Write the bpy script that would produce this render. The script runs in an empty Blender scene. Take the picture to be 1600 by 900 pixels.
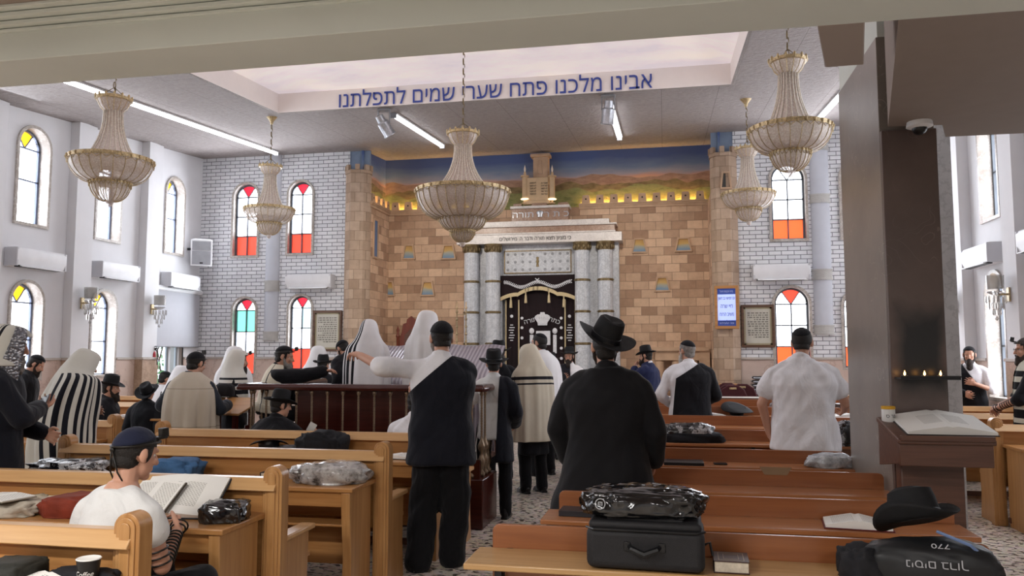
import bpy, bmesh, math, random
import numpy as np
from mathutils import Vector, Matrix, Euler
SC = bpy.context.scene
COL = SC.collection
PI = math.pi
random.seed(7)
# ------------------------------------------------------------------ camera
FPX, CAMH = 1230.0, 1.6
TH = math.atan(103 / FPX)
PS = math.atan(240 * math.cos(TH) / FPX)
cam = bpy.data.objects.new('camera', bpy.data.cameras.new('camera'))
COL.objects.link(cam)
cam.location = (0, 0, CAMH)
cam.rotation_euler = (PI / 2 + TH, 0, PS)
cam.data.sensor_width = 36.0
cam.data.lens = FPX / 1600 * 36
cam.data.clip_start = 0.05
cam.data.clip_end = 200
SC.camera = cam
# ------------------------------------------------------------------ world, exposure
SC.view_settings.view_transform = 'Standard'
SC.view_settings.look = 'None'
SC.view_settings.gamma = 1
SC.view_settings.use_curve_mapping = False
SC.view_settings.exposure = 0.5
SC.cycles.use_denoising = True
SC.cycles.max_bounces = 8
SC.cycles.diffuse_bounces = 4
SC.cycles.glossy_bounces = 3
SC.cycles.transmission_bounces = 6
SC.cycles.transparent_max_bounces = 12
SC.cycles.sample_clamp_indirect = 4
SC.cycles.caustics_reflective = False
SC.cycles.caustics_refractive = False
W = bpy.data.worlds.new('sky'); SC.world = W; W.use_nodes = True
W.node_tree.nodes['Background'].inputs[0].default_value = (0.75, 0.85, 1, 1)
W.node_tree.nodes['Background'].inputs[1].default_value = 2.5
PANE_STRENGTH = 5.0
TUBE_STRENGTH = 11.0
def area_light(name, loc, size, power, color=(1, 1, 1), rot=(0, 0, 0)):
    l = bpy.data.lights.new(name, 'AREA'); l.shape = 'RECTANGLE'
    l.size, l.size_y = size; l.energy = power; l.color = color
    o = bpy.data.objects.new(name, l); COL.objects.link(o)
    o.location = loc; o.rotation_euler = rot
    return o
DAY = (0.86, 0.92, 1.0)
# daylight through the tall windows of both side walls
area_light('daylight_left', (-9.0, 8.2, 3.6), (11, 2.6), 170, DAY, (0, math.radians(-80), 0))
area_light('daylight_right', (4.2, 8.2, 3.6), (11, 2.6), 120, DAY, (0, math.radians(80), 0))
# daylight through the windows of the brick wall beside the niche
area_light('daylight_front_left', (-7.7, 14.2, 3.4), (2.4, 3.2), 80, DAY, (math.radians(-84), 0, 0))
area_light('daylight_front_right', (2.9, 14.2, 3.4), (2.4, 3.2), 75, DAY, (math.radians(-84), 0, 0))
# fluorescent fittings on the low ceiling behind the camera
for gx, gy in ((-5.5, 0.6), (-2.2, 0.6), (-2.2, -2.2), (1.6, -1.6)):
    area_light('fluorescent_light', (gx, gy, 3.12), (1.2, 0.25), 72, (1, 0.98, 0.95))
def rayv(px, py):
    R = Vector((math.cos(PS), math.sin(PS), 0))
    F = Vector((-math.sin(PS) * math.cos(TH), math.cos(PS) * math.cos(TH), math.sin(TH)))
    U = R.cross(F)
    return F + R * ((px - 800) / FPX) + U * ((450 - py) / FPX)
C0 = Vector((0, 0, CAMH))
def at(px, py, Y):
    d = rayv(px, py); return C0 + d * (Y / d.y)
def atz(px, py, Z):
    d = rayv(px, py); return C0 + d * ((Z - CAMH) / d.z)
def atx(px, py, X):
    d = rayv(px, py); return C0 + d * (X / d.x)
def gp(px, z):            # ground point in image column px at camera distance z
    u = (px - 800) / FPX
    return Vector((z * (u * math.cos(PS) - math.sin(PS)), z * (math.cos(PS) + u * math.sin(PS)), 0))
# ------------------------------------------------------------------ materials
def srgb(c):
    if isinstance(c, str):
        c = [int(c[i:i + 2], 16) / 255 for i in (0, 2, 4)]
    elif max(c) > 1.001:
        c = [x / 255 for x in c]
    return tuple(x / 12.92 if x <= .04045 else ((x + .055) / 1.055) ** 2.4 for x in c) + (1,)
class NT:
    def __init__(s, name):
        s.m = bpy.data.materials.new(name); s.m.use_nodes = True
        s.t = s.m.node_tree; s.n = s.t.nodes; s.l = s.t.links
        s.b = s.n['Principled BSDF']; s.out = s.n['Material Output']
    def node(s, typ, **kw):
        n = s.n.new(typ)
        for k, v in kw.items():
            if hasattr(n, k): setattr(n, k, v)
            else: n.inputs[k.replace('_', ' ')].default_value = v
        return n
    def link(s, a, b): s.l.new(a, b)
    def coords(s, scale=(1, 1, 1), rot=(0, 0, 0), kind='Object', loc=(0, 0, 0)):
        tc = s.node('ShaderNodeTexCoord'); mp = s.node('ShaderNodeMapping')
        mp.inputs['Scale'].default_value = scale; mp.inputs['Rotation'].default_value = rot
        mp.inputs['Location'].default_value = loc
        s.link(tc.outputs[kind], mp.inputs[0]); return mp.outputs[0]
    def noise(s, vec, scale, detail=3, rough=.5):
        n = s.node('ShaderNodeTexNoise'); n.inputs['Scale'].default_value = scale
        n.inputs['Detail'].default_value = detail; n.inputs['Roughness'].default_value = rough
        if vec is not None: s.link(vec, n.inputs['Vector'])
        return n.outputs['Fac']
    def ramp(s, fac, stops, interp='LINEAR'):
        r = s.node('ShaderNodeValToRGB'); r.color_ramp.interpolation = interp
        e = r.color_ramp.elements
        while len(e) < len(stops): e.new(0.5)
        for i, (p, c) in enumerate(stops):
            e[i].position = p; e[i].color = c if len(c) == 4 else srgb(c)
        s.link(fac, r.inputs[0]); return r.outputs[0]
    def mix(s, fac, a, b, mode='MIX'):
        x = s.node('ShaderNodeMix'); x.data_type = 'RGBA'; x.blend_type = mode
        for sock, v in ((x.inputs[0], fac), (x.inputs[6], a), (x.inputs[7], b)):
            if hasattr(v, 'links') or hasattr(v, 'is_linked'): s.link(v, sock)
            else: sock.default_value = v
        return x.outputs[2]
    def math(s, op, a, b=0.0):
        x = s.node('ShaderNodeMath'); x.operation = op
        for sock, v in ((x.inputs[0], a), (x.inputs[1], b)):
            if hasattr(v, 'is_linked'): s.link(v, sock)
            else: sock.default_value = v
        return x.outputs[0]
    def bump(s, h, strength=.3, dist=.01):
        b = s.node('ShaderNodeBump'); b.inputs['Strength'].default_value = strength
        b.inputs['Distance'].default_value = dist
        s.link(h, b.inputs['Height']); s.link(b.outputs[0], s.b.inputs['Normal'])
    def base(s, c, rough=.5, metal=0, spec=.5):
        if hasattr(c, 'is_linked'): s.link(c, s.b.inputs['Base Color'])
        else: s.b.inputs['Base Color'].default_value = c if len(c) == 4 and not isinstance(c, str) else srgb(c)
        s.b.inputs['Roughness'].default_value = rough; s.b.inputs['Metallic'].default_value = metal
        s.b.inputs['Specular IOR Level'].default_value = spec
        return s.m
_MC = {}
def plain(name, c, rough=.55, metal=0, var=.06, nscale=8, bump=0, bscale=60, spec=.4):
    if name in _MC: return _MC[name]
    t = NT(name); v = t.coords()
    cc = srgb(c)
    f = t.noise(v, nscale, 4)
    lo = tuple(x * (1 - var * 1.6) for x in cc[:3]) + (1,); hi = tuple(min(1, x * (1 + var)) for x in cc[:3]) + (1,)
    t.base(t.ramp(f, [(.3, lo), (.7, hi)]), rough, metal, spec)
    if bump: t.bump(t.noise(v, bscale, 3), bump, .01)
    _MC[name] = t.m; return t.m
def emit(name, c, strength):
    if name in _MC: return _MC[name]
    t = NT(name); t.base(c, .4)
    t.b.inputs['Emission Color'].default_value = srgb(c); t.b.inputs['Emission Strength'].default_value = strength
    _MC[name] = t.m; return t.m
def wood(name, a, b, rough=.35, axis='x', sc=1.0):
    if name in _MC: return _MC[name]
    t = NT(name)
    s = {'x': (1.2 * sc, 22 * sc, 22 * sc), 'z': (22 * sc, 22 * sc, 1.2 * sc), 'y': (22 * sc, 1.2 * sc, 22 * sc)}[axis]
    v = t.coords(s)
    f = t.noise(v, 1.6, 5, .6)
    t.base(t.ramp(f, [(.28, a), (.72, b)]), rough, 0, .5)
    t.bump(f, .05, .004)
    _MC[name] = t.m; return t.m
def marble(name, a, b, vein, rough=.25, scale=3, veinw=.035):
    t = NT(name); v = t.coords()
    f = t.noise(v, scale, 6, .6)
    c = t.ramp(f, [(.3, a), (.7, b)])
    w = t.noise(v, scale * 1.3, 5, .65)
    d = t.math('ABSOLUTE', t.math('SUBTRACT', w, .5))
    k = t.ramp(d, [(0, (1, 1, 1, 1)), (veinw, (0, 0, 0, 1))])
    t.base(t.mix(t.math('MULTIPLY', k, .55), c, srgb(vein)), rough)
    return t.m
def bricks(name, c1, c2, mortar, bw, bh, ms, rough=.7, bias=0, plane='xz', bump=.4, var=True):
    t = NT(name)
    rot = {'xz': (PI / 2, 0, 0), 'yz': (PI / 2, 0, PI / 2)}[plane]
    tc = t.node('ShaderNodeTexCoord'); sp = t.node('ShaderNodeSeparateXYZ'); cb = t.node('ShaderNodeCombineXYZ')
    t.link(tc.outputs['Object'], sp.inputs[0])
    t.link(sp.outputs['X' if plane == 'xz' else 'Y'], cb.inputs[0]); t.link(sp.outputs['Z'], cb.inputs[1])
    if plane == 'xy+z':
        pass
    br = t.node('ShaderNodeTexBrick'); t.link(cb.outputs[0], br.inputs['Vector'])
    br.inputs['Color1'].default_value = srgb(c1); br.inputs['Color2'].default_value = srgb(c2)
    br.inputs['Mortar'].default_value = srgb(mortar); br.inputs['Scale'].default_value = 1
    br.inputs['Mortar Size'].default_value = ms; br.inputs['Mortar Smooth'].default_value = .15
    br.inputs['Bias'].default_value = bias
    br.inputs['Brick Width'].default_value = bw; br.inputs['Row Height'].default_value = bh
    n = t.noise(tc.outputs['Object'], 9, 5, .6)
    t.base(t.mix(.35 if var else .12, br.outputs['Color'], t.ramp(n, [(.25, (.35, .35, .35, 1)), (.75, (1, 1, 1, 1))]), 'MULTIPLY'), rough)
    h = t.math('ADD', t.math('MULTIPLY', br.outputs['Fac'], -1.0), t.math('MULTIPLY', n, .4))
    t.bump(h, bump, .015)
    return t.m
M = {}
M['white_wall'] = plain('white_wall', 'd9d8da', .7, var=.02, nscale=3, bump=.04, bscale=40)
M['gallery_paint'] = plain('gallery_paint', 'd3d8d1', .65, var=.03, nscale=2)
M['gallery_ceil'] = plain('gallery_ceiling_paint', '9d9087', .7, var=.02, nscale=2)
def ceil_mat():
    t = NT('stippled_ceiling'); v = t.coords((1, 1.6, 1))
    f = t.noise(v, 14, 4, .65)
    br = t.node('ShaderNodeTexBrick'); t.link(t.coords((1, 1, 1), (0, 0, PI / 2)), br.inputs['Vector'])
    br.inputs['Scale'].default_value = 1; br.inputs['Brick Width'].default_value = 6.0; br.inputs['Row Height'].default_value = .8
    br.inputs['Mortar Size'].default_value = .004; br.inputs['Color1'].default_value = (1, 1, 1, 1); br.inputs['Color2'].default_value = (1, 1, 1, 1)
    br.inputs['Mortar'].default_value = (.55, .53, .52, 1)
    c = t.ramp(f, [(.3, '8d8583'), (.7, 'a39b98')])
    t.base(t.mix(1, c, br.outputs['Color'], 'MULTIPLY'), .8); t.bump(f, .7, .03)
    return t.m
M['ceiling'] = ceil_mat()
M['brick'] = bricks('white_brick', 'e9e9ec', 'dcdde1', '75767c', .215, .076, .0065, .55, var=False, bump=.5)
M['brick_side'] = M['brick']
M['stone'] = bricks('tan_stone', 'e2bf9f', 'a07c62', '927862', .30, .168, .004, .75, bias=-.1, bump=.6)
M['stone_side'] = bricks('tan_stone_side', 'e2bf9f', 'a07c62', '927862', .30, .168, .004, .75, bias=-.1, plane='yz', bump=.6)
M['tower_stone'] = bricks('tower_stone', 'c4ab94', 'a98f78', '8c7661', .2, .19, .004, .75, bump=.6)
M['dado'] = marble('beige_marble', 'c5afa3', 'd2beb2', 'a78e80', .35, 2)
M['dado_dark'] = marble('tan_marble', 'a08a76', 'b7a08b', '7d6857', .35, 5)
M['reveal'] = marble('reveal_marble', '9c9186', 'b9b2ab', 'dcd8d2', .3, 7)
M['reveal_plain'] = plain('reveal_plain', 'b9b0a8', .5)
def pillar_mat(name, a, b, vein):
    t = NT(name); v = t.coords()
    f = t.noise(v, 2.2, 6, .6); c = t.ramp(f, [(.3, a), (.7, b)])
    vo = t.node('ShaderNodeTexVoronoi'); vo.feature = 'DISTANCE_TO_EDGE'
    vo.inputs['Scale'].default_value = 2.6
    w = t.node('ShaderNodeVectorMath'); w.operation = 'ADD'
    nz = t.node('ShaderNodeTexNoise'); nz.inputs['Scale'].default_value = 4; t.link(v, nz.inputs['Vector'])
    t.link(v, w.inputs[0]); t.link(nz.outputs['Color'], w.inputs[1]); t.link(w.outputs[0], vo.inputs['Vector'])
    k = t.ramp(vo.outputs['Distance'], [(0, (1, 1, 1, 1)), (.012, (0, 0, 0, 1))])
    k2 = t.math('MULTIPLY', k, t.ramp(t.noise(v, 3, 2), [(.5, (0, 0, 0, 1)), (.62, (.6, .6, .6, 1))]))
    return t, t.mix(k2, c, srgb(vein))
t_, c_ = pillar_mat('grey_marble', '776f68', '8b827a', 'bdb3a7'); M['pillar'] = t_.base(c_, .3)
def dark_pillar():
    t, c = pillar_mat('dark_marble', '51433f', '64544e', '80706a')
    tc = t.node('ShaderNodeTexCoord'); sp = t.node('ShaderNodeSeparateXYZ'); t.link(tc.outputs['Object'], sp.inputs[0])
    # soot left on the slab by the memorial lights
    z = sp.outputs['Z']; n = t.noise(tc.outputs['Object'], 5, 4)
    g = t.math('SUBTRACT', 1.0, t.math('ABSOLUTE', t.math('DIVIDE', t.math('SUBTRACT', z, 1.62), .34)))
    x = t.math('SUBTRACT', 1.0, t.math('ABSOLUTE', t.math('DIVIDE', t.math('SUBTRACT', sp.outputs['X'], 1.53), .17)))
    k = t.math('ADD', t.math('MULTIPLY', t.math('MINIMUM', g, x), 1.6), t.math('MULTIPLY', t.math('SUBTRACT', n, .5), .8))
    kk = t.ramp(k, [(.1, (0, 0, 0, 1)), (.8, (1, 1, 1, 1))])
    return t.base(t.mix(kk, c, srgb('0d0b0c')), .32)
M['pillar_dark'] = dark_pillar()
M['pale_marble'] = marble('pale_marble', 'b5b3b4', 'c8c6c6', '9b999a', .3, 4)
def floor_mat():
    t = NT('terrazzo'); v = t.coords((1, 1.25, 1), (0, 0, .3))
    n = t.noise(v, 17, 3, .55); n2 = t.noise(v, 9, 2, .5); n3 = t.noise(v, 3, 3)
    b = t.ramp(n3, [(.3, 'd0c4b5'), (.7, 'e0d5c8')])
    vo = t.node('ShaderNodeTexVoronoi'); vo.inputs['Scale'].default_value = 26; t.link(v, vo.inputs['Vector'])
    c = t.mix(.25, b, vo.outputs['Color'], 'SOFT_LIGHT')
    k = t.ramp(n, [(.55, (0, 0, 0, 1)), (.56, (1, 1, 1, 1))])
    k2 = t.ramp(n2, [(.60, (0, 0, 0, 1)), (.63, (1, 1, 1, 1))])
    c = t.mix(t.math('MULTIPLY', k2, .5), c, srgb('a98e74'))
    c = t.mix(t.math('MULTIPLY', k, .95), c, srgb('2f2822'))
    return t.base(c, .28, 0, .5)
M['floor'] = floor_mat()
M['oak'] = wood('oak_veneer', 'a06d3d', 'ba8954', .3)
M['oak_z'] = wood('oak_veneer_upright', 'a47444', 'bd8f5c', .3, 'z')
M['oak_light'] = wood('pale_oak_ledge', 'bd9160', 'cfa573', .28)
M['beech'] = wood('red_beech', '86502f', '9b613b', .3)
M['beech_top'] = wood('red_beech_top', '9c6039', 'b07548', .28)
M['yellow_top'] = wood('yellow_beech_top', 'a98152', 'bf9968', .3)
M['mahogany'] = wood('mahogany', '35120e', '4a1c15', .22)
M['mahogany_z'] = wood('mahogany_upright', '35120e', '4a1c15', .22, 'z')
M['walnut'] = wood('walnut', '4f3225', '684434', .4)
M['black_metal'] = plain('black_metal', '18171a', .4)
M['black_plastic'] = plain('black_plastic', '141416', .35)
M['white_plastic'] = plain('white_plastic', 'e4e4e6', .35, var=.02)
M['grey_plastic'] = plain('grey_plastic', '8f9094', .45)
M['gold'] = plain('gold', 'b3a080', .3, .7, var=.15, nscale=30, bump=.2)
M['silver'] = plain('silver', 'b9bcc2', .3, .7, var=.12, nscale=40)
M['brass_dark'] = plain('dull_brass', '7b6a4c', .4, .7, var=.2, nscale=30)
M['paper'] = plain('paper', 'e6e4df', .7, var=.03, nscale=20)
M['black_cloth'] = plain('black_cloth', '17171c', .85, var=.2, nscale=25, bump=.15, bscale=200)
# ------------------------------------------------------------------ mesh builder
class MB:
    def __init__(s): s.v = []; s.f = []; s.m = []; s.sm = []
    def add(s, vs, fs, mi=0, smooth=False):
        o = len(s.v); s.v += [tuple(p) for p in vs]
        for f in fs: s.f.append([i + o for i in f]); s.m.append(mi); s.sm.append(smooth)
        return s
    def box(s, c, d, mi=0, rot=None, taper=1.0):
        c = Vector(c); vs = []
        for z in (-1, 1):
            k = taper if z > 0 else 1
            for x, y in ((-1, -1), (1, -1), (1, 1), (-1, 1)):
                p = Vector((x * d[0] / 2 * k, y * d[1] / 2 * k, z * d[2] / 2))
                if rot is not None: p = rot @ p
                vs.append(c + p)
        return s.add(vs, [(3, 2, 1, 0), (4, 5, 6, 7), (0, 1, 5, 4), (1, 2, 6, 5), (2, 3, 7, 6), (3, 0, 4, 7)], mi)
    def bx(s, x0, x1, y0, y1, z0, z1, mi=0):
        return s.box(((x0 + x1) / 2, (y0 + y1) / 2, (z0 + z1) / 2), (abs(x1 - x0), abs(y1 - y0), abs(z1 - z0)), mi)
    def quad(s, a, b, c, d, mi=0): return s.add([a, b, c, d], [(0, 1, 2, 3)], mi)
    def tube(s, pts, r, n=8, mi=0, cap=True, smooth=True, closed=False):
        pts = [Vector(p) for p in pts]; k = len(pts)
        rr = r if isinstance(r, (list, tuple)) else [r] * k
        vs = []; fs = []; ref = None
        for i, p in enumerate(pts):
            if closed: d = pts[(i + 1) % k] - pts[i - 1]
            else: d = pts[min(i + 1, k - 1)] - pts[max(i - 1, 0)]
            d = d.normalized() if d.length > 1e-9 else Vector((0, 0, 1))
            if ref is None: ref = Vector((0, 0, 1)) if abs(d.z) < .9 else Vector((1, 0, 0))
            a = d.cross(ref).normalized(); b = d.cross(a).normalized(); ref = -b if False else ref
            if abs(d.dot(ref)) > .95: ref = a
            for j in range(n):
                t = 2 * PI * j / n
                vs.append(p + (a * math.cos(t) + b * math.sin(t)) * rr[i])
        rng = k if closed else k - 1
        for i in range(rng):
            for j in range(n):
                i2 = (i + 1) % k
                fs.append((i * n + j, i2 * n + j, i2 * n + (j + 1) % n, i * n + (j + 1) % n))
        if cap and not closed:
            fs.append(tuple(range(n))); fs.append(tuple(range((k - 1) * n + n - 1, (k - 1) * n - 1, -1)))
        return s.add(vs, fs, mi, smooth)
    def lathe(s, prof, c=(0, 0, 0), n=20, mi=0, smooth=True, a0=0, a1=2 * PI, rot=None, sx=1, sy=1):
        c = Vector(c); full = abs(a1 - a0 - 2 * PI) < 1e-6; k = n if full else n + 1
        vs = []; fs = []
        for r, z in prof:
            for j in range(k):
                t = a0 + (a1 - a0) * j / n
                p = Vector((r * math.cos(t) * sx, r * math.sin(t) * sy, z))
                if rot is not None: p = rot @ p
                vs.append(c + p)
        for i in range(len(prof) - 1):
            for j in range(n):
                j2 = (j + 1) % k if full else j + 1
                fs.append((i * k + j, i * k + j2, (i + 1) * k + j2, (i + 1) * k + j))
        if full:
            if prof[0][0] > 1e-5: fs.append(tuple(range(k - 1, -1, -1)))
            if prof[-1][0] > 1e-5: fs.append(tuple(range((len(prof) - 1) * k, len(prof) * k)))
        return s.add(vs, fs, mi, smooth)
    def prism(s, poly, fn, d, mi=0):
        """poly: 2-D outline; fn(u, v, w) -> 3-D; extruded from w = 0 to w = d"""
        n = len(poly)
        vs = [fn(u, v, 0) for u, v in poly] + [fn(u, v, d) for u, v in poly]
        fs = [tuple(range(n - 1, -1, -1)), tuple(range(n, 2 * n))]
        fs += [(i, (i + 1) % n, n + (i + 1) % n, n + i) for i in range(n)]
        return s.add(vs, fs, mi)
    def ell(s, c, r, n=16, m=10, mi=0, rot=None, smooth=True):
        prof = [(math.sin(PI * i / m), -math.cos(PI * i / m)) for i in range(m + 1)]
        c = Vector(c); vs = []; fs = []
        for q, z in prof:
            for j in range(n):
                t = 2 * PI * j / n
                p = Vector((q * math.cos(t) * r[0], q * math.sin(t) * r[1], z * r[2]))
                if rot is not None: p = rot @ p
                vs.append(c + p)
        for i in range(m):
            for j in range(n):
                fs.append((i * n + j, i * n + (j + 1) % n, (i + 1) * n + (j + 1) % n, (i + 1) * n + j))
        return s.add(vs, fs, mi, smooth)
    def mesh(s, name, mats):
        me = bpy.data.meshes.new(name); me.from_pydata(s.v, [], s.f)
        for m in (mats if isinstance(mats, (list, tuple)) else [mats]): me.materials.append(m)
        if len(me.polygons) == len(s.f):
            me.polygons.foreach_set('material_index', s.m); me.polygons.foreach_set('use_smooth', s.sm)
        me.validate(); me.update()
        return me
    def build(s, name, mats, parent=None, bevel=0, seg=2, fix=True):
        me = s.mesh(name, mats)
        if fix:
            bm = bmesh.new(); bm.from_mesh(me)
            bmesh.ops.remove_doubles(bm, verts=bm.verts, dist=1e-6)
            bmesh.ops.recalc_face_normals(bm, faces=bm.faces); bm.to_mesh(me); bm.free()
            me.set_sharp_from_angle(angle=math.radians(40))
        o = bpy.data.objects.new(name, me); COL.objects.link(o)
        if parent is not None: o.parent = parent
        if bevel:
            b = o.modifiers.new('bevel', 'BEVEL'); b.width = bevel; b.segments = seg; b.limit_method = 'ANGLE'; b.angle_limit = math.radians(45)
        return o
def tag(o, label=None, cat=None, group=None, kind=None):
    if label: o['label'] = label
    if cat: o['category'] = cat
    if group: o['group'] = group
    if kind: o['kind'] = kind
    return o
def thing(name, label, cat, loc=(0, 0, 0), rz=0, group=None):
    o = bpy.data.objects.new(name, None); COL.objects.link(o); o.location = loc; o.rotation_euler = (0, 0, rz)
    o.empty_display_size = .1
    return tag(o, label, cat, group)
def copy_tree(o, parent=None):
    c = o.copy(); COL.objects.link(c)
    if parent is not None: c.parent = parent
    for ch in list(o.children): copy_tree(ch, c)
    return c
def dup(o, loc, rz=None, label=None):
    c = copy_tree(o); c.location = loc
    if rz is not None: c.rotation_euler = (0, 0, rz)
    if label: c['label'] = label
    return c
def struct(o): o['kind'] = 'structure'; return o
def glyph_loops(body, size):
    c = bpy.data.curves.new('t', 'FONT'); c.body = body
    c.size = size; c.align_x = 'CENTER'; c.align_y = 'CENTER'; c.resolution_u = 3; c.fill_mode = 'NONE'
    t = bpy.data.objects.new('t', c); COL.objects.link(t); bpy.context.view_layer.update()
    me = bpy.data.meshes.new_from_object(t.evaluated_get(bpy.context.evaluated_depsgraph_get()))
    bpy.data.objects.remove(t); bpy.data.curves.remove(c)
    nb = {}
    for e in me.edges:
        a, b = e.vertices; nb.setdefault(a, []).append(b); nb.setdefault(b, []).append(a)
    co = [(v.co.x, v.co.y) for v in me.vertices]; seen = set(); loops = []
    for s0 in sorted(nb):
        if s0 in seen: continue
        lp = [s0]; seen.add(s0); cur = s0
        while True:
            nx = [q for q in nb[cur] if q not in seen]
            if not nx: break
            cur = nx[0] if len(lp) > 1 or len(nx) == 1 else (s0 + 1 if s0 + 1 in nx else nx[0])
            lp.append(cur); seen.add(cur)
        pts = []
        for i in lp:
            if not pts or (abs(co[i][0] - pts[-1][0]) + abs(co[i][1] - pts[-1][1])) > 1e-5: pts.append(co[i])
        if len(pts) > 2: loops.append(pts)
    bpy.data.meshes.remove(me)
    return loops
def _area(p): return sum(p[i - 1][0] * p[i][1] - p[i][0] * p[i - 1][1] for i in range(len(p))) / 2
def _inside(pt, p):
    x, y = pt; r = False
    for i in range(len(p)):
        (x0, y0), (x1, y1) = p[i - 1], p[i]
        if (y0 > y) != (y1 > y) and x < (x1 - x0) * (y - y0) / (y1 - y0) + x0: r = not r
    return r
def text_obj(name, body, loc, size, mat, rot=(PI / 2, 0, 0), ext=.004, parent=None, rtl=True, width=None, shear=0):
    """lettering: every outline filled on its own (holes kept), given a little thickness"""
    loops = glyph_loops('\n'.join(l[::-1] for l in body.split('\n')) if rtl else body, size)
    xs = [q[0] for l in loops for q in l]; k = width / (max(xs) - min(xs)) if width else 1; m0 = (max(xs) + min(xs)) / 2 if width else 0
    loops = [[((x - m0) * k + shear * y, y) for x, y in l] for l in loops]
    ar = [_area(l) for l in loops]
    sg = 1 if ar[max(range(len(ar)), key=lambda i: abs(ar[i]))] > 0 else -1
    outer = [l for l, a in zip(loops, ar) if a * sg > 0]; holes = [l for l, a in zip(loops, ar) if a * sg <= 0]
    bm = bmesh.new()
    for o_ in outer:
        hs = [h for h in holes if _inside(h[0], o_)]
        E = []
        for l in [o_] + hs:
            vs = [bm.verts.new((x, y, ext)) for x, y in l]; E += [bm.edges.new((vs[i - 1], vs[i])) for i in range(len(vs))]
            ws = [bm.verts.new((x, y, 0)) for x, y in l]
            for i in range(len(l)): bm.faces.new((vs[i - 1], vs[i], ws[i], ws[i - 1]))
        bmesh.ops.triangle_fill(bm, use_beauty=True, edges=E)
    me = bpy.data.meshes.new(name); bm.to_mesh(me); bm.free(); me.materials.append(mat)
    o = bpy.data.objects.new(name, me); o.location = loc; o.rotation_euler = rot; COL.objects.link(o)
    if parent is not None: o.parent = parent
    return o
def split_words(o, root, gap):
    """each word of a line of lettering becomes a part of its own"""
    me = o.data; xs = sorted(((min(me.vertices[i].co.x for i in f.vertices), max(me.vertices[i].co.x for i in f.vertices)) for f in me.polygons))
    cutx = []; end = xs[0][1]
    for a, b in xs:
        if a > end + gap: cutx.append((a + end) / 2)
        end = max(end, b)
    edges = [-1e9] + cutx + [1e9]
    for a, b in zip(edges, edges[1:]):
        bm = bmesh.new(); bm.from_mesh(me)
        bmesh.ops.delete(bm, geom=[v for v in bm.verts if not a < v.co.x <= b], context='VERTS')
        m2 = bpy.data.meshes.new(o.name); bm.to_mesh(m2); bm.free(); m2.materials.append(me.materials[0])
        w = bpy.data.objects.new('word', m2); COL.objects.link(w); w.location = o.location; w.rotation_euler = o.rotation_euler; w.parent = root
    bpy.data.objects.remove(o)
# ------------------------------------------------------------------ room shell
XL, XR, YB, YN, XNL, XNR = -9.33, 4.5, 14.5, 15.6, -5.67, 0.85
def cz(Y): return 4.4165 + .083 * Y
PX0, PX1, PY0, PY1 = -5.85, 0.95, 4.7, 11.05
def holed(name, outer, holes, fn, mat, thick=0, mats=None):
    bm = bmesh.new()
    def loop(pts):
        vs = [bm.verts.new(fn(u, v)) for u, v in pts]
        return [bm.edges.new((vs[i], vs[(i + 1) % len(vs)])) for i in range(len(vs))]
    E = loop(outer)
    for h in holes: E += loop(h)
    bmesh.ops.triangle_fill(bm, use_beauty=True, use_dissolve=False, edges=E)
    me = bpy.data.meshes.new(name); bm.to_mesh(me); bm.free(); me.materials.append(mat)
    o = bpy.data.objects.new(name, me); COL.objects.link(o)
    if thick:
        so = o.modifiers.new('thickness', 'SOLIDIFY'); so.thickness = thick; so.offset = 0
    return struct(o)
def arch(cx, w, z0, z1, n=14):
    r = w / 2
    return [(cx - r, z0), (cx + r, z0)] + [(cx + r * math.cos(PI * i / n), z1 - r + r * math.sin(PI * i / n)) for i in range(n + 1)]
struct(MB().bx(XL - .3, XR + .3, -5.2, YN + .3, -.12, 0).build('floor', M['floor']))
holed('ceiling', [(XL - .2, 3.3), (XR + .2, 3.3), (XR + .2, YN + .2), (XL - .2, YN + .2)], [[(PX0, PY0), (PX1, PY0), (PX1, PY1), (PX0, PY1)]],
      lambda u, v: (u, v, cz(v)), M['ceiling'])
# --- windows: list per wall
LWIN = [(10.1, .58), (11.75, .56), (13.6, .54), (8.3, .58), (6.5, .58), (4.9, .58)]
lh = [arch(y, w, 3.55, 5.0) for y, w in LWIN] + [arch(y, w, 1.25, 2.66) for y, w in LWIN if y < 13] + [[(13.08, .35), (14.0, .35), (14.0, 1.85), (13.08, 1.85)]]
holed('wall_left', [(-5.2, 0), (YB + .1, 0), (YB + .1, 5.75), (3.4, 4.8), (-5.2, 4.8)], lh, lambda u, v: (XL, u, v), M['white_wall'])
RWIN = [(11.95, .6), (10.1, .6), (8.2, .6), (6.4, .6), (13.75, .6)]
rh = [arch(y, w, 3.5, 5.05) for y, w in RWIN] + [arch(y, w, 1.0, 2.72) for y, w in RWIN]
holed('wall_right', [(-5.2, 0), (YB + .1, 0), (YB + .1, 5.75), (3.4, 4.8), (-5.2, 4.8)], rh, lambda u, v: (XR, u, v), M['white_wall'])
def bw(px0, px1, py0, py1):      # opening in the brick wall from its outline in the photograph
    a = at(px0, py1, YB); b = at(px1, py0, YB)
    return ((a.x + b.x) / 2, b.x - a.x, a.z, b.z)
BWL = [bw(364, 404, 287, 400), bw(450, 489, 283, 396), bw(362, 400, 466, 585), bw(450, 487, 462, 577)]
BWR = [bw(1207, 1256, 254, 374), bw(1317, 1366, 250, 371), bw(1213, 1263, 449, 575), bw(1321, 1370, 453, 574)]
holed('wall_back_left', [(XL, 0), (-6.1, 0), (-6.1, 5.75), (XL, 5.75)], [arch(*b) for b in BWL], lambda u, v: (u, YB, v), M['brick'])
holed('wall_back_right', [(1.25, 0), (XR + .05, 0), (XR + .05, 5.75), (1.25, 5.75)], [arch(*b) for b in BWR], lambda u, v: (u, YB, v), M['brick'])
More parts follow.
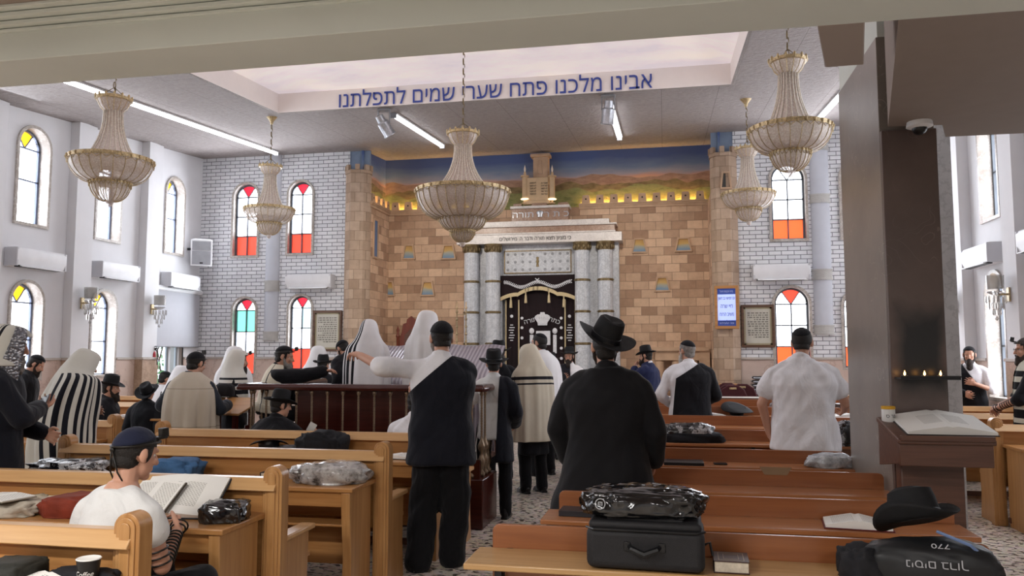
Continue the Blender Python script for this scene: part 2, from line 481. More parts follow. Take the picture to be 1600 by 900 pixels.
def strips(a, b, cuts):        # pieces of the interval [a, b] left by the cuts
    out = []; x = a
    for c0, c1 in sorted(cuts):
        if c0 > x: out.append((x, c0))
        x = max(x, c1)
    if x < b: out.append((x, b))
    return out
n_trim = [0]
def trim(mb, mat, bevel=.004):
    n_trim[0] += 1; return struct(mb.build('trim_%d' % n_trim[0], mat, bevel=bevel))
# marble dado with a moulded ledge round the hall
mb = MB()
cl = [(y - w / 2 - .05, y + w / 2 + .05) for y, w in LWIN if y < 13] + [(13.05, 14.03)]
for a, b in strips(3.5, YB, cl): mb.bx(XL, XL + .025, a, b, 0, 1.5); mb.bx(XL, XL + .045, a, b, 1.5, 1.54, 1)
for a, b in cl: mb.bx(XL, XL + .025, a, b, 0, 1.2 if b < 13 else .33)
trim(mb, [M['dado'], M['reveal_plain']])
mb = MB()
cl = [(y - w / 2 - .05, y + w / 2 + .05) for y, w in RWIN]
for a, b in strips(3.5, YB, cl): mb.bx(XR - .025, XR, a, b, 0, 1.5); mb.bx(XR - .045, XR, a, b, 1.5, 1.54, 1)
for a, b in cl: mb.bx(XR - .025, XR, a, b, 0, .95)
trim(mb, [M['dado'], M['reveal_plain']])
for nm, a, b, ws in (('l', XL, -6.12, BWL[2:]), ('r', 1.27, XR, BWR[2:])):
    mb = MB(); cl = [(w[0] - w[1] / 2 - .04, w[0] + w[1] / 2 + .04) for w in ws]
    for p, q in strips(a, b, cl): mb.bx(p, q, YB - .025, YB, 0, 1.5); mb.bx(p, q, YB - .05, YB, 1.5, 1.54, 1)
    for (p, q), w in zip(sorted(cl), sorted(ws)): mb.bx(p, q, YB - .025, YB, 0, w[2] - .03)
    trim(mb, [M['dado'], M['reveal_plain']])
# pilasters on the side walls
PIL_L = [11.03, 12.78, 9.25, 7.4, 5.6]
for i, y in enumerate(PIL_L):
    mb = MB().bx(XL, XL + .16, y - .2, y + .2, 1.54, cz(y) - .0); mb.bx(XL, XL + .185, y - .22, y + .22, 0, 1.5, 1); mb.bx(XL, XL + .2, y - .23, y + .23, 1.5, 1.54, 2)
    trim(mb, [M['white_wall'], M['dado_dark'], M['reveal_plain']])
PIL_R = [11.05, 12.9, 9.15, 7.3, 5.6]
for y in PIL_R:
    mb = MB().bx(XR - .16, XR, y - .2, y + .2, 1.54, cz(y)); mb.bx(XR - .185, XR, y - .22, y + .22, 0, 1.5, 1); mb.bx(XR - .2, XR, y - .23, y + .23, 1.5, 1.54, 2)
    trim(mb, [M['white_wall'], M['dado_dark'], M['reveal_plain']])
# rear of the hall: low gallery over the camera
struct(MB().bx(XL, XR, -5.25, -5.1, 0, 4.8).build('wall_rear', M['white_wall']))
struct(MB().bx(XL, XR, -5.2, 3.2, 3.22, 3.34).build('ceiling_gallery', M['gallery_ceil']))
mb = MB().bx(XL, XR, 3.14, 3.46, 3.0, 3.24)
for z0, z1, p in ((3.135, 3.15, .02), (3.155, 3.175, .05), (3.18, 3.20, .085), (3.205, 3.22, .12)):
    mb.bx(XL, XR, 3.14 - p, 3.14, z0, z1)
trim(mb, M['gallery_paint'], .003)
struct(MB().bx(XL, XR, 3.34, 3.46, 3.24, 4.76).build('wall_gallery', M['white_wall']))
mb = MB().prism([(.985, 3.46), (XR, 3.46), (XR, 5.46), (1.80, 5.44), (1.69, 5.15), (1.372, 5.12)], lambda u, v, w: (u, v, 3.0 + w), .75)
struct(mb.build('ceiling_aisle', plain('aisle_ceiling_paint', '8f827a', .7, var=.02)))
mb = MB().prism([(.66, 3.46), (.852, 3.46), (.968, 3.98), (.79, 3.985)], lambda u, v, w: (u, v, 3.0 + w), .5)
trim(mb, M['gallery_ceil'], .006)
# marble pillar: grey slab side, dark slab in front, painted head
mb = MB().bx(1.35, 1.67, 5.24, 6.35, 0, 3.62); struct(mb.build('pillar', M['pillar'], bevel=.004))
struct(MB().bx(1.36, 1.66, 5.24, 6.34, 3.62, 4.92).build('pillar_head', M['gallery_paint']))
struct(MB().bx(1.352, 1.672, 5.2, 5.24, 0, 2.998).build('pillar_slab', M['pillar_dark'], bevel=.004))
struct(MB().bx(1.98, 2.32, 6.9, 7.4, 0, 5.0).build('pillar_rear', M['pale_marble'], bevel=.004))
# sky canopy in the ceiling: white upstand with blue letters and a backlit printed sky
UP = .30
mb = MB()
T = .05
for x0, x1, y0, y1 in ((PX0 - T, PX0, PY0 - T, PY1 + T), (PX1, PX1 + T, PY0 - T, PY1 + T), (PX0, PX1, PY0 - T, PY0), (PX0, PX1, PY1, PY1 + T)):
    vs = [(x, y, cz(y) + dz) for dz in (0, UP + .1) for x, y in ((x0, y0), (x1, y0), (x1, y1), (x0, y1))]
    mb.add(vs, [(3, 2, 1, 0), (4, 5, 6, 7), (0, 1, 5, 4), (1, 2, 6, 5), (2, 3, 7, 6), (3, 0, 4, 7)])
trim(mb, plain('upstand_white', 'f2eae6', .6, var=.01), 0)
def sky_mat():
    t = NT('printed_sky'); v = t.coords((.55, 1.5, 1))
    f = t.noise(v, 1.5, 6, .6); c = t.ramp(f, [(.4, 'd8cfd4'), (.55, 'e6dbd9'), (.68, 'f2e6da')])
    t.base(c, .6); t.link(c, t.b.inputs['Emission Color']); t.b.inputs['Emission Strength'].default_value = .36
    return t.m
mb = MB(); ny = 8
pr = [(PX0 + .0, UP), (PX0 + .5, UP + .22), (PX0 + 1.3, UP + .34), (PX1 - 1.3, UP + .34), (PX1 - .5, UP + .22), (PX1, UP)]
vs = []; fs = []
for j in range(ny + 1):
    y = PY0 + (PY1 - PY0) * j / ny; e = min(j, ny - j); k = [0, .8, 1][min(e, 2)]
    for x, u in pr: vs.append((x, y, cz(y) + UP + (u - UP) * k))
for j in range(ny):
    for i in range(5): fs.append((j * 6 + i, j * 6 + i + 1, j * 6 + 7 + i, j * 6 + 6 + i))
mb.add(vs, fs, 0, True); struct(mb.build('ceiling_canopy', sky_mat()))
cl_ = thing('canopy_lettering', 'line of blue Hebrew letters on the white edge of the ceiling canopy', 'lettering'); o = text_obj('word', 'אבינו מלכנו פתח שערי שמים לתפלתנו', at(765, 142.5, PY1 - .012), .34, plain('letter_blue', '3a4c9c', .5), (PI / 2, 0, 0), .006, width=at(1008, 130, PY1).x - at(521, 150, PY1).x)
split_words(o, cl_, .07)
# ------------------------------------------------------------------ windows
G = {'w': emit('daylit_glass', 'f4f7ff', PANE_STRENGTH), 'r': emit('red_glass', 'e8402e', 1.5), 'o': emit('orange_glass', 'f0552a', 1.6),
     'R': emit('crimson_glass', 'e01f33', 1.4), 'y': emit('yellow_glass', 'f2b71e', 1.5), 't': emit('teal_glass', '6fd0b8', 1.6), 'b': emit('pale_blue_glass', 'bfe6f2', 1.8)}
M['win_frame'] = plain('window_frame_grey', '5f666e', .5)
M['win_blue'] = plain('window_frame_blue', '6f7a92', .5)
nwin = [0]
def window(cx, w, z0, z1, fn, rows, cols, wedge, side='w', depth=.2, cuts=None, rim=.045, frame=None):
    """fn(u, v, w): w = 0 on the wall face, positive into the room"""
    nwin[0] += 1; n = nwin[0]; r = w / 2; zs = z1 - r
    out = arch(cx, w, z0, z1, 16)
    big = arch(cx, w + 2 * rim, z0 - rim, z1 + rim, 16)
    mb = MB(); k = len(out)
    L = [[fn(u, v, .03) for u, v in big], [fn(u, v, .03) for u, v in out], [fn(u, v, -depth) for u, v in out], [fn(u, v, -.02) for u, v in big]]
    vs = sum(L, []); fs = []
    for a, b in ((0, 1), (1, 2), (3, 0)):
        for i in range(k):
            j = (i + 1) % k; fs.append((a * k + i, a * k + j, b * k + j, b * k + i))
    mb.add(vs, fs)
    root = mb.build('window_%d' % n, M['reveal']); struct(root)
    fw = .022
    fb = MB(); d0, d1 = -depth + .005, -depth + .05
    def bar(u0, u1, v0, v1):
        fb.prism([(u0, v0), (u1, v0), (u1, v1), (u0, v1)], lambda u, v, q: fn(u, v, d0 + q), d1 - d0)
    H = zs - z0; rb = cuts or [i / rows for i in range(rows + 1)]
    bar(cx - r, cx - r + fw * 1.6, z0, zs); bar(cx + r - fw * 1.6, cx + r, z0, zs); bar(cx - r, cx + r, z0, z0 + fw); bar(cx - r, cx + r, zs - fw / 2, zs + fw / 2)
    for t in rb[1:-1]: bar(cx - r, cx + r, z0 + H * t - fw / 2, z0 + H * t + fw / 2)
    for i in range(1, cols): bar(cx - r + w * i / cols - fw / 2, cx - r + w * i / cols + fw / 2, z0, zs)
    rim_o = [(cx + r * math.cos(PI * i / 16), zs + r * math.sin(PI * i / 16)) for i in range(17)]
    rim_i = [(cx + (r - fw * 1.5) * math.cos(PI * i / 16), zs + (r - fw * 1.5) * math.sin(PI * i / 16)) for i in range(17)]
    for i in range(16):
        fb.prism([rim_o[i], rim_o[i + 1], rim_i[i + 1], rim_i[i]], lambda u, v, q: fn(u, v, d0 + q), d1 - d0)
    a = math.radians(35)
    for s in (-1, 1):
        pts = [(cx, zs)] + [(cx + s * r * .97 * math.sin(a) * (t ** .8), zs + r * .97 * (1 - (1 - math.cos(a)) * t * t) * t) for t in (.35, .7, 1)]
        for p, q in zip(pts, pts[1:]):
            fb.tube([fn(*p, (d0 + d1) / 2), fn(*q, (d0 + d1) / 2)], .011, 6, smooth=False)
    fb.build('frame', frame or M['win_frame'], root)
    pm = MB(); keys = list(G); p0 = -depth + .012; th = -.015
    def pane(poly, c): pm.prism(poly, lambda u, v, q: fn(u, v, p0 + q), th, keys.index(c))
    for j in range(len(rb) - 1):
        for i in range(cols):
            u0, u1 = cx - r + w * i / cols, cx - r + w * (i + 1) / cols
            pane([(u0, z0 + H * rb[j]), (u1, z0 + H * rb[j]), (u1, z0 + H * rb[j + 1]), (u0, z0 + H * rb[j + 1])], rows_c(wedge, j, i))
    wl = [(cx + r * math.sin(-a + 2 * a * i / 6), zs + r * math.cos(-a + 2 * a * i / 6)) for i in range(7)]
    pane([(cx, zs)] + wl[::-1], wedge[0])
    for s in (-1, 1):
        wl = [(cx + s * r * math.sin(a + (PI / 2 - a) * i / 6), zs + r * math.cos(a + (PI / 2 - a) * i / 6)) for i in range(7)]
        pane([(cx, zs)] + wl, wedge[1])
    pm.build('pane', [G[c] for c in keys], root)
    return root
def rows_c(spec, j, i): return spec[2][j][i % len(spec[2][j])]
fl = lambda u, v, w: Vector((XL + w, u, v)); fr = lambda u, v, w: Vector((XR - w, u, v)); fbk = lambda u, v, w: Vector((u, YB - w, v))
for y, w in LWIN:
    window(y, w, 3.55, 5.0, fl, 2, 1, ('y', 'w', ['w', 'w']), cuts=[0, .58, 1], frame=M['win_blue'])
    if y < 13: window(y, w, 1.25, 2.66, fl, 2, 1, ('y', 'w', ['w', 'w']), cuts=[0, .5, 1], frame=M['win_blue'])
for y, w in RWIN:
    window(y, w, 3.5, 5.05, fr, 2, 1, ('y', 'w', ['w', 'w']), cuts=[0, .55, 1])
    window(y, w, 1.0, 2.72, fr, 2, 1, ('y', 'w', ['w', 'w']), cuts=[0, .5, 1])
for i, b in enumerate(BWL): window(*b, fbk, 3, 2, ('R', 'w', [['r', 'r'], ['w', 'w'], [['w', 'w'], ['w', 'w'], ['t', 't'], ['w', 'b']][i]]), depth=.12)
for i, b in enumerate(BWR): window(*b, fbk, 3, 2, ('w' if i == 0 else 'r', 'w', [['o', 'o'], ['w', 'w'], ['w', 'w']]), depth=.12)
# low window in the left wall with shrubs outside it
nwin[0] += 1
wb = MB()
for y0, y1, z0, z1 in ((13.08, 13.13, .35, 1.85), (13.95, 14.0, .35, 1.85), (13.08, 14.0, .35, .4), (13.08, 14.0, 1.8, 1.85), (13.66, 13.72, .4, 1.8)):
    wb.bx(XL - .14, XL - .06, y0, y1, z0, z1)
lw = struct(wb.build('window_%d' % nwin[0], M['white_plastic'], bevel=.004))
mb = MB().bx(XL - .3, XL, 13.04, 13.08, .3, 1.9).bx(XL - .3, XL, 14.0, 14.04, .3, 1.9).bx(XL - .3, XL + .04, 13.04, 14.04, .31, .35).bx(XL - .3, XL, 13.04, 14.04, 1.85, 1.9)
mb.build('sill', M['reveal_plain'], lw)
gl = NT('clear_glass'); gl.base((.95, .98, 1, 1), .02); gl.b.inputs['Transmission Weight'].default_value = 1; gl.b.inputs['IOR'].default_value = 1.05; M['glass'] = gl.m
MB().bx(XL - .105, XL - .095, 13.1, 13.98, .38, 1.82).build('pane', M['glass'], lw)
struct(MB().bx(XL - 5, XL - .31, 9, 18, -.12, -.02).build('ground_outside', plain('earth', '6b6250', .9)))
hb = MB(); rnd = random.Random(3)
for i in range(1500):
    p = Vector((XL - 1.0 - rnd.random() * 1.2, 12.6 + rnd.random() * 3.2, rnd.random() * 2.9))
    q = Euler((rnd.random() * 6, rnd.random() * 6, rnd.random() * 6)).to_matrix(); s = .05 + rnd.random() * .05
    hb.add([p + q @ Vector(v) * s for v in ((-1, 0, 0), (0, -.45, .1), (1, 0, 0), (0, .45, .1))], [(0, 1, 2, 3)], i % 2)
for y in (12.9, 13.7, 14.5, 15.3):
    for k in range(5): hb.tube([(XL - 1.6, y, -.05), (XL - 1.6 + rnd.uniform(-.3, .3), y + rnd.uniform(-.3, .3), 1.2), (XL - 1.6 + rnd.uniform(-.5, .5), y + rnd.uniform(-.5, .5), 2.4)], [.03, .02, .008], 5, 2)
o = hb.build('hedge', [plain('leaf_green', '6f9a63', .6), plain('leaf_pale', '9dbf8e', .6), plain('bark', '5a4838', .8)], fix=False)
tag(o, 'green leafy shrubs outside the low window under the roller screen', 'shrub', kind='stuff')
# ------------------------------------------------------------------ stone niche
ZT = at(610, 334, YN).z                                     # top of the stone facing
struct(MB().bx(XNL - .15, XNR + .15, YN, YN + .06, 0, ZT).build('wall_niche_back', M['stone']))
struct(MB().bx(XNL - .06, XNL, YB - .02, YN + .05, 0, ZT).build('wall_niche_left', M['stone_side']))
struct(MB().bx(XNR, XNR + .06, YB - .02, YN + .05, 0, ZT).build('wall_niche_right', M['stone_side']))
def mural_mat(axis):
    t = NT('painted_hills_' + axis)
    tc = t.node('ShaderNodeTexCoord'); sp = t.node('ShaderNodeSeparateXYZ'); t.link(tc.outputs['Object'], sp.inputs[0])
    x = sp.outputs[axis]; z = sp.outputs['Z']
    zt = t.math('DIVIDE', t.math('SUBTRACT', z, ZT), 5.62 - ZT)          # 0 at the ledge, 1 at the ceiling
    n = t.noise(t.coords((.7, .7, 3)), 2.2, 5, .6)
    zz = t.math('ADD', zt, t.math('MULTIPLY', t.math('SUBTRACT', n, .5), .22))
    sky = t.ramp(zz, [(.40, 'e2b184'), (.55, 'c99a83'), (.64, '9a9aa6'), (.76, '71839f'), (.95, '4d6090')])
    def hill(off, sc, base, amp):
        cb = t.node('ShaderNodeCombineXYZ'); t.link(t.math('ADD', x, off), cb.inputs[0])
        h = t.noise(cb.outputs[0], sc, 2.5, .5)
        return t.math('ADD', base, t.math('MULTIPLY', t.math('SUBTRACT', h, .5), amp))
    tex = t.noise(t.coords((2, 2, 5), (.5, .6, .3)), 3, 5, .65)
    far = t.ramp(tex, [(.3, '8d6f5f'), (.7, 'b3917a')]); mid = t.ramp(tex, [(.3, '66573c'), (.7, '94815a')]); near = t.ramp(tex, [(.3, '666b40'), (.55, '8b8c5a'), (.75, '776b4c')])
    c = sky
    for (o_, s_, b_, a_), cc in (((3.0, .9, .58, .42), far), ((11.3, 1.2, .45, .5), mid), ((21, .9, .34, .6), near)):
        k = t.math('LESS_THAN', zt, hill(o_, s_, b_, a_)); c = t.mix(k, c, cc)
    return t.base(c, .8)
mm = mural_mat('X')
struct(MB().bx(XNL - .25, XNR + .2, YN + .14, YN + .18, ZT - .1, 5.72).build('wall_niche_mural', mm))
mm2 = mural_mat('Y')
struct(MB().bx(XNL - .18, XNL - .14, YB - .02, YN + .18, ZT - .1, 5.72).build('wall_niche_mural_left', mm2))
struct(MB().bx(XNR + .14, XNR + .18, YB - .02, YN + .18, ZT - .1, 5.72).build('wall_niche_mural_right', mm2))
M['sand'] = plain('sandstone', 'c2a285', .75, var=.12, nscale=5)
M['hole'] = plain('dark_hole', '2a1c14', .9)
def merlons(name, a, b, nrm):
    """battlement along a -> b; nrm points into the room"""
    a, b, nrm = Vector(a), Vector(b), Vector(nrm); L = (b - a).length; d = (b - a) / L; Z = Vector((0, 0, 1))
    mb = MB()
    def blk(s0, s1, w0, w1, z0, z1, mi=0, tp=0):
        vs = []
        for z, k in ((z0, 0), (z1, tp)):
            for s, w in ((s0 + k, w0), (s1 - k, w0), (s1 - k, w1), (s0 + k, w1)): vs.append(a + d * s + nrm * w + Z * (z - a.z))
        mb.add(vs, [(3, 2, 1, 0), (4, 5, 6, 7), (0, 1, 5, 4), (1, 2, 6, 5), (2, 3, 7, 6), (3, 0, 4, 7)], mi)
    blk(0, L, -.16, .05, ZT, ZT + .03); blk(0, L, -.06, .07, ZT + .03, ZT + .06); blk(0, L, -.0, .03, ZT - .05, ZT)
    n = max(1, round(L / .285)); p = L / n
    for i in range(n):
        s = p * (i + .5); blk(s - .085, s + .085, -.05, .03, ZT + .06, ZT + .23, 0, .02)
        mb.lathe([(.018, 0), (.018, .006)], a + d * s + nrm * .026 + Z * (ZT + .15 - a.z), 8, 1, rot=nrm.to_track_quat('Z', 'Y').to_matrix())
    trim(mb, [M['sand'], M['hole']], 0)
    st = MB(); st.tube([a + d * .05 - nrm * .105 + Z * (ZT + .055 - a.z), b - d * .05 - nrm * .105 + Z * (ZT + .055 - a.z)], .014, 6)
    o = st.build('light_strip', emit('warm_led', 'ffd58c', 38)); tag(o, name, 'light strip', 'warm light strips behind the battlements')
mz = Vector((0, 0, ZT))
merlons('warm light strip behind the battlement left of the ark', (XNL, YN, ZT), (-3.42, YN, ZT), (0, -1, 0))
merlons('warm light strip behind the battlement right of the ark', (-1.66, YN, ZT), (XNR, YN, ZT), (0, -1, 0))
merlons('short warm light strip along the return of the niche by the left turret', (XNL, YB, ZT), (XNL, YN, ZT), (1, 0, 0))
# turrets at both sides of the niche
zt_l = at(556, 268, 14.3).z
def turret(poly, z1, cx, cy):
    mb = MB().prism(poly, lambda u, v, w: (u, v, w), z1)
    c = Vector((sum(p[0] for p in poly) / len(poly), sum(p[1] for p in poly) / len(poly), 0))
    big = [tuple((Vector((*p, 0)) - c) * 1.06 + c)[:2] for p in poly]
    mb.prism(big, lambda u, v, w: (u, v, z1 - .03 + w), .07)
    for i in range(len(poly) - 1):
        a, b = Vector((*poly[i], 0)), Vector((*poly[i + 1], 0)); L = (b - a).length
        if L < .1: continue
        k = max(1, round(L / .17))
        for j in range(k):
            s = a + (b - a) * ((j + .5) / k); d = (b - a).normalized()
            mb.box((s.x, s.y, z1 + .09), (.085, .06, .11), 0, Matrix.Rotation(math.atan2(d.y, d.x), 3, 'Z'))
    return struct(mb.build('pillar_turret', M['tower_stone']))
TL = [(-6.17, 14.56), (-6.14, 14.4), (-5.98, 14.27), (-5.74, 14.33), (-5.665, 14.45), (-5.665, 14.56)]
turret(TL, zt_l, 0, 0)
TR = [(.845, 14.56), (.845, 14.42), (.93, 14.3), (1.16, 14.27), (1.3, 14.42), (1.32, 14.56)]
turret(TR, zt_l, 0, 0)
for x0, x1 in ((-6.17, XNL - .02), (XNR + .02, 1.3)):
    struct(MB().bx(x0, x1, YB + .02, YB + .08, 0, 5.72).build('wall_above_turret', plain('mural_blue_grey', '7f8ea3', .8)))
# painted trapezoid openings in the stone
def trap_mat():
    t = NT('painted_opening'); tc = t.node('ShaderNodeTexCoord'); sp = t.node('ShaderNodeSeparateXYZ'); t.link(tc.outputs['Generated'], sp.inputs[0])
    n = t.noise(t.coords(), 9, 3)
    f = t.math('ADD', sp.outputs['Z'], t.math('MULTIPLY', t.math('SUBTRACT', n, .5), .25))
    return t.base(t.ramp(f, [(.1, '7d97ad'), (.4, 'a9a79a'), (.62, 'c9a665'), (1, 'b98f55')]), .8)
tm = trap_mat()
def trap(px0, px1, py0, py1, Y, dark=False):
    a = at(px0, py1, Y); b = at(px1, py0, Y); w = b.x - a.x; h = b.z - a.z; k = .16 * w; cx = (a.x + b.x) / 2
    fn = lambda u, v, q: Vector((cx + u, Y - q, a.z + v))
    o_ = [(-w / 2, 0), (w / 2, 0), (w / 2 - k, h), (-w / 2 + k, h)]; t = .03
    i_ = [(-w / 2 + t, t), (w / 2 - t, t), (w / 2 - k - t, h - t), (-w / 2 + k + t, h - t)]
    mb = MB()
    for j in range(4):
        mb.prism([o_[j], o_[(j + 1) % 4], i_[(j + 1) % 4], i_[j]], lambda u, v, q: fn(u, v, q), .04)
    nwin[0] += 1
    r = struct(mb.build('window_%d' % nwin[0], M['sand']))
    MB().prism(i_, lambda u, v, q: fn(u, v, q), .012).build('painted_panel', plain('dark_slit', '4a4a48', .8) if dark else tm, r)
for p in ((629, 650, 382, 406), (689, 713, 382, 406), (657, 680, 439, 463), (987, 1011, 372, 396), (1054, 1081, 371, 394), (1022, 1047, 432, 456), (600, 618, 439, 463)): trap(*p, YN)
trap(545, 557, 295, 319, 14.36, True); trap(1125, 1143, 268, 296, 14.29, True)
a = atx(583, 400, XNL); b = atx(589, 346, XNL)
struct(MB().bx(XNL, XNL + .012, a.y, b.y, a.z, b.z).build('window_slit', plain('slit_blue', '5c7396', .6)))
trim(MB().bx(XNL, XNL + .03, a.y - .04, a.y, a.z - .04, b.z + .04).bx(XNL, XNL + .03, b.y, b.y + .04, a.z - .04, b.z + .04).bx(XNL, XNL + .03, a.y, b.y, a.z - .04, a.z).bx(XNL, XNL + .03, a.y, b.y, b.z, b.z + .04), M['sand'])
# carved stone mantel on the right of the niche
mb = MB(); zm = at(1050, 545, 15.4).z
mb.bx(-.25, .8, 15.3, 15.6, zm - .04, zm + .03); mb.bx(-.2, .75, 15.36, 15.6, zm - .22, zm - .04)
for x in (-.12, .2, .52): mb.lathe([(.06, .15), (.075, .3), (.05, .45), (.07, .75), (.09, zm - .25), (.06, zm - .22)], (x, 15.45, 0), 10)
mb.bx(.62, .82, 15.34, 15.6, .15, zm - .04); mb.bx(-.25, .82, 15.3, 15.6, 0, .15)
struct(mb.build('trim_mantel', M['sand']))
# ------------------------------------------------------------------ torah ark
M['ark_marble'] = marble('ark_marble', 'b9bbc0', 'd0d2d6', '8e9197', .3, 9, .05)
M['ark_brown'] = marble('ark_brown_marble', '8a6a56', 'a58570', 'c4ab98', .3, 12)
M['ark_slab'] = marble('ark_slab', 'd6cec8', 'e4ddd7', 'b5aca6', .35, 8)
YA = 15.15
zA = lambda py, px=845, Y=YA: at(px, py, Y).z
xA = lambda px, Y=YA: at(px, 400, Y).x
ark = thing('torah_ark', 'grey marble ark with paired columns set in the tan stone wall', 'ark', (0, 0, 0))
mb = MB(); z0 = zA(379)
xl, xr = xA(721), xA(966); xi0, xi1 = xA(781), xA(899)
mb.bx(xl, xi0, YA + .22, YN - .004, 0, z0); mb.bx(xi1, xr, YA + .22, YN - .004, 0, z0); mb.bx(xi0, xi1, YA + .27, YN - .004, zA(430), z0); mb.bx(xi0, xi1, YN - .1, YN - .004, 0, zA(430))
mb.build('back_panel', M['ark_marble'], ark, .006)
cornice = MB()
for (p0, p1, y0, y1, ov, mi) in ((713, 972, 379, 365, .0, 0), (722, 962, 364.5, 362, -.03, 0), (724, 961, 362, 353, -.06, 1), (718, 964, 353, 350.5, -.02, 0), (735, 952, 350, 343, -.1, 0)):
    cornice.bx(xA(p0), xA(p1), YA - .0 - ov, YN - .004, zA(y0), zA(y1), mi)
cornice.build('entablature', [M['ark_slab'], M['ark_brown']], ark, .008)
mb = MB().bx(xA(797), xA(887), YA + .15, YN - .004, zA(343), zA(323), 1).bx(xA(795), xA(889), YA + .12, YN - .004, zA(323), zA(319), 0).bx(xA(797), xA(887), YA + .13, YN - .004, zA(345), zA(342.5), 0)
for px0, px1 in ((799, 812), (828, 852), (870, 886)): mb.bx(xA(px0), xA(px1), YA + .2, YA + .4, zA(319), zA(314), 1)
mb.build('pediment', [M['ark_slab'], M['ark_brown']], ark, .006)
gy = YA + .148
for s, px in (('כ ת ר', 868), ('תורה', 815)): text_obj('carved_letters', s, (xA(px), gy, zA(333)), .17, M['silver'], parent=ark, ext=.006, width=.42 if px == 815 else .5)
mb = MB().lathe([(.0, -.05), (.05, -.05), (.045, .0), (.075, .04), (.05, .07), (.02, .06), (0, .09)], (xA(842), gy - .005, zA(333)), 10, sy=.3); mb.build('carved_crown', M['silver'], ark)
text_obj('inscription', "כי מציון תצא תורה ודבר ה' מירושלים", (xA(836), YA - .006, zA(372.3)), .11, M['black_plastic'], parent=ark, ext=.003, width=xA(892) - xA(780))
for i, px in enumerate((734.5, 768.5, 908.5, 945)):
    x = xA(px); r = .145
    prof = [(r * 1.25, 0), (r * 1.25, .12), (r * 1.12, .16), (r, .22)]
    c_ = MB()
    zc = zA(392); nfl = 18
    vs = []; fs = []
    for z in (.2, zc):
        for j in range(nfl * 4):
            t = 2 * PI * j / (nfl * 4); rr = r * (1 - .045 * (1 + math.cos(nfl * t)) / 2)
            vs.append((x + rr * math.cos(t), YA + .12 + rr * math.sin(t), z))
    k = nfl * 4
    fs = [(j, (j + 1) % k, k + (j + 1) % k, k + j) for j in range(k)]
    c_.add(vs, fs, 0, True); c_.lathe(prof, (x, YA + .12, 0), 24)
    co = c_.build('column', M['ark_marble'], ark)
    cp = MB().lathe([(r * .95, zc - .01), (r * 1.02, zc + .01), (r * 1.0, zc + .03), (r * 1.12, zc + .1), (r * 1.25, zc + .14), (r * 1.25, zA(379))], (x, YA + .12, 0), 20)
    for j in range(10):
        t = 2 * PI * j / 10
        cp.ell((x + r * 1.08 * math.cos(t), YA + .12 + r * 1.08 * math.sin(t), zc + .075), (.03, .03, .06), 8, 6)
    cp.build('capital', M['brass_dark'], co)
    for py in (438, 487, 537):
        z = zA(py); bnd = MB().lathe([(r * .98, z - .025), (r * 1.06, z - .02), (r * 1.06, z + .02), (r * .98, z + .025)], (x, YA + .12, 0), 24)
        for j in range(14):
            t = 2 * PI * j / 14; bnd.ell((x + r * 1.06 * math.cos(t), YA + .12 + r * 1.06 * math.sin(t), z), (.014, .014, .014), 6, 4)
        bnd.build('band', M['brass_dark'], co)
pn = MB(); yp = YA + .265
x0, x1, za, zb = xA(788, yp), xA(893, yp), zA(427, 840, yp), zA(391, 840, yp)
pn.bx(x0, x1, yp - .01, yp + .02, za, zb)
for q in ((x0, x1, za, za + .02), (x0, x1, zb - .02, zb), (x0, x0 + .02, za, zb), (x1 - .02, x1, za, zb)): pn.bx(q[0], q[1], yp - .02, yp, q[2], q[3], 1)
for i in range(9):
    for j in range(3):
        if i == 4: continue
        c = (x0 + (x1 - x0) * (i + .5) / 9, yp - .012, za + (zb - za) * (j + .5) / 3)
        pn.lathe([(.0, 0), (.02, .004), (.03, .0)], c, 8, 2, rot=Matrix.Rotation(PI / 2, 3, 'X'))
pn.lathe([(0, -.1), (.03, -.1), (.02, -.03), (.035, 0), (.02, .04), (.03, .09), (0, .1)], ((x0 + x1) / 2, yp - .015, (za + zb) / 2), 8, 1, sy=.4)
pn.build('rosette_panel', [M['ark_marble'], M['brass_dark'], M['grey_plastic']], ark)
st = MB()
for k in range(3): st.bx(xA(740) - .1 * (2 - k), xA(940) + .1 * (2 - k), YA - .35 - .3 * (2 - k), YA + .3, .15 * k, .15 * (k + 1))
st.build('step', M['ark_slab'], ark, .01)
# curtain of the ark
M['velvet'] = plain('burgundy_velvet', '17060b', .9, var=.2, nscale=3)
M['gold_thread'] = plain('gold_thread', 'c2b08a', .55, .2, var=.1, nscale=60, bump=.2)
M['silver_thread'] = plain('silver_thread', 'd2d2d6', .5, .2, var=.12, nscale=60, bump=.3)
YC = YA + .2
cur = thing('ark_curtain', 'dark burgundy velvet curtain with gold edging and silver crown hanging in the ark', 'curtain', (0, 0, 0))
def cloth_sheet(x0, x1, zf0, z1, y, nx, amp, per, th=.015):
    mb = MB(); vs = []; fs = []; nz = 6
    for j in range(nz + 1):
        for i in range(nx + 1):
            u = i / nx; x = x0 + (x1 - x0) * u; zb_ = zf0(u); z = zb_ + (z1 - zb_) * j / nz
            vs.append((x, y + amp * math.sin(u * per * 2 * PI) * (1.2 - j / nz), z))
    for j in range(nz):
        for i in range(nx): fs.append((j * (nx + 1) + i, j * (nx + 1) + i + 1, (j + 1) * (nx + 1) + i + 1, (j + 1) * (nx + 1) + i))
    mb.add(vs, fs, 0, True); return mb
xc0, xc1 = xA(781, YC), xA(900, YC); xm = (xc0 + xc1) / 2; wc = xc1 - xc0
o = cloth_sheet(xc0 + .1, xc1 - .0, lambda u: .5, zA(432, 840, YC), YC + .06, 120, .008, 16).build('drape', M['velvet'], cur, fix=False); o.modifiers.new('t', 'SOLIDIFY').thickness = .012
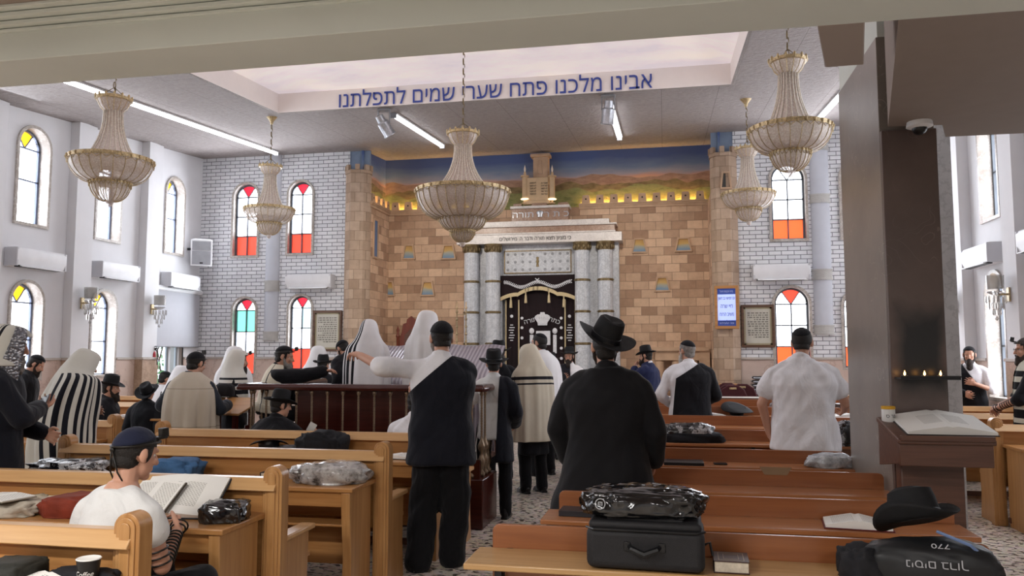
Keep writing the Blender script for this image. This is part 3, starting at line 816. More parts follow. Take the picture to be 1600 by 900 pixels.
sc = lambda u: zA(470, 840, YC) + .26 * max(0, 1 - abs(u - .5) * 2) ** 1.0 * .9 + .035 * abs(math.sin(u * 4 * PI)) ** .7
o = cloth_sheet(xc0 - .02, xc1 + .03, sc, zA(430, 840, YC), YC - .03, 80, .006, 7).build('valance', M['velvet'], cur, fix=False); o.modifiers.new('t', 'SOLIDIFY').thickness = .015
e = MB(); P = [(xc0 - .02 + (wc + .05) * i / 60, YC - .045 + .007 * math.sin(i / 60 * 14 * PI), sc(i / 60)) for i in range(61)]
for p, q in zip(P, P[1:]):
    e.prism([(p[0], p[2] - .03), (q[0], q[2] - .03), (q[0], q[2] + .045), (p[0], p[2] + .045)], lambda u, v, w: (u, YC - .056 + w, v), .012)
e.build('gold_border', M['gold_thread'], cur)
for px in (799, 822, 858, 881):
    u = (xA(px, YC) - xc0) / wc; z = sc(u)
    t_ = MB().lathe([(.0, .0), (.012, -.01), (.016, -.05), (.01, -.06), (.022, -.1), (.03, -.24), (.0, -.245)], (xA(px, YC), YC - .05, z), 8); t_.build('tassel', M['gold_thread'], cur)
e = MB()
for px in (790, 810, 882, 898):
    e.bx(xA(px, YC) - .012, xA(px, YC) + .012, YC + .035, YC + .045, .5, zA(468, 840, YC))
e.build('gold_stripe', M['gold_thread'], cur)
e = MB(); vz = zA(443, 840, YC)
pv = [(xA(788 + 104 * i / 40, YC), YC - .05, vz + .05 * math.cos(i / 40 * 4 * PI) - .02) for i in range(41)]
e.tube(pv, .008, 5)
for i in range(0, 41):
    p = pv[i]
    for s in (-1, 1): e.ell((p[0] + .012, p[1], p[2] + s * .022), (.02, .004, .01), 6, 4, rot=Matrix.Rotation(-s * .8, 3, 'Y'))
e.tube([(xm - .04, YC - .05, vz + .03), (xm + .04, YC - .05, vz + .1)], .01, 5); e.tube([(xm + .04, YC - .05, vz + .03), (xm - .04, YC - .05, vz + .1)], .01, 5)
e.build('vine_embroidery', M['silver_thread'], cur)
ye = YC + .036
crown = MB(); cxw, czw = xA(847, YC), zA(498, 847, YC)
pr = [(-.09, -.13), (.09, -.13), (.1, -.07), (.15, .0), (.15, .05), (.1, .085), (.05, .09), (.04, .13), (-.04, .13), (-.05, .09), (-.1, .085), (-.15, .05), (-.15, 0), (-.1, -.07)]
crown.prism(pr, lambda u, v, w: (cxw + u, ye - w, czw + v), .02)
for i in range(-3, 4): crown.ell((cxw + i * .037, ye - .02, czw + .02), (.013, .012, .04), 6, 5)
for i in range(-2, 3): crown.ell((cxw + i * .035, ye - .02, czw - .1), (.014, .012, .014), 6, 5)
crown.build('crown_embroidery', M['silver_thread'], cur)
text_obj('embroidered_letters', 'כתר', (xA(866, YC), ye, zA(501, 866, YC)), .13, M['silver_thread'], (PI / 2, .35, 0), parent=cur)
text_obj('embroidered_letters', 'תורה', (xA(828, YC), ye, zA(501, 828, YC)), .13, M['silver_thread'], (PI / 2, -.25, 0), parent=cur)
e = MB().bx(xA(837, YC), xA(859, YC), ye - .015, ye, zA(539, 847, YC), zA(517, 847, YC)); e.bx(xA(847.6, YC), xA(848.4, YC), ye - .02, ye, zA(539, 847, YC), zA(517, 847, YC))
e.build('silver_panel', M['silver_thread'], cur)
for px in (830, 866):
    e = MB(); x = xA(px, YC)
    e.bx(x - .035, x + .035, ye - .012, ye, zA(552, px, YC), zA(523, px, YC)); e.ell((x, ye, zA(517, px, YC)), (.05, .012, .06), 8, 6)
    e.build('pillar_embroidery', M['silver_thread'], cur)
for px in (815, 876):
    for py in (497, 512, 528, 544, 560): MB().lathe([(.018, 0), (.03, 0), (.03, .01), (.018, .01)], (xA(px, YC), ye, zA(py, px, YC)), 8, rot=Matrix.Rotation(PI / 2, 3, 'X')).build('round_motif', M['silver_thread'], cur)
for px in (799, 889):
    e = MB(); e.lathe([(.02, 0), (.032, 0), (.032, .01), (.02, .01)], (xA(px, YC), ye, zA(494, px, YC)), 8, rot=Matrix.Rotation(PI / 2, 3, 'X'))
    for k in range(7): e.bx(xA(px, YC) - .03 - .03 * ((k * 7) % 3) / 2, xA(px, YC) + .03 + .03 * ((k * 5) % 3) / 2, ye - .008, ye, zA(508.5 + 4 * k, px, YC), zA(507 + 4 * k, px, YC))
    e.build('name_lines', M['silver_thread'], cur)
# tablets over the ark
tb = thing('stone_tablets', 'cream stone tablets with ten short lines on top of the ark', 'tablets', (0, 0, 0))
yt = YA + .25
mb = MB().bx(xA(820, yt), xA(857, yt), yt, yt + .08, zA(314, 838, yt), zA(277, 838, yt))
M['cream'] = plain('cream_stone', 'cdb08c', .7, var=.05)
mb.bx(xA(818, yt), xA(859, yt), yt - .02, yt + .1, zA(319, 838, yt), zA(313, 838, yt)); mb.build('slab', M['cream'], tb, .01)
for px, ls in ((852, ('אנכי ה', 'לא יהיה', 'לא תשא', 'זכור את', 'כבד את')), (834, ('לא תרצח', 'לא תנאף', 'לא תגנב', 'לא תענה', 'לא תחמד'))):
    for k, s in enumerate(ls): text_obj('commandment_line', s, (xA(px - 1, yt), yt - .003, zA(286 + 4.3 * k, px, yt)), .052, M['black_plastic'], parent=tb, ext=.002, width=.13)
mb = MB(); tz = zA(277, 843, yt)
mb.bx(xA(832, yt), xA(856, yt), yt + .1, yt + .3, tz - .1, zA(243, 843, yt)); mb.bx(xA(828, yt), xA(859, yt), yt + .06, yt + .32, zA(243, 843, yt), zA(240, 843, yt) + .02)
mb.prism([(-.05, 0), (.05, 0), (.035, .28), (-.035, .28)], lambda u, v, w: (xA(843, yt) + u, yt + .09 + w, zA(270, 843, yt) + v), .02)
o = mb.build('stone_turret', M['sand'], None, .008); tag(o, 'small sandstone turret rising behind the tablets up to the ceiling', 'turret')
lampm = emit('lit_lamp', 'ffe2b0', 1.6)
def ark_lamp(px, label):
    L = thing('candle_lamp', label, 'lamp', (xA(px, yt), yt + .02, zA(318, px, yt)), group='candle lamps beside the tablets')
    h = zA(276, px, yt) - zA(318, px, yt)
    MB().lathe([(.06, 0), (.06, .02), (.02, .03), (.02, .07)], n=12).build('foot', M['cream'], L)
    MB().lathe([(.02, .07), (.085, .085), (.085, .1), (.0, .1)], n=14).build('dish', lampm, L)
    MB().lathe([(.055, .1), (.055, h), (.0, h)], n=14).build('shade', M['cream'], L)
    MB().lathe([(.07, h - .01), (.085, h), (.085, h + .02), (0, h + .02)], n=14).lathe([(.02, h + .02), (.03, h + .06), (.02, h + .1)], n=8).build('cap', M['cream'], L)
    MB().lathe([(.012, h + .1), (.025, h + .15), (.0, h + .25)], n=8).build('bulb', plain('bulb_glass', 'e8dccb', .2), L)
    return L
ark_lamp(820, 'pillar lamp with a flame bulb left of the tablets'); ark_lamp(863, 'pillar lamp with a flame bulb right of the tablets')
# ------------------------------------------------------------------ chandeliers
def bead_mat():
    t = NT('crystal_beads'); v = t.coords((1, 1, 1))
    vo = t.node('ShaderNodeTexVoronoi'); vo.inputs['Scale'].default_value = 55; t.link(v, vo.inputs['Vector'])
    c = t.ramp(vo.outputs['Distance'], [(.1, 'f6ece4'), (.6, 'dccabd')])
    t.base(c, .22, 0, .8); t.bump(vo.outputs['Distance'], .3, .01)
    tr = t.node('ShaderNodeBsdfTransparent'); mx = t.node('ShaderNodeMixShader'); mx.inputs[0].default_value = .34
    t.link(t.b.outputs[0], mx.inputs[1]); t.link(tr.outputs[0], mx.inputs[2]); t.link(mx.outputs[0], t.out.inputs[0])
    return t.m
M['beads'] = bead_mat()
M['strand'] = plain('bead_strand', 'e6dccd', .25, .1, var=.15, nscale=60, spec=.8)
M['gilt'] = plain('gilt_rim', 'cbb489', .3, .35, var=.25, nscale=50, bump=.4, bscale=90)
def chandelier(loc, label, R, tiers, neck_h, crown_r, ceil_z, group=None, nrib=22):
    """origin at the main rim; tiers: (rim radius, rim z, bowl bottom radius, bowl bottom z)"""
    c = thing('chandelier', label, 'chandelier', loc, group=group)
    for i, (r, z, rb, zb) in enumerate(tiers):
        prof = [(rb + (r - rb) * math.sin(PI / 2 * t), z + (zb - z) * (math.cos(PI / 2 * t))) for t in [k / 8 for k in range(9)]]
        bowl = MB().lathe(prof, n=32).build('bowl', M['beads'], c)
        rib = MB()
        for j in range(nrib):
            a = 2 * PI * j / nrib; rib.tube([((q + .003) * math.cos(a), (q + .003) * math.sin(a), z_) for q, z_ in prof], .0035 if R < .5 else .0045, 5)
        rib.build('wire_ribs', M['gilt'], bowl, fix=False)
        rim = MB().lathe([(r * .97, z - .02), (r * 1.02, z - .022), (r * 1.03, z + .018), (r * .97, z + .022), (r * .97, z - .02)], n=36)
        for j in range(28):
            a = 2 * PI * j / 28; rim.ell((r * 1.03 * math.cos(a), r * 1.03 * math.sin(a), z), (.014, .014, .02), 6, 4)
            a2 = 2 * PI * (j + .5) / 28
            rim.tube([(r * 1.02 * math.cos(a), r * 1.02 * math.sin(a), z - .02), (r * 1.02 * math.cos(a2), r * 1.02 * math.sin(a2), z - .055), (r * 1.02 * math.cos(a + 2 * PI / 28), r * 1.02 * math.sin(a + 2 * PI / 28), z - .02)], .004, 4)
        rim.build('rim', M['gilt'], c)
    h = neck_h; r0, r1 = crown_r * .52, R * .58
    npf = [(r0 + (r1 - r0) * (t ** 2.3), h - h * t * .97) for t in [k / 8 for k in range(9)]]
    MB().lathe(npf, n=28).build('neck', M['beads'], c)
    st = MB()
    for j in range(nrib):
        a = 2 * PI * (j + .5) / nrib; st.tube([((q + .006) * math.cos(a), (q + .006) * math.sin(a), z) for q, z in npf], .006, 5)
    st.build('bead_strands', M['strand'], c, fix=False)
    ch = crown_r * .75
    pr = [(r0, h), (crown_r * .8, h + ch * .4), (crown_r * .98, h + ch)]
    MB().lathe(pr, n=24).build('crown_bowl', M['beads'], c)
    rm = MB().lathe([(crown_r * .9, h + ch - .015), (crown_r * 1.06, h + ch - .01), (crown_r * 1.06, h + ch + .02), (crown_r * .9, h + ch + .025), (crown_r * .9, h + ch - .015)], n=24)
    for j in range(14):
        a = 2 * PI * j / 14; rm.ell((crown_r * 1.05 * math.cos(a), crown_r * 1.05 * math.sin(a), h + ch + .02), (.014, .014, .03), 6, 4)
        rm.tube([(q * math.cos(a), q * math.sin(a), z) for q, z in pr], .004, 4)
    rm.build('crown_rim', M['gilt'], c)
    zb = tiers[-1][3]; rbm = tiers[-1][2]
    MB().lathe([(0, zb - .06), (.025, zb - .05), (.035, zb - .02), (rbm + .01, zb), (0, zb + .01)], n=12).build('drop', M['beads'], c)
    top = ceil_z - loc[2]; cn = MB(); z = h + ch; k = 0
    while z < top - .1:
        L = .07
        pts = []
        for j in range(8):
            a = 2 * PI * j / 8; u, w = .016 * math.cos(a), .042 * math.sin(a)
            pts.append((u, 0, z + .035 + w) if k % 2 else (0, u, z + .035 + w))
        cn.tube(pts, .0055, 5, closed=True); z += L - .008; k += 1
    for s in range(3):
        a = 2 * PI * s / 3; cn.tube([(crown_r * .9 * math.cos(a), crown_r * .9 * math.sin(a), h + ch), (0, 0, h + ch + .14)], .004, 4)
    cn.build('chain', M['brass_dark'], c, fix=False)
    MB().lathe([(.02, top - .12), (.03, top - .07), (.07, top - .02), (.085, top - .002), (0, top - .002)], n=16).build('ceiling_rose', M['gilt'], c)
    return c
SM = [(.41, 0, .19, -.24), (.2, -.235, .04, -.44)]
Yc = 7.25; p = at(174, 251, Yc); chandelier(p, 'two-tier crystal chandelier nearest the left wall windows, hanging in front of the long ceiling tube', .41, SM, .53, .17, cz(Yc), 'two-tier chandeliers')
Yc = 11.3; p = at(421, 327, Yc); chandelier(p, 'two-tier crystal chandelier hanging before the red windows of the left brick wall', .38, [(r * .93, z * .93, q * .93, w * .93) for r, z, q, w in SM], .55, .165, cz(Yc), 'two-tier chandeliers')
Yc = 8.0; p = at(1234, 203, Yc); chandelier(p, 'two-tier crystal chandelier hanging beside the head of the marble pillar', .385, [(r * .95, z * .95, q * .95, w * .95) for r, z, q, w in SM], .56, .17, 4.98, 'two-tier chandeliers')
Yc = 12.0; p = at(1169, 303, Yc); chandelier(p, 'two-tier crystal chandelier hanging in front of the right stone turret', .38, [(r * .93, z * .93, q * .93, w * .93) for r, z, q, w in SM], .55, .165, cz(Yc), 'two-tier chandeliers')
Yc = 9.05; p = at(723, 300, Yc); chandelier(p, 'large three-tier crystal chandelier hanging in the middle of the hall before the ark', .555, [(.555, 0, .28, -.33), (.285, -.305, .13, -.47), (.148, -.465, .03, -.61)], .57, .185, cz(Yc) + UP + .3, nrib=30)
# ------------------------------------------------------------------ ceiling tubes and spots
def batten(a, b, label):
    a, b = Vector(a), Vector(b); L = (b - a).length; sl = math.atan2(b.z - a.z, b.y - a.y)
    t = thing('ceiling_tube', label, 'tube light', (a + b) / 2, group='fluorescent tube lines on the ceiling'); t.rotation_euler = (sl, 0, 0)
    mb = MB().bx(-.055, .055, -L / 2, L / 2, -.03, -.003); mb.build('housing', M['white_plastic'], t)
    d = MB().lathe([(.0, -L / 2), (.03, -L / 2), (.03, L / 2), (0, L / 2)], (0, 0, -.045), 10, rot=Matrix.Rotation(-PI / 2, 3, 'X')); d.build('tube', emit('lit_tube', 'f6f8ff', TUBE_STRENGTH), t)
    for y in (-L / 2, L / 2): MB().bx(-.045, .045, y - .02, y + .02, -.085, -.004).build('end_cap', M['grey_plastic'], t)
def cpt(x, y): return (x, y, cz(y))
batten(cpt(-7.49, 4.4), cpt(-7.47, 14.1), 'very long white tube line near the left wall')
batten(cpt(-4.13, 11.5), cpt(-4.13, 14.25), 'white tube line left of the big chandelier, starting at the floodlight')
batten(cpt(-.77, 11.75), cpt(-.77, 14.35), 'white tube line right of the big chandelier, beyond the upright floodlight')
batten(cpt(2.58, 5.6), cpt(2.58, 13.9), 'long white tube line beside the marble pillar')
def flood(px, py, rot, label):
    p = at(px, py, 11.15)
    t = thing('floodlight', label, 'floodlight', (p.x, 11.2, cz(11.2) - .008), group='grey floodlights under the canopy edge')
    MB().bx(-.09, .09, -.05, .05, -.03, 0).bx(-.1, -.085, -.02, .02, -.22, 0).bx(.085, .1, -.02, .02, -.22, 0).build('bracket', M['grey_plastic'], t, .003)
    m_ = Euler(rot).to_matrix()
    hd = MB().lathe([(.0, .16), (.06, .15), (.065, .05), (.09, .03), (.09, -.16), (.1, -.18), (.095, -.19), (.08, -.17), (0, -.165)], (0, 0, -.24), 16, rot=m_); hd.build('head', M['silver'], t)
def flood_beam(px, tgt, power):
    p = at(px, 170, 11.15); l = bpy.data.lights.new('floodlight_beam', 'SPOT'); l.energy = power; l.color = (1, .92, .8); l.spot_size = 1.5; l.spot_blend = .9; l.shadow_soft_size = .08
    o = bpy.data.objects.new('floodlight_beam', l); COL.objects.link(o); o.location = (p.x, 11.35, cz(11.2) - .5)
    o.rotation_euler = (Vector(tgt) - o.location).to_track_quat('-Z', 'Y').to_euler()
flood_beam(598, (-4.2, 15.5, 2.2), 165); flood_beam(950, (-.6, 15.5, 2.2), 165)
flood(598, 185, (.5, -.45, 0), 'grey cylinder floodlight tilted right under the canopy, left of the big chandelier chain')
flood(950, 165, (.25, .12, 0), 'grey cylinder floodlight hanging nearly upright under the canopy, right of the big chandelier')
mb = MB().lathe([(.07, 0), (.075, -.03), (.05, -.04)], n=16); t = thing('dome_camera', 'small white dome camera under the low ceiling at the marble pillar', 'camera', (1.53, 5.05, 3.0))
mb.build('base', M['white_plastic'], t); MB().ell((0, 0, -.035), (.045, .045, .045), 14, 8).build('dome', M['black_plastic'], t)
# ------------------------------------------------------------------ air conditioners
def make_ac(label, L=.95):
    t = thing('air_conditioner', label, 'air conditioner', group='white wall air conditioners')
    prof = [(0, 0), (.2, .02), (.225, .1), (.225, .24), (.19, .285), (0, .285)]
    MB().prism(prof, lambda u, v, w: (-L / 2 + w, -u, v), L).build('body', M['white_plastic'], t, .008)
    MB().bx(-L / 2 + .06, L / 2 - .1, -.205, -.12, -.004, .02).build('vent', M['black_plastic'], t)
    MB().box((0, -.215, .012), (L - .14, .07, .012), rot=Matrix.Rotation(.35, 3, 'X')).build('flap', M['white_plastic'], t)
    for a, b in ((L / 2 - .03, L / 2 + .004), (-L / 2 - .004, -L / 2 + .03)): MB().bx(a, b, -.222, -.003, .008, .277).build('side_cap', plain('ac_side', 'c9c9cd', .4, var=.01), t, .006)
    return t
a0 = make_ac('white air conditioner on the left wall nearest the front left edge, between two windows')
a0.location = (XL + .002, 10.13, 2.86); a0.rotation_euler = (0, 0, PI / 2)
dup(a0, (XL + .002, 11.88, 2.86), PI / 2, 'white air conditioner on the left wall between the two wall lamps')
dup(a0, (XL + .002, 13.72, 2.86), PI / 2, 'white air conditioner on the left wall above the roller screen')
p = at(488, 452, YB); dup(a0, (p.x, YB - .002, p.z), 0, 'white air conditioner on the brick wall left of the stone niche')
p = at(1219, 439, YB); dup(a0, (p.x, YB - .002, p.z), 0, 'white air conditioner on the brick wall above the framed notice on the right')
p0 = atx(1531, 403, XR); dup(a0, (XR - .002, 12.05, 2.83), -PI / 2, 'white air conditioner on the right wall under the tall window')
dup(a0, (XR - .002, 10.2, 2.83), -PI / 2, 'white air conditioner cut by the right edge of the photo')
# ------------------------------------------------------------------ wall lamps
M['crystal'] = NT('crystal_glass'); t_ = M['crystal']; t_.base('d9d6d2', .08); t_.b.inputs['Transmission Weight'].default_value = .8; t_.b.inputs['IOR'].default_value = 1.3; M['crystal'] = t_.m
def make_sconce(label):
    t = thing('wall_lamp', label, 'wall lamp', group='crystal wall lamps')
    MB().bx(-.04, .04, -.02, -.0, .12, .3).bx(-.012, .012, -.16, -.02, .2, .225).build('bracket', M['gilt'], t, .003)
    MB().lathe([(.1, .28), (.105, .46), (.1, .46), (.095, .285), (0, .28)], (0, -.16, 0), 14).build('glass_cup', M['crystal'], t)
    MB().lathe([(.02, .2), (.1, .235), (.105, .25), (.03, .255)], (0, -.16, 0), 16).build('dish', M['crystal'], t)
    dr = MB()
    for r, z, n in ((.115, .14, 12), (.085, .06, 9), (.05, -.02, 6)):
        for j in range(n):
            a = 2 * PI * j / n; dr.lathe([(0, -.05), (.011, -.02), (.008, .04), (0, .06)], (r * math.cos(a), -.16 + r * math.sin(a), z), 5)
    dr.lathe([(0, -.13), (.025, -.1), (0, -.05)], (0, -.16, 0), 6)
    dr.build('crystal_drops', M['crystal'], t)
    return t
s0 = make_sconce('crystal wall lamp on the left wall pilaster, left of the middle air conditioner')
s0.location = (XL + .16, 11.05, 2.2); s0.rotation_euler = (0, 0, PI / 2)
dup(s0, (XL + .16, 12.8, 2.2), PI / 2, 'crystal wall lamp on the left wall pilaster, beside the roller screen')
dup(s0, (XR - .16, 11.1, 2.15), -PI / 2, 'crystal wall lamp on the right wall, before the lower arched window')
dup(s0, (XR - .16, 12.95, 2.1), -PI / 2, 'crystal wall lamp on the right wall, just right of the marble pillar')
# ------------------------------------------------------------------ wall fittings
# column strips on the brick walls
M['strip'] = plain('pale_blue_plaster', 'c4c7cf', .6, var=.02); M['relief'] = plain('stucco_relief', 'b9b7b3', .7, bump=.6, bscale=50)
def strip(px0, px1, py_b, bands, top=5.7):
    a = at(px0, py_b, YB); b = at(px1, py_b, YB); cx, r = (a.x + b.x) / 2, (b.x - a.x) / 2
    mb = MB().lathe([(r, a.z), (r, top)], (cx, YB, 0), 14, a0=PI, a1=2 * PI, sy=.45)
    for y0, y1 in bands:
        z0, z1 = at(px0, y1, YB).z, at(px0, y0, YB).z
        mb.lathe([(r, z0), (r * 1.12, z0), (r * 1.12, z0 + .03), (r * 1.06, z0 + .035), (r * 1.06, z1 - .035), (r * 1.12, z1 - .03), (r * 1.12, z1), (r, z1)], (cx, YB, 0), 14, a0=PI, a1=2 * PI, sy=.5, mi=1)
    mb.lathe([(0, a.z), (r, a.z)], (cx, YB, 0), 14, a0=PI, a1=2 * PI, sy=.45, mi=1)
    trim(mb, [M['strip'], M['relief']], 0)
strip(412, 434, 532, ((439, 456), (518, 532)), 5.62); strip(1273, 1303, 523, ((304, 318), (421, 438), (508, 523), (228, 236)), 5.62)
def frame_pic(px0, px1, py0, py1, label, Y=YB, tilt=0, lines=12):
    a = at(px0, py1, Y); b = at(px1, py0, Y); w, h = b.x - a.x, b.z - a.z
    t = thing('framed_notice', label, 'framed notice', ((a.x + b.x) / 2, Y - .002, a.z), group=None)
    fw = .045
    MB().bx(-w / 2, w / 2, -.04, 0, 0, fw).bx(-w / 2, w / 2, -.04, 0, h - fw, h).bx(-w / 2, -w / 2 + fw, -.04, 0, fw, h - fw).bx(w / 2 - fw, w / 2, -.04, 0, fw, h - fw).build('frame', wood('frame_brown', '4a3324', '6a4a33', .4), t, .006)
    MB().bx(-w / 2 + fw, w / 2 - fw, -.02, -.002, fw, h - fw).build('sheet', plain('notice_sheet', 'c5c2b6', .25, var=.05, nscale=4), t)
    MB().bx(-w / 2 + fw, w / 2 - fw, -.024, -.02, fw, fw + .03).bx(-w / 2 + fw, w / 2 - fw, -.024, -.02, h - fw - .03, h - fw).bx(-w / 2 + fw, -w / 2 + fw + .03, -.024, -.02, fw, h - fw).bx(w / 2 - fw - .03, w / 2 - fw, -.024, -.02, fw, h - fw).build('gilt_liner', plain('liner', 'a39a7e', .5), t)
    tx = MB(); r = random.Random(int(px0)); 
    for k in range(lines):
        z = h - fw - .1 - (h - 2 * fw - .2) * k / lines; x = w / 2 - fw - .06; end = -w / 2 + fw + .06 + (.1 if k % 4 == 3 else 0)
        while x > end:
            L = r.uniform(.02, .06); L = min(L, x - end); tx.bx(x - L, x, -.0215, -.0195, z - .011, z + .009); x -= L + .016
    tx.build('writing', plain('faded_ink', '77746c', .7), t)
frame_pic(489, 535, 485, 549, 'framed text notice on the brick wall left of the stone niche')
frame_pic(1159, 1209, 476, 543, 'framed text notice on the brick wall between the screen and the red window')
# information screen
a = at(1118, 514, 14.2); b = at(1154, 446, 14.2); w, h = b.x - a.x, b.z - a.z
sc_ = thing('information_screen', 'wall screen with blue text display in a pale wood frame at the right turret', 'screen', ((a.x + b.x) / 2, 14.26, a.z), -.12)
fw = .05
MB().bx(-w / 2, w / 2, -.07, 0, 0, fw).bx(-w / 2, w / 2, -.07, 0, h - fw, h).bx(-w / 2, -w / 2 + fw, -.07, 0, fw, h - fw).bx(w / 2 - fw, w / 2, -.07, 0, fw, h - fw).build('frame', M['oak'], sc_, .006)
MB().bx(-w / 2 + fw, w / 2 - fw, -.04, -.0, fw, h - fw).build('display', emit('screen_blue', 'aebfff', .5), sc_)
for z0 in (fw, h - fw - .1): MB().bx(-w / 2 + fw, w / 2 - fw, -.043, -.04, z0, z0 + .1).build('header_bar', emit('screen_navy', '2a3f86', .35), sc_)
dk = plain('screen_text', '1e2350', .5); lt = plain('screen_text_pale', 'c8d2ff', .5)
for s, z, sz, wd, m_ in (('בית הכנסת היכל', h - fw - .05, .05, w * .55, lt), ('יום חמישי כב חשון', h - .22, .07, w * .7, dk), ('חיי שרה', h - .36, .1, w * .5, dk), ('משיב הרוח', h - .5, .09, w * .58, dk), ('ותן טל ומטר', h - .64, .09, w * .62, dk), ('זמני התפילות', fw + .05, .045, w * .6, lt)):
    text_obj('display_text', s, (0, -.044, z), sz, m_, ext=.001, parent=sc_, width=wd)
# loudspeaker
sp = thing('loudspeaker', 'grey loudspeaker tilted on the left wall near the corner', 'loudspeaker', (XL + .28, 14.12, 3.36), .5); sp.rotation_euler = (math.radians(12), 0, .55)
MB().prism([(-.2, .0), (.2, .0), (.13, .3), (-.13, .3)], lambda u, v, q: (u, v - .15, q), .52).build('cabinet', M['white_plastic'], sp, .012)
MB().bx(-.17, .17, -.162, -.15, .03, .3).bx(-.17, .17, -.162, -.15, .315, .49).build('grille', plain('speaker_grille', 'a2a3a8', .6, bump=.5, bscale=300), sp, .004)
MB().bx(-.03, .03, -.167, -.16, .05, .075).build('badge', M['black_plastic'], sp)
MB().tube([(0, .13, .26), (-.12, .2, .3), (-.26, .12, .3)], .025, 8).build('bracket', M['black_metal'], sp)
# roller screen
rs = thing('roller_screen', 'white roller projection screen pulled down over the low window', 'projection screen', (XL + .06, 13.74, 0))
za, zb = 1.74, 2.84
MB().tube([(0, -.74, zb), (0, .74, zb)], .05, 12).build('case', M['white_plastic'], rs); MB().bx(-.004, .004, -.7, .7, za, zb).build('fabric', plain('screen_fabric', 'b4b4ba', .8, var=.015), rs); MB().tube([(0, -.71, za), (0, .71, za)], .014, 8).build('bottom_bar', M['grey_plastic'], rs)
# fire extinguisher
fe = thing('fire_extinguisher', 'red fire extinguisher on the left wall beside the low window', 'fire extinguisher', (XL + .12, 12.93, 1.25))
red = plain('red_paint', 'a11420', .3)
MB().lathe([(0, 0), (.06, .0), (.065, .02), (.065, .34), (.05, .39), (.025, .41), (.025, .43), (0, .43)], n=16).build('cylinder', red, fe); MB().bx(-.02, .09, -.015, .015, .43, .46).bx(-.02, .08, -.012, .012, .48, .495).build('handle', M['black_metal'], fe)
MB().tube([(.02, 0, .44), (.1, 0, .4), (.1, 0, .15)], .011, 6).build('hose', M['black_plastic'], fe); MB().lathe([(.0655, .12), (.0655, .24)], n=16).build('label_band', M['paper'], fe)
MB().bx(-.12, -.06, -.03, .03, .2, .3).build('bracket', M['black_metal'], fe)
# ------------------------------------------------------------------ oak pews with a desk behind the backrest
def arch_post(mb, x0, x1, y0, y1, zt, mi=0):
    r = (x1 - x0) / 2; cx = (x0 + x1) / 2
    def pr(k, ya, yb, zb=0.0):
        q = r * k
        poly = [(cx - q, zb), (cx + q, zb)] + [(cx + q * math.cos(PI * i / 12), zt - r + q * math.sin(PI * i / 12)) for i in range(13)]
        mb.prism(poly, lambda u, v, w: (u, ya + w, v), yb - ya, mi)
    pr(1, y0, y1); pr(.72, y0 - .008, y0); pr(.4, y0 - .014, y0 - .008, .05)
def oak_pew(label, x0, x1, Y, ends=(True, True), desk=True, group=None, desk_inset=.09, seat=True):
    """backrest plane at Y, desk on the camera side, seat on the far side; x1 is the right end"""
    t = thing('pew', label, 'pew', (x0, Y, 0), 0, group); L = x1 - x0
    MB().bx(.05, L - .05, .0, .035, .42, .9).build('backrest', M['oak'], t, .004)
    MB().prism([(-.055, .875), (-.04, .868), (.05, .915), (.05, .935), (-.01, .935)], lambda u, v, w: (.03 + w, u, v), L - .06).build('ledge', M['oak_light'], t, .004)
    if seat: MB().bx(.05, L - .05, .03, .45, .42, .45).bx(.06, L - .06, .4, .425, .3, .42).build('seat', M['oak'], t, .006)
    for i, e in enumerate(ends):
        if not e: continue
        a, b = (0, .11) if i == 0 else (L - .11, L)
        mb = MB(); arch_post(mb, a, b, -.02, .06, 1.0)
        p = mb.build('end_post', M['oak_z'], t, .004)
        xa = a + .03 if i == 0 else a + .03
        MB().prism([(.06, 0), (.40, 0), (.37, .25), (.385, .585), (.06, .585)], lambda u, v, w: (xa + w, u, v), .05).build('end_panel', M['oak_z'], t, .005)
        MB().bx(xa - .02, xa + .07, .06, .43, .585, .615).build('armrest', M['oak_light'], t, .008)
    if desk:
        d0, d1 = desk_inset, L - desk_inset
        MB().bx(d0, d1, -.44, -.0, .725, .755).build('desk_top', M['oak'], t, .006)
        MB().bx(d0 + .05, d1 - .05, -.41, -.385, .63, .725).build('apron', M['oak'], t, .003)
        MB().bx(d0 + .05, d1 - .05, -.12, -.1, .2, .725).build('modesty_panel', M['oak'], t, .003)
        MB().bx(d0 + .05, d1 - .05, -.38, -.12, .5, .515).build('shelf', M['oak'], t, .003)
        for a in (d0 + .02, d1 - .08):
            MB().prism([(-.40, 0), (-.06, 0), (-.06, .725), (-.43, .725), (-.425, .6), (-.39, .3)], lambda u, v, w: (a + w, u, v), .06).build('desk_leg', M['oak_z'], t, .005)
    MB().bx(.1, L - .1, -.1, -.06, .04, .09).build('foot_rail', M['walnut'], t, .004)
    return t
PG = 'oak pews with desks'
oak_pew('oak pew nearest the camera on the left, coffee cup on its desk', -4.45, -1.95, 2.72, group=PG)
oak_pew('oak pew in front of the seated young man, his open books on its desk', -4.45, -2.02, 3.98, group=PG)
oak_pew('oak pew with the clear plastic bag at the right end of its desk', -4.45, -1.86, 5.2, group=PG)
oak_pew('oak pew with a black hat and coat on its desk, behind the railing platform', -4.51, -1.66, 6.42, group=PG)
PGL = 'oak pews by the left wall'
oak_pew('oak pew by the left wall beside the man under the striped shawl', -9.1, -5.38, 7.05, group=PGL)
oak_pew('oak pew by the left wall with loose pages on its desk', -9.1, -6.2, 9.75, group=PGL)
oak_pew('oak pew by the left wall nearest the low window, behind the page-strewn one', -9.1, -6.9, 11.2, group=PGL)
PGR = 'oak pews by the right wall'
oak_pew('oak pew by the right wall right beside the black-legged table', 3.0, 4.4, 8.26, (True, False), group=PGR)
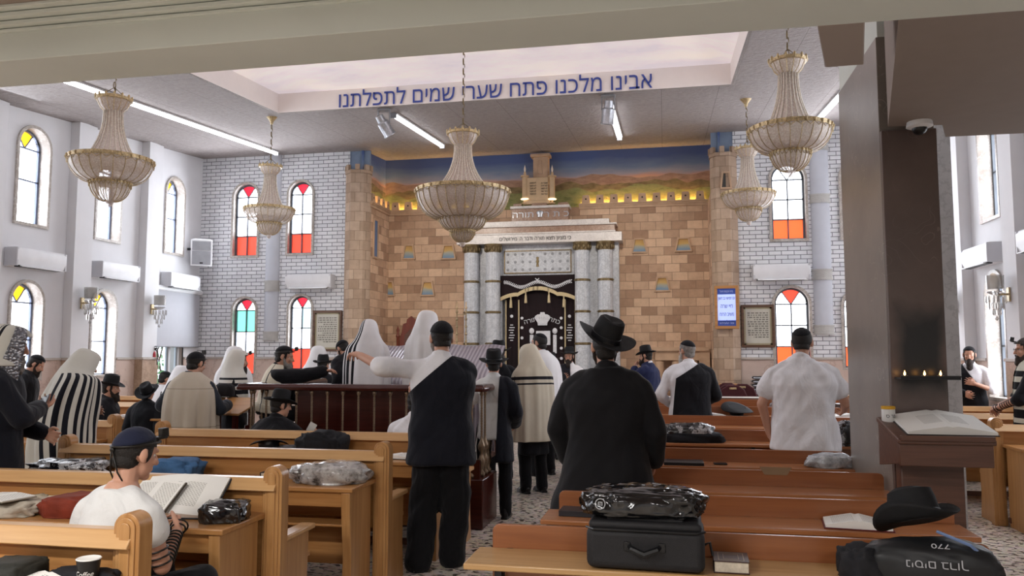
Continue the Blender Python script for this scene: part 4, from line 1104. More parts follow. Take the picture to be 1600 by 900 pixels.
for k, (Y, s) in enumerate(((9.75, 'oak pew by the right wall, first beyond the pew of the striped-shawl man'), (11.05, 'oak pew by the right wall, middle of the rows beyond the pillar'), (12.4, 'oak pew by the right wall, next to the man with crossed strap'), (13.6, 'oak pew by the right wall, farthest of the rows, below the dado'))):
    oak_pew(s, 2.6, 4.4, Y, (True, False), group=PGR, seat=k < 3)
# ------------------------------------------------------------------ reddish benches on the right
def beech_bench(label, x0, x1, Y, hb, top='beech_top', group='reddish benches on the right'):
    t = thing('bench', label, 'bench', (x0, Y, 0), 0, group); L = x1 - x0; hd = hb - .1
    r = .03
    poly = [(0, .46), (L, .46), (L, hb - r)] + [(L - r + r * math.cos(a), hb - r + r * math.sin(a)) for a in (PI / 6, PI / 3, PI / 2)] + [(r + r * math.cos(a), hb - r + r * math.sin(a)) for a in (PI / 2, 2 * PI / 3, 5 * PI / 6)] + [(0, hb - r)]
    MB().prism(poly, lambda u, v, w: (u, w, v), .022).build('backrest', M['beech'], t, .003)
    MB().bx(-.06, L + .02, -.29, -.001, hd - .026, hd).build('desk_top', M[top], t, .006)
    MB().bx(.06, L - .06, .025, .38, .43, .455).build('seat', M['beech_top'], t, .006)
    MB().bx(.1, L - .1, -.2, -.185, hd - .3, hd - .026).build('front_panel', M['beech'], t)
    n = 2 if L < 1.8 else 3
    for k in range(n):
        x = .08 + (L - .16) * k / (n - 1)
        m = MB()
        for y in (-.25, -.2): m.bx(x - .015, x + .015, y - .0125, y + .0125, 0, hd - .026)
        m.bx(x - .015, x + .015, -.262, -.0, hd - .05, hd - .026); m.bx(x - .015, x + .015, -.012, .0, 0, hb - .1); m.bx(x - .015, x + .015, .32, .345, 0, .43); m.bx(x - .015, x + .015, -.262, .345, 0, .025); m.bx(x - .015, x + .015, -.0, .345, .4, .43)
        m.build('leg', M['black_metal'], t, .002)
    return t
RB = [('reddish bench nearest the camera on the right with the suitcase on its yellow desk', -.764, 1.245, 3.48, .85, 'yellow_top'), ('reddish bench with the red-edged open book, second from the camera', -.588, 1.41, 4.38, .85, 'beech_top'),
      ('bare reddish bench ending at the front of the marble pillar', -.58, 1.335, 5.385, .85, 'beech_top'), ('reddish bench with a thin black book and phone on its desk', -.55, 1.34, 6.52, .85, 'beech_top'),
      ('reddish bench with the silver-topped bag on its desk, by the white-shirted man', -.5, 2.0, 7.62, .9, 'beech_top'), ('reddish bench behind the man with half a jacket', -.45, 2.0, 8.84, .935, 'beech_top'),
      ('reddish bench with the upturned black hat', -.9, 2.6, 9.96, .965, 'beech_top'), ('reddish bench farthest from the camera, in front of the burgundy chairs', -1.0, 2.6, 11.15, .985, 'beech_top')]
BENCH = [beech_bench(l, x0, x1, Y, hb, tp) for l, x0, x1, Y, hb, tp in RB]
a = at(1212, 735, 5.38); MB().prism([(-.1, .02), (.1, .02), (.07, -.03), (-.07, -.03)], lambda u, v, w: (a.x + .58 + u, -w, a.z + v), .002).build('worn_sticker', plain('worn_sticker', '8d7357', .6), BENCH[2])
# long dark table with white runner behind the last bench
tt = thing('table', 'long dark table with a white strip along it before the burgundy chairs', 'table', (.9, 12.0, 0))
MB().bx(-1.1, 1.6, -.25, .3, .93, .97).build('table_top', M['walnut'], tt, .006); MB().bx(-1.05, 1.55, -.24, -.05, .971, .978).build('runner', M['paper'], tt)
for x in (-1.0, 1.5):
    for y in (-.2, .25): MB().bx(x - .03, x + .03, y - .03, y + .03, 0, .93).build('leg', M['walnut'], tt)
# ------------------------------------------------------------------ burgundy chairs on a low platform
struct(MB().bx(-.2, 4.4, 12.45, 14.46, 0, .16).build('floor_platform', M['ark_slab']))
M['burgundy'] = plain('burgundy_fabric', '4a1d22', .75, var=.12, nscale=40)
def chair(label, loc, rz):
    t = thing('banquet_chair', label, 'chair', loc, rz, 'burgundy banquet chairs')
    pts = [(-.21, .5), (.21, .5), (.23, .75), (.17, .9), (.07, .965), (-.07, .965), (-.17, .9), (-.23, .75)]
    MB().prism(pts, lambda u, v, w: (u, -.2 + w - (v - .5) * .12, v), .05).build('backrest', M['burgundy'], t, .015)
    MB().bx(-.05, .05, -.265, -.2, .9, .93).build('hand_slot', M['gilt'], t, .004)
    MB().bx(-.22, .22, -.2, .22, .42, .48).build('seat', M['burgundy'], t, .02)
    for x in (-.19, .19):
        for y in (-.19, .19): MB().tube([(x, y, .43), (x * 1.08, y * 1.1, 0)], .012, 6).build('leg', M['black_metal'], t)
    return t
for px, Y, l, rz in ((1070 + 60, 12.95, 'burgundy chair left of the front one, near the wooden stand', .3), (1143, 12.75, 'front burgundy chair just behind the white strip', 0), (1137, 13.7, 'burgundy chair at the back between the others, under the wooden stand', -.1), (1164, 13.3, 'burgundy chair on the right, beside the stacked seats', -.25)):
    p = at(px, 600, Y); chair(l, (p.x, Y, .16), rz)
# wooden stand and stacks of folded seats
p = at(1131, 590, 14.1); ws_ = thing('wooden_stand', 'small wooden stand with two legs under the information screen', 'stand', (p.x, 14.12, .16))
MB().bx(-.22, .22, -.13, .13, .9, .93).build('top', M['oak'], ws_, .004)
for x in (-.19, .19): MB().bx(x - .015, x + .015, -.12, .12, 0, .9).build('leg', M['oak_z'], ws_, .003)
def seat_stack(px, n, label):
    p = at(px, 590, 14.05)
    for k in range(n):
        t = thing('folded_chair', label % ('topmost' if k == n - 1 else 'lowest' if k == 0 else ('%s from the top' % ['', 'second', 'third', 'fourth', 'fifth', 'sixth', 'seventh', 'eighth', 'ninth'][n - 1 - k])), 'chair', (p.x + random.uniform(-.008, .008), 14.15, .16 + .55 + .065 * k), 0, 'dark stacked seats under the framed notice')
        MB().prism([(-.2, 0), (.2, 0), (.23, .03), (.2, .05), (-.2, .05), (-.23, .03)], lambda u, v, w: (u, -.18 + w, v), .36).build('cushion', M['black_cloth'], t, .008)
        [MB().tube([(-.235, y, .03), (.235, y, .03)], .012, 6).build('rail', M['silver'], t) for y in (-.19, .19)]
    b = thing('low_trolley', 'low dark trolley under the %s stack of folded seats' % ('shorter' if n < 7 else 'taller'), 'trolley', (p.x, 14.15, .16))
    MB().bx(-.24, .24, -.19, .19, .5, .55).build('deck', M['black_metal'], b)
    for x in (-.2, .2):
        for y in (-.15, .15): MB().bx(x - .02, x + .02, y - .02, y + .02, 0, .5).build('leg', M['black_metal'], b)
seat_stack(1174, 5, 'dark folded seat, %s in the shorter stack'); seat_stack(1199, 8, 'dark folded seat, %s in the taller stack beside the red window')
# ------------------------------------------------------------------ reading platform with railing
bm_ = thing('reading_platform', 'raised mahogany reading platform with turned brass balusters', 'platform', (0, 0, 0))
BX0, BX1, BY0, BY1, BH = -4.08, -1.72, 7.2, 9.2, .45
MB().prism([(BX0 - .06, BY0 - .06), (BX1 + .06, BY0 - .06), (BX1 + .06, 7.75), (-2.2, 7.75), (-2.2, BY1), (BX0 - .06, BY1)], lambda u, v, w: (u, v, w), BH).build('deck', M['mahogany'], bm_, .01)
MB().bx(BX0 - .02, BX1 + .02, BY0 - .02, BY0 + .02, BH, .62).build('kickboard', M['mahogany'], bm_)
ZR = at(500, 600, BY0).z
def rail(a, b):
    a, b = Vector(a), Vector(b); d = (b - a).normalized(); s = Vector((-d.y, d.x, 0))
    mb = MB()
    pr = [(-.07, 0), (.07, 0), (.075, .03), (.05, .06), (-.05, .06), (-.075, .03)]
    L = (b - a).length
    mb.prism(pr, lambda u, v, w: a - d * .06 + d * w + s * u + Vector((0, 0, ZR - .06 + v)), L + .12); mb.build('handrail', M['mahogany'], bm_, .006)
rail((BX0, BY0, 0), (BX1, BY0, 0)); rail((BX0, BY0, 0), (BX0, BY1 - .3, 0)); rail((BX1, BY0, 0), (BX1, 7.65, 0))
M['baluster'] = plain('turned_brass', '8d7a66', .3, .75, var=.15, nscale=40)
def baluster(x, y):
    h = ZR - .06; b0 = BH
    pf = [(.03, b0), (.035, b0 + .03), (.018, b0 + .06), (.03, b0 + .11), (.035, b0 + .15), (.02, b0 + .19), (.016, b0 + .22), (.034, b0 + .26), (.036, b0 + .29), (.018, b0 + .33), (.011, b0 + .36)]
    z = b0 + .36
    while z < h - .06: pf += [(.0125, z + .012), (.0095, z + .024)]; z += .024
    pf += [(.02, h - .03), (.022, h)]
    MB().lathe(pf, (x, y, 0), 8).build('baluster', M['baluster'], bm_, fix=False)
n = 15
for k in range(n): baluster(BX0 + .06 + (BX1 - BX0 - .12) * k / (n - 1), BY0)
for k in range(1, 11): baluster(BX0, BY0 + (BY1 - BY0 - .4) * k / 10)
for k in range(1, 4): baluster(BX1, BY0 + .42 * k / 3)
# inner desk of the platform
dsk = thing('reading_desk', 'mahogany front desk inside the railing, panelled like the platform', 'desk', (BX0 + .2, BY0 + .35, BH))
MB().bx(.15, 1.75, 0, .03, 0, .8).build('front_panel', M['mahogany'], dsk, .004); MB().bx(.1, 1.8, -.03, .55, .8, .83).build('top', M['mahogany'], dsk, .006); MB().bx(.15, 1.75, -.012, 0, .36, .375).build('moulding', M['walnut'], dsk)
for x in (.15, 1.72): MB().bx(x, x + .03, .03, .5, 0, .8).build('side_panel', M['mahogany_z'], dsk)
# tall reading table under striped cloth, right of the platform
def striped_cloth():
    t = NT('striped_cover'); v = t.coords()
    w = t.node('ShaderNodeTexWave'); w.inputs['Scale'].default_value = 7; w.inputs['Distortion'].default_value = 1.5; w.inputs['Detail'].default_value = 2
    t.link(t.coords((1, .3, .35)), w.inputs[0])
    c = t.ramp(w.outputs['Fac'], [(.2, '8f8690'), (.5, 'a69da7'), (.85, 'bcb4bb')]); t.base(c, .3, 0, .6); t.bump(w.outputs['Fac'], .5, .02); return t.m
rt = thing('reading_table', 'high slanted reading table under a shiny striped cover', 'reading table', (-2.75, 8.35, BH))
MB().prism([(0, .85), (.75, 1.2), (.75, 1.23), (0, .88)], lambda u, v, w: (-.75 + w, u, v), 1.6).build('table_top', M['mahogany'], rt, .006)
for x in (-.7, .78): MB().bx(x, x + .05, .05, .7, 0, .87).build('side_panel', M['mahogany_z'], rt)
cv = MB(); vs = []; fs = []; nx, nz = 40, 14
for j in range(nz + 1):
    for i in range(nx + 1):
        u = i / nx; s = j / nz * 2.0; x = -.8 + 1.7 * u
        if s < .78: y, z = .78 - s, 1.25 - s * .47
        else: y, z = -.03 - .05 * (s - .78), .885 - (s - .78) * .62
        wv = .018 * math.sin(u * 40 + 2 * math.sin(u * 7)) * min(1, max(0, s - .5))
        dx = .1 * max(0, s - .78) * (u - .5)
        vs.append((x + dx, y - .01 + wv, z + .01 * math.sin(u * 23)))
for j in range(nz):
    for i in range(nx): fs.append((j * (nx + 1) + i, j * (nx + 1) + i + 1, (j + 1) * (nx + 1) + i + 1, (j + 1) * (nx + 1) + i))
cv.add(vs, fs, 0, True); o = cv.build('table_cover', striped_cloth(), None, fix=False); o.location = rt.location; o.modifiers.new('t', 'SOLIDIFY').thickness = .006
tag(o, 'shiny lilac and grey striped cover draped over the high reading table', 'table cover')
# carved chair by the stone wall
ec = thing('carved_chair', 'tall red-brown carved chair against the stone wall left of the ark', 'chair', (at(637, 520, 15.0).x, 15.0, .0))
zc = at(637, 496, 15.0).z
M['redwood'] = wood('red_wood', '5e2618', '7d3a22', .3, 'z')
MB().prism([(-.24, .5), (.24, .5), (.24, zc - .4), (.2, zc - .3), (.17, zc - .12), (.1, zc - .1), (.09, zc - .03), (0, zc + .04), (-.09, zc - .03), (-.1, zc - .1), (-.17, zc - .12), (-.2, zc - .3), (-.24, zc - .4)], lambda u, v, w: (u, .2 + w, v), .06).build('backrest', M['redwood'], ec, .01)
for x in (-.28, .28):
    MB().lathe([(.03, 0), (.03, zc - .4), (.045, zc - .37), (.02, zc - .3), (.035, zc - .25), (0, zc - .15)], (x, .22, 0), 10).build('post', M['redwood'], ec); MB().lathe([(.03, 0), (.03, .7)], (x, -.25, 0), 8).build('leg', M['redwood'], ec); MB().bx(x - .04, x + .04, -.28, .2, .7, .74).build('armrest', M['redwood'], ec, .01)
MB().bx(-.3, .3, -.28, .22, .42, .5).build('seat', M['redwood'], ec, .02); MB().prism([(-.15, .7), (.15, .7), (.13, zc - .35), (0, zc - .22), (-.13, zc - .35)], lambda u, v, w: (u, .185 + w, v), .015).build('carved_panel', M['walnut'], ec, .005)
# gilded candle stand by the columns
gs = thing('gilt_stand', 'gilded openwork candle stand beside the left column of the ark', 'stand', (at(728, 520, 14.9).x, 14.55, 0))
zg = at(728, 485, 14.9).z
st_ = MB()
for dx in (-.09, .09):
    st_.tube([(dx, 0, .02), (dx, 0, zg)], .012, 6)
    z = .3
    while z < zg: st_.ell((dx, 0, z), (.026, .026, .03), 8, 6); z += .14
for z in (.3, .7, 1.1, 1.5, zg - .1): st_.tube([(-.09, 0, z), (.09, 0, z + .0)], .01, 6)
st_.build('openwork', M['gold'], gs, fix=False); MB().lathe([(.16, 0), (.17, .02), (.05, .05), (0, .06)], n=16).build('foot', M['gold'], gs)
for dx in (-.09, .09): MB().lathe([(.012, zg), (.03, zg + .03), (.014, zg + .05), (.012, zg + .14), (0, zg + .15)], (dx, 0, 0), 8).build('candle', M['cream'], gs)
# book stand by the platform (light tilted top, dark frame)
bs = thing('book_stand', 'dark-framed book stand with a tilted light wood top', 'book stand', (-4.5, 7.55, 0), -.15)
MB().prism([(-.2, .98), (.22, 1.12), (.22, 1.14), (-.2, 1.0)], lambda u, v, w: (-.28 + w, u, v), .6).build('top', M['oak'], bs, .005)
for x in (-.2, .22): MB().bx(x - .02, x + .02, -.15, -.1, 0, 1.0).build('leg', M['mahogany_z'], bs); MB().bx(x - .02, x + .02, .1, .15, 0, 1.06).build('leg', M['mahogany_z'], bs)
MB().bx(-.2, .22, -.14, -.11, .55, .6).bx(-.2, .22, .11, .14, .3, .35).build('stretcher', M['mahogany'], bs)
# ------------------------------------------------------------------ lectern on the pillar, candle shelf
lec = thing('lectern', 'dark brown sloping lectern fixed to the front of the marble pillar', 'lectern', (1.335, 5.19, 0))
zt0 = at(1405, 686, 4.72).z; zt1 = at(1392, 652, 5.15).z
xl0 = at(1407, 686, 4.72).x - 1.335; xl1 = at(1556, 690, 4.72).x - 1.335
MB().prism([(-.46, zt0 - .03), (-.01, zt1 - .03), (-.01, zt1), (-.46, zt0)], lambda u, v, w: (xl0 - .01 + w, u, v), xl1 - xl0 + .02).build('sloping_top', M['walnut'], lec, .006)
MB().bx(xl0, xl1, -.44, -.42, zt0 - .15, zt0 - .025).build('front_board', M['walnut'], lec, .004)
for x in (xl0, xl1 - .02): MB().prism([(-.42, zt0 - .14), (-.01, zt0 - .2), (-.01, zt1 - .03), (-.42, zt0 - .03)], lambda u, v, w: (x + w, u, v), .02).build('side_board', M['walnut'], lec, .003)
MB().bx(.02, .36, -.12, -.0, 0, zt0 - .13).build('pedestal', M['walnut'], lec, .006)
MB().bx(xl0, xl1, -.475, -.455, zt0 - .01, zt0 + .02).build('book_stop', M['walnut'], lec, .003)
shf = thing('candle_shelf', 'thin dark shelf for memorial lights on the sooty pillar slab', 'shelf', (1.5, 5.19, at(1440, 590, 5.1).z))
MB().bx(-.13, .2, -.13, 0, -.012, 0).build('shelf_board', M['black_metal'], shf, .003); MB().bx(-.13, .2, -.13, -.125, 0, .012).build('lip', M['black_metal'], shf)
for k, px in enumerate((1413, 1444, 1469)):
    x = at(px, 588, 5.12).x
    c_ = thing('memorial_candle', ['burning tea light at the left end of the pillar shelf, largest flame', 'burning tea light in the middle of the pillar shelf', 'burning tea light at the right end of the pillar shelf'][k], 'candle', (x, 5.11, shf.location.z + .0005), group='burning tea lights on the shelf')
    MB().lathe([(.0, 0), (.018, 0), (.019, .012), (.015, .012), (0, .01)], n=14).build('cup', M['silver'], c_)
    MB().lathe([(0, .011), (.007, .018), (.005, .028), (0, .042)], n=8).build('flame', emit('flame', 'ffb45e', 14), c_)
# ------------------------------------------------------------------ black-legged side table at the right edge
st2 = thing('side_table', 'small table with reddish top and black legs at the right edge', 'table', (2.86, 6.75, 0))
MB().bx(0, 1.1, -.2, .3, .8, .825).build('table_top', M['beech_top'], st2, .005)
for x in (.1, 1.0):
    for y in (-.15, .25): MB().bx(x - .018, x + .018, y - .018, y + .018, 0, .8).build('leg', M['black_metal'], st2)
MB().bx(.1, 1.0, -.16, -.14, .3, .33).bx(.1, 1.0, .24, .26, .3, .33).build('stretcher', M['black_metal'], st2)
# ------------------------------------------------------------------ small things: books, bags, hats
def page_mat():
    t = NT('printed_page'); v = t.coords((1, 1, 1))
    br = t.node('ShaderNodeTexBrick'); t.link(v, br.inputs['Vector']); br.inputs['Scale'].default_value = 1
    br.inputs['Brick Width'].default_value = .017; br.inputs['Row Height'].default_value = .0095; br.inputs['Mortar Size'].default_value = .0026; br.inputs['Mortar Smooth'].default_value = .3
    for k, c in (('Color1', 'bcb9b2'), ('Color2', 'a8a49d'), ('Mortar', 'eceae5')): br.inputs[k].default_value = srgb(c)
    sp = t.node('ShaderNodeSeparateXYZ'); t.link(v, sp.inputs[0])
    ax = t.math('ABSOLUTE', sp.outputs['X']); ay = t.math('ABSOLUTE', sp.outputs['Y'])
    k = t.math('MULTIPLY', t.math('MULTIPLY', t.math('GREATER_THAN', ax, .018), t.math('LESS_THAN', ax, .118)), t.math('LESS_THAN', ay, .083))
    t.base(t.mix(k, srgb('eceae5'), br.outputs['Color']), .7); return t.m
M['page'] = page_mat()
def open_book(label, loc, rz=0, w=.28, h=.23, th=.025, cover='3a2a26', tilt=0, tiltx=0, name='open_book', droop=0):
    """lies open, spine along local y; w = full width"""
    t = thing(name, label, 'book', loc, rz); t.rotation_euler = (tilt, tiltx, rz)
    n = 8; k = w / .28
    for s in (-1, 1):
        top = []
        for i in range(n + 1):
            u = i / n; z = .008 + th * (1 - .75 * u) * math.sin(min(1, u * 5 + .6) * PI / 2) * (1 if u < 1 else 1)
            top.append((s * u * w / 2, z))
        vs = []; fs = []
        for y in (-h / 2, h / 2):
            for x, z in top: vs.append((x, y, z))
            for x, z in top: vs.append((x, y, .006))
        m = n + 1
        for i in range(n):
            fs += [(i, i + 1, 2 * m + i + 1, 2 * m + i), (m + i, 3 * m + i, 3 * m + i + 1, m + i + 1), (i, m + i, m + i + 1, i + 1), (2 * m + i, 2 * m + i + 1, 3 * m + i + 1, 3 * m + i)]
        fs.append((n, m + n, 3 * m + n, 2 * m + n))
        MB().add(vs, fs, 0, False).build('page_block', M['page'], t)
    MB().bx(-w / 2 - .008, w / 2 + .008, -h / 2 - .006, h / 2 + .006, 0, .006).build('cover', plain('cover_' + cover, cover, .5), t, .001)
    return t
def closed_book(label, loc, rz=0, w=.17, h=.24, th=.04, cover='3a2a26', gold=True, spine_text=None):
    t = thing('book', label, 'book', loc, rz); cm = plain('cover_' + cover, cover, .4)
    MB().bx(-w / 2, w / 2, -h / 2, h / 2, 0, .004).bx(-w / 2, w / 2, -h / 2, h / 2, th - .004, th).bx(-w / 2 - .003, -w / 2 + .003, -h / 2, h / 2, .0, th).build('cover', cm, t, .001)
    MB().bx(-w / 2 + .004, w / 2 - .005, -h / 2 + .004, h / 2 - .004, .004, th - .004).build('page_block', plain('page_edge', 'c9bfae', .8, var=.1, nscale=80), t)
    if gold:
        g = MB(); q = th + .0006; a, b = w / 2 - .015, h / 2 - .018
        for x0, x1, y0, y1 in ((-a, a, -b, -b + .003), (-a, a, b - .003, b), (-a, -a + .003, -b, b), (a - .003, a, -b, b)): g.bx(x0, x1, y0, y1, th - .0005, q)
        a, b = a - .02, b - .02
        for x0, x1, y0, y1 in ((-a, a, -b, -b + .002), (-a, a, b - .002, b), (-a, -a + .002, -b, b), (a - .002, a, -b, b)): g.bx(x0, x1, y0, y1, th - .0005, q)
        g.build('tooling', plain('dull_gilt', '9a8a72', .4, .5), t)
    return t
def nz(p, s, k=0):
    x, y, z = p[0] * s, p[1] * s, p[2] * s
    return (math.sin(x * 1.7 + 1.3 * math.sin(y * 1.1 + k) + k) * math.cos(y * 1.9 + k * 2 + math.sin(z * 2.3)) + .5 * math.sin(x * 3.9 + z * 3.1 + k * 3) * math.sin(y * 4.3 - k) + .25 * math.sin(9 * x + 7 * y + k) * math.cos(8 * z - 6 * x)) / 1.6
def bag_mesh(dims, seed, amp=.18, freq=14, sub=4, flat=.55, power=.6):
    bm = bmesh.new(); bmesh.ops.create_icosphere(bm, subdivisions=sub, radius=1)
    for v in bm.verts:
        p = v.co
        q = [math.copysign(abs(c) ** power, c) for c in p]
        d = 1 + amp * nz(p, freq * .18, seed) + amp * .5 * nz(p, freq * .5, seed + 2)
        x, y, z = q[0] * dims[0] / 2 * d, q[1] * dims[1] / 2 * d, q[2] * d * dims[2] / 2
        z = max(z, -dims[2] / 2 * flat) + dims[2] / 2 * flat
        v.co = (x, y, z)
    for f in bm.faces: f.smooth = True
    return bm
def bag(name, label, cat, loc, dims, mat, rz=0, seed=1, parent=None, **kw):
    bm = bag_mesh(dims, seed, **kw); me = bpy.data.meshes.new(name); bm.to_mesh(me); bm.free(); me.materials.append(mat)
    o = bpy.data.objects.new(name, me); COL.objects.link(o); o.location = loc; o.rotation_euler = (0, 0, rz)
    if parent is not None: o.parent = parent
    else: tag(o, label, cat)
    return o
def film(name, stops, rough=.12, scale=9, bump=1.0):
    t = NT(name); v = t.coords()
    n = t.noise(v, scale, 6, .7); q = t.node('ShaderNodeTexNoise'); q.noise_type = 'RIDGED_MULTIFRACTAL'; q.inputs['Scale'].default_value = scale * .9; q.inputs['Detail'].default_value = 3; t.link(v, q.inputs['Vector']); n2 = q.outputs['Fac']
    t.base(t.ramp(n, stops, 'LINEAR'), rough, 0, .8); t.bump(n2, bump, .02); return t.m
M['film_black'] = film('black_plastic_film', [(.35, '08080a'), (.62, '111114'), (.72, '1c1c20')], .12, 15, 1.0)
M['film_clear'] = film('clear_plastic_film', [(.38, '3a3736'), (.46, '8f8a88'), (.56, 'b5b1ae'), (.66, '77716e')], .08, 7)
M['film_bw'] = film('black_white_film', [(.44, '0c0c10'), (.52, '1d1d22'), (.56, 'c9c9cc'), (.68, '2a2a30')], .2)
M['film_silver'] = film('silver_film', [(.35, '8c8f94'), (.55, 'c9ccd0'), (.7, '6f7277')], .22)
M['denim'] = plain('blue_fabric', '3e6590', .8, var=.15, nscale=12, bump=.3)
M['rust'] = plain('rust_velvet', '7c2f1b', .8, var=.18, nscale=10, bump=.2)
M['linen'] = plain('linen', 'bdb3a3', .85, var=.1, nscale=14, bump=.3)
M['felt'] = plain('black_felt', '0f0f12', .8, var=.2, nscale=30)
M['ribbon'] = plain('black_ribbon', '1d1d20', .4)
def hat_parts(t, R=.175, rh=.082, h=.115, brim_up=.025, off=(0, 0, 0), rot=None, pinch=.25):
    """fedora; origin at the brim"""
    b = MB()
    n = 32; vs = []; fs = []
    rad = [rh * .98, rh * 1.25, (rh + R) / 2, R * .93, R, R * .93, (rh + R) / 2, rh * 1.2, rh * .9]
    hz = [0, .001, .001, .003, .003, -.0005, -.003, -.004, -.004]
    for r, z in zip(rad, hz):
        for j in range(n):
            a = 2 * PI * j / n; k = (r - rh) / (R - rh) if R > rh else 0
            lift = brim_up * max(0, k) ** 2 * (abs(math.cos(a)) ** 2 * 1.3 - .35 * max(0, math.sin(a)))
            vs.append((r * math.cos(a) * .97, r * math.sin(a) * 1.08, z + lift))
    m = len(rad)
    for i in range(m - 1):
        for j in range(n): fs.append((i * n + j, i * n + (j + 1) % n, (i + 1) * n + (j + 1) % n, (i + 1) * n + j))
    for j in range(n): fs.append(((m - 1) * n + j, (m - 1) * n + (j + 1) % n, (j + 1) % n, j))
    b.add(vs, fs, 0, True)
    c = MB(); vs = []; fs = []
    cr = [(rh, -.005), (rh * .99, h * .3), (rh * .95, h * .65), (rh * .88, h * .9), (rh * .7, h * 1.03), (rh * .4, h * .98), (rh * .02, h * .92)]
    for i, (r, z) in enumerate(cr):
        for j in range(n):
            a = 2 * PI * j / n; x, y = r * math.cos(a), r * math.sin(a) * 1.12
            k = max(0, (z / h - .35)) * pinch
            if y > 0: x *= 1 - k * (y / rh)
            vs.append((x, y, z - (.014 * (1 - abs(x) / (rh + 1e-6)) if i > 3 else 0)))
    for i in range(len(cr) - 1):
        for j in range(n): fs.append((i * n + j, i * n + (j + 1) % n, (i + 1) * n + (j + 1) % n, (i + 1) * n + j))
    fs.append(tuple((len(cr) - 1) * n + j for j in range(n))); fs.append(tuple(range(n - 1, -1, -1)))
    c.add(vs, fs, 0, True)
    d = MB().lathe([(rh * 1.005, .0), (rh * 1.02, .004), (rh * 1.01, .032), (rh * .99, .034)], n=n, sy=1.12)
    out = []
    for nm, mb, m_ in (('brim', b, M['felt']), ('crown', c, M['felt']), ('hat_band', d, M['ribbon'])):
        o = mb.build(nm, m_, t, fix=False if nm == 'brim' else True); out.append(o)
        o.location = off
        if rot is not None: o.rotation_euler = rot
    return out
def loose_hat(label, loc, rot=(0, 0, 0), **kw):
    t = thing('hat', label, 'hat', loc); t.rotation_euler = rot; hat_parts(t, **kw); return t
DZ = .755
def on_left(px, py): return at(px, py, 2.5 if py > 830 else 3.75 if py > 760 else 4.98 if py > 715 else 6.2)   # a place over one of the four left desks
# nearest left desk
p = at(139, 868, 2.58); cup = thing('coffee_cup', 'black paper coffee cup with white rim on the nearest left desk', 'cup', (p.x, p.y, DZ + .001))
MB().lathe([(0, .0), (.029, 0), (.041, .105), (.037, .105), (.027, .004), (0, .004)], n=28).build('cup_wall', plain('cup_black', '1b1715', .45, var=.05), cup)
MB().lathe([(.040, .102), (.043, .105), (.040, .108), (.036, .105)], n=28).build('rim', M['paper'], cup); MB().lathe([(0, .085), (.0355, .085)], n=24).build('coffee', plain('coffee', 'c9bfae', .3), cup)
o = text_obj('cup_lettering', 'Coffee', (0, -.0375, .055), .026, M['paper'], (PI / 2 + .11, 0, 0), .0008, cup, rtl=False, shear=.3)
for v in o.data.vertices:     # wrap round the cup
    a = v.co.x / .036; v.co.z = v.co.z - .036 * (1 - math.cos(a)); v.co.x = .036 * math.sin(a)
o.rotation_euler.z = .25; o.location = (.0375 * math.sin(.25), -.0375 * math.cos(.25), .056)
p = at(32, 885, 2.46); open_book('open prayer book with printed pages at the lower left corner', (p.x, 2.46, DZ + .001), -.25, .32, .22, .045, '2a2a30', tilt=.08)
p = on_left(80, 872); bag('cloth_bag', 'flat black cloth pouch beside the coffee cup', 'bag', (p.x + .02, 2.62, DZ + .001), (.26, .12, .07), M['black_cloth'], .1, 3)
p = on_left(8, 855); bag('bag', 'dark olive-black bag at the left edge on the nearest left desk', 'bag', (p.x - .02, 2.55, DZ + .001), (.2, .2, .12), plain('olive_black', '23231d', .7, bump=.2), .1, 5, power=.4, amp=.08)
# desk in front of the young man
p = on_left(303, 795); open_book('large open prayer book before the seated young man', (-2.53, 3.83, DZ + .085), .1, .44, .28, .035, '20242c', tilt=.62)
p = on_left(275, 800); open_book('small yellowed open book lying on the large open book', (-2.64, 3.76, DZ + .1), -.06, .26, .2, .018, '3b3126', tilt=.62)
p = on_left(352, 806); bag('tefillin_bag', 'glossy black pouch at the right end of the young man\'s desk', 'bag', (-2.22, 3.74, DZ + .001), (.22, .2, .13), M['film_black'], .2, 7, amp=.14, power=.5)
p = on_left(110, 800); bag('velvet_bag', 'rust-red velvet bag on the desk left of the young man', 'bag', (p.x + .04, 3.74, DZ + .001), (.3, .26, .13), M['rust'], .1, 2, amp=.14, power=.55)
p = on_left(40, 808); bag('folded_cloth', 'crumpled linen cloth under the open booklet on the left', 'cloth', (p.x, 3.7, DZ + .001), (.3, .3, .09), M['linen'], .3, 9, amp=.25)
p = on_left(28, 800); open_book('open booklet lying on crumpled linen at the left edge', (p.x, 3.64, DZ + .085), -.2, .26, .18, .012, '8f8676')
for k, (px, py, l) in enumerate(((20, 772, 'cream printed scarf end farthest left behind the open booklet'), (52, 776, 'cream printed scarf end beside the rust-red bag'))):
    p = on_left(px, py); o = bag('scarf', l, 'scarf', (p.x, 3.9, DZ + .001), (.16, .1, .07), plain('scarf_cream', 'cbbfa8', .85, var=.2, nscale=30), .6, 11 + k, amp=.25)
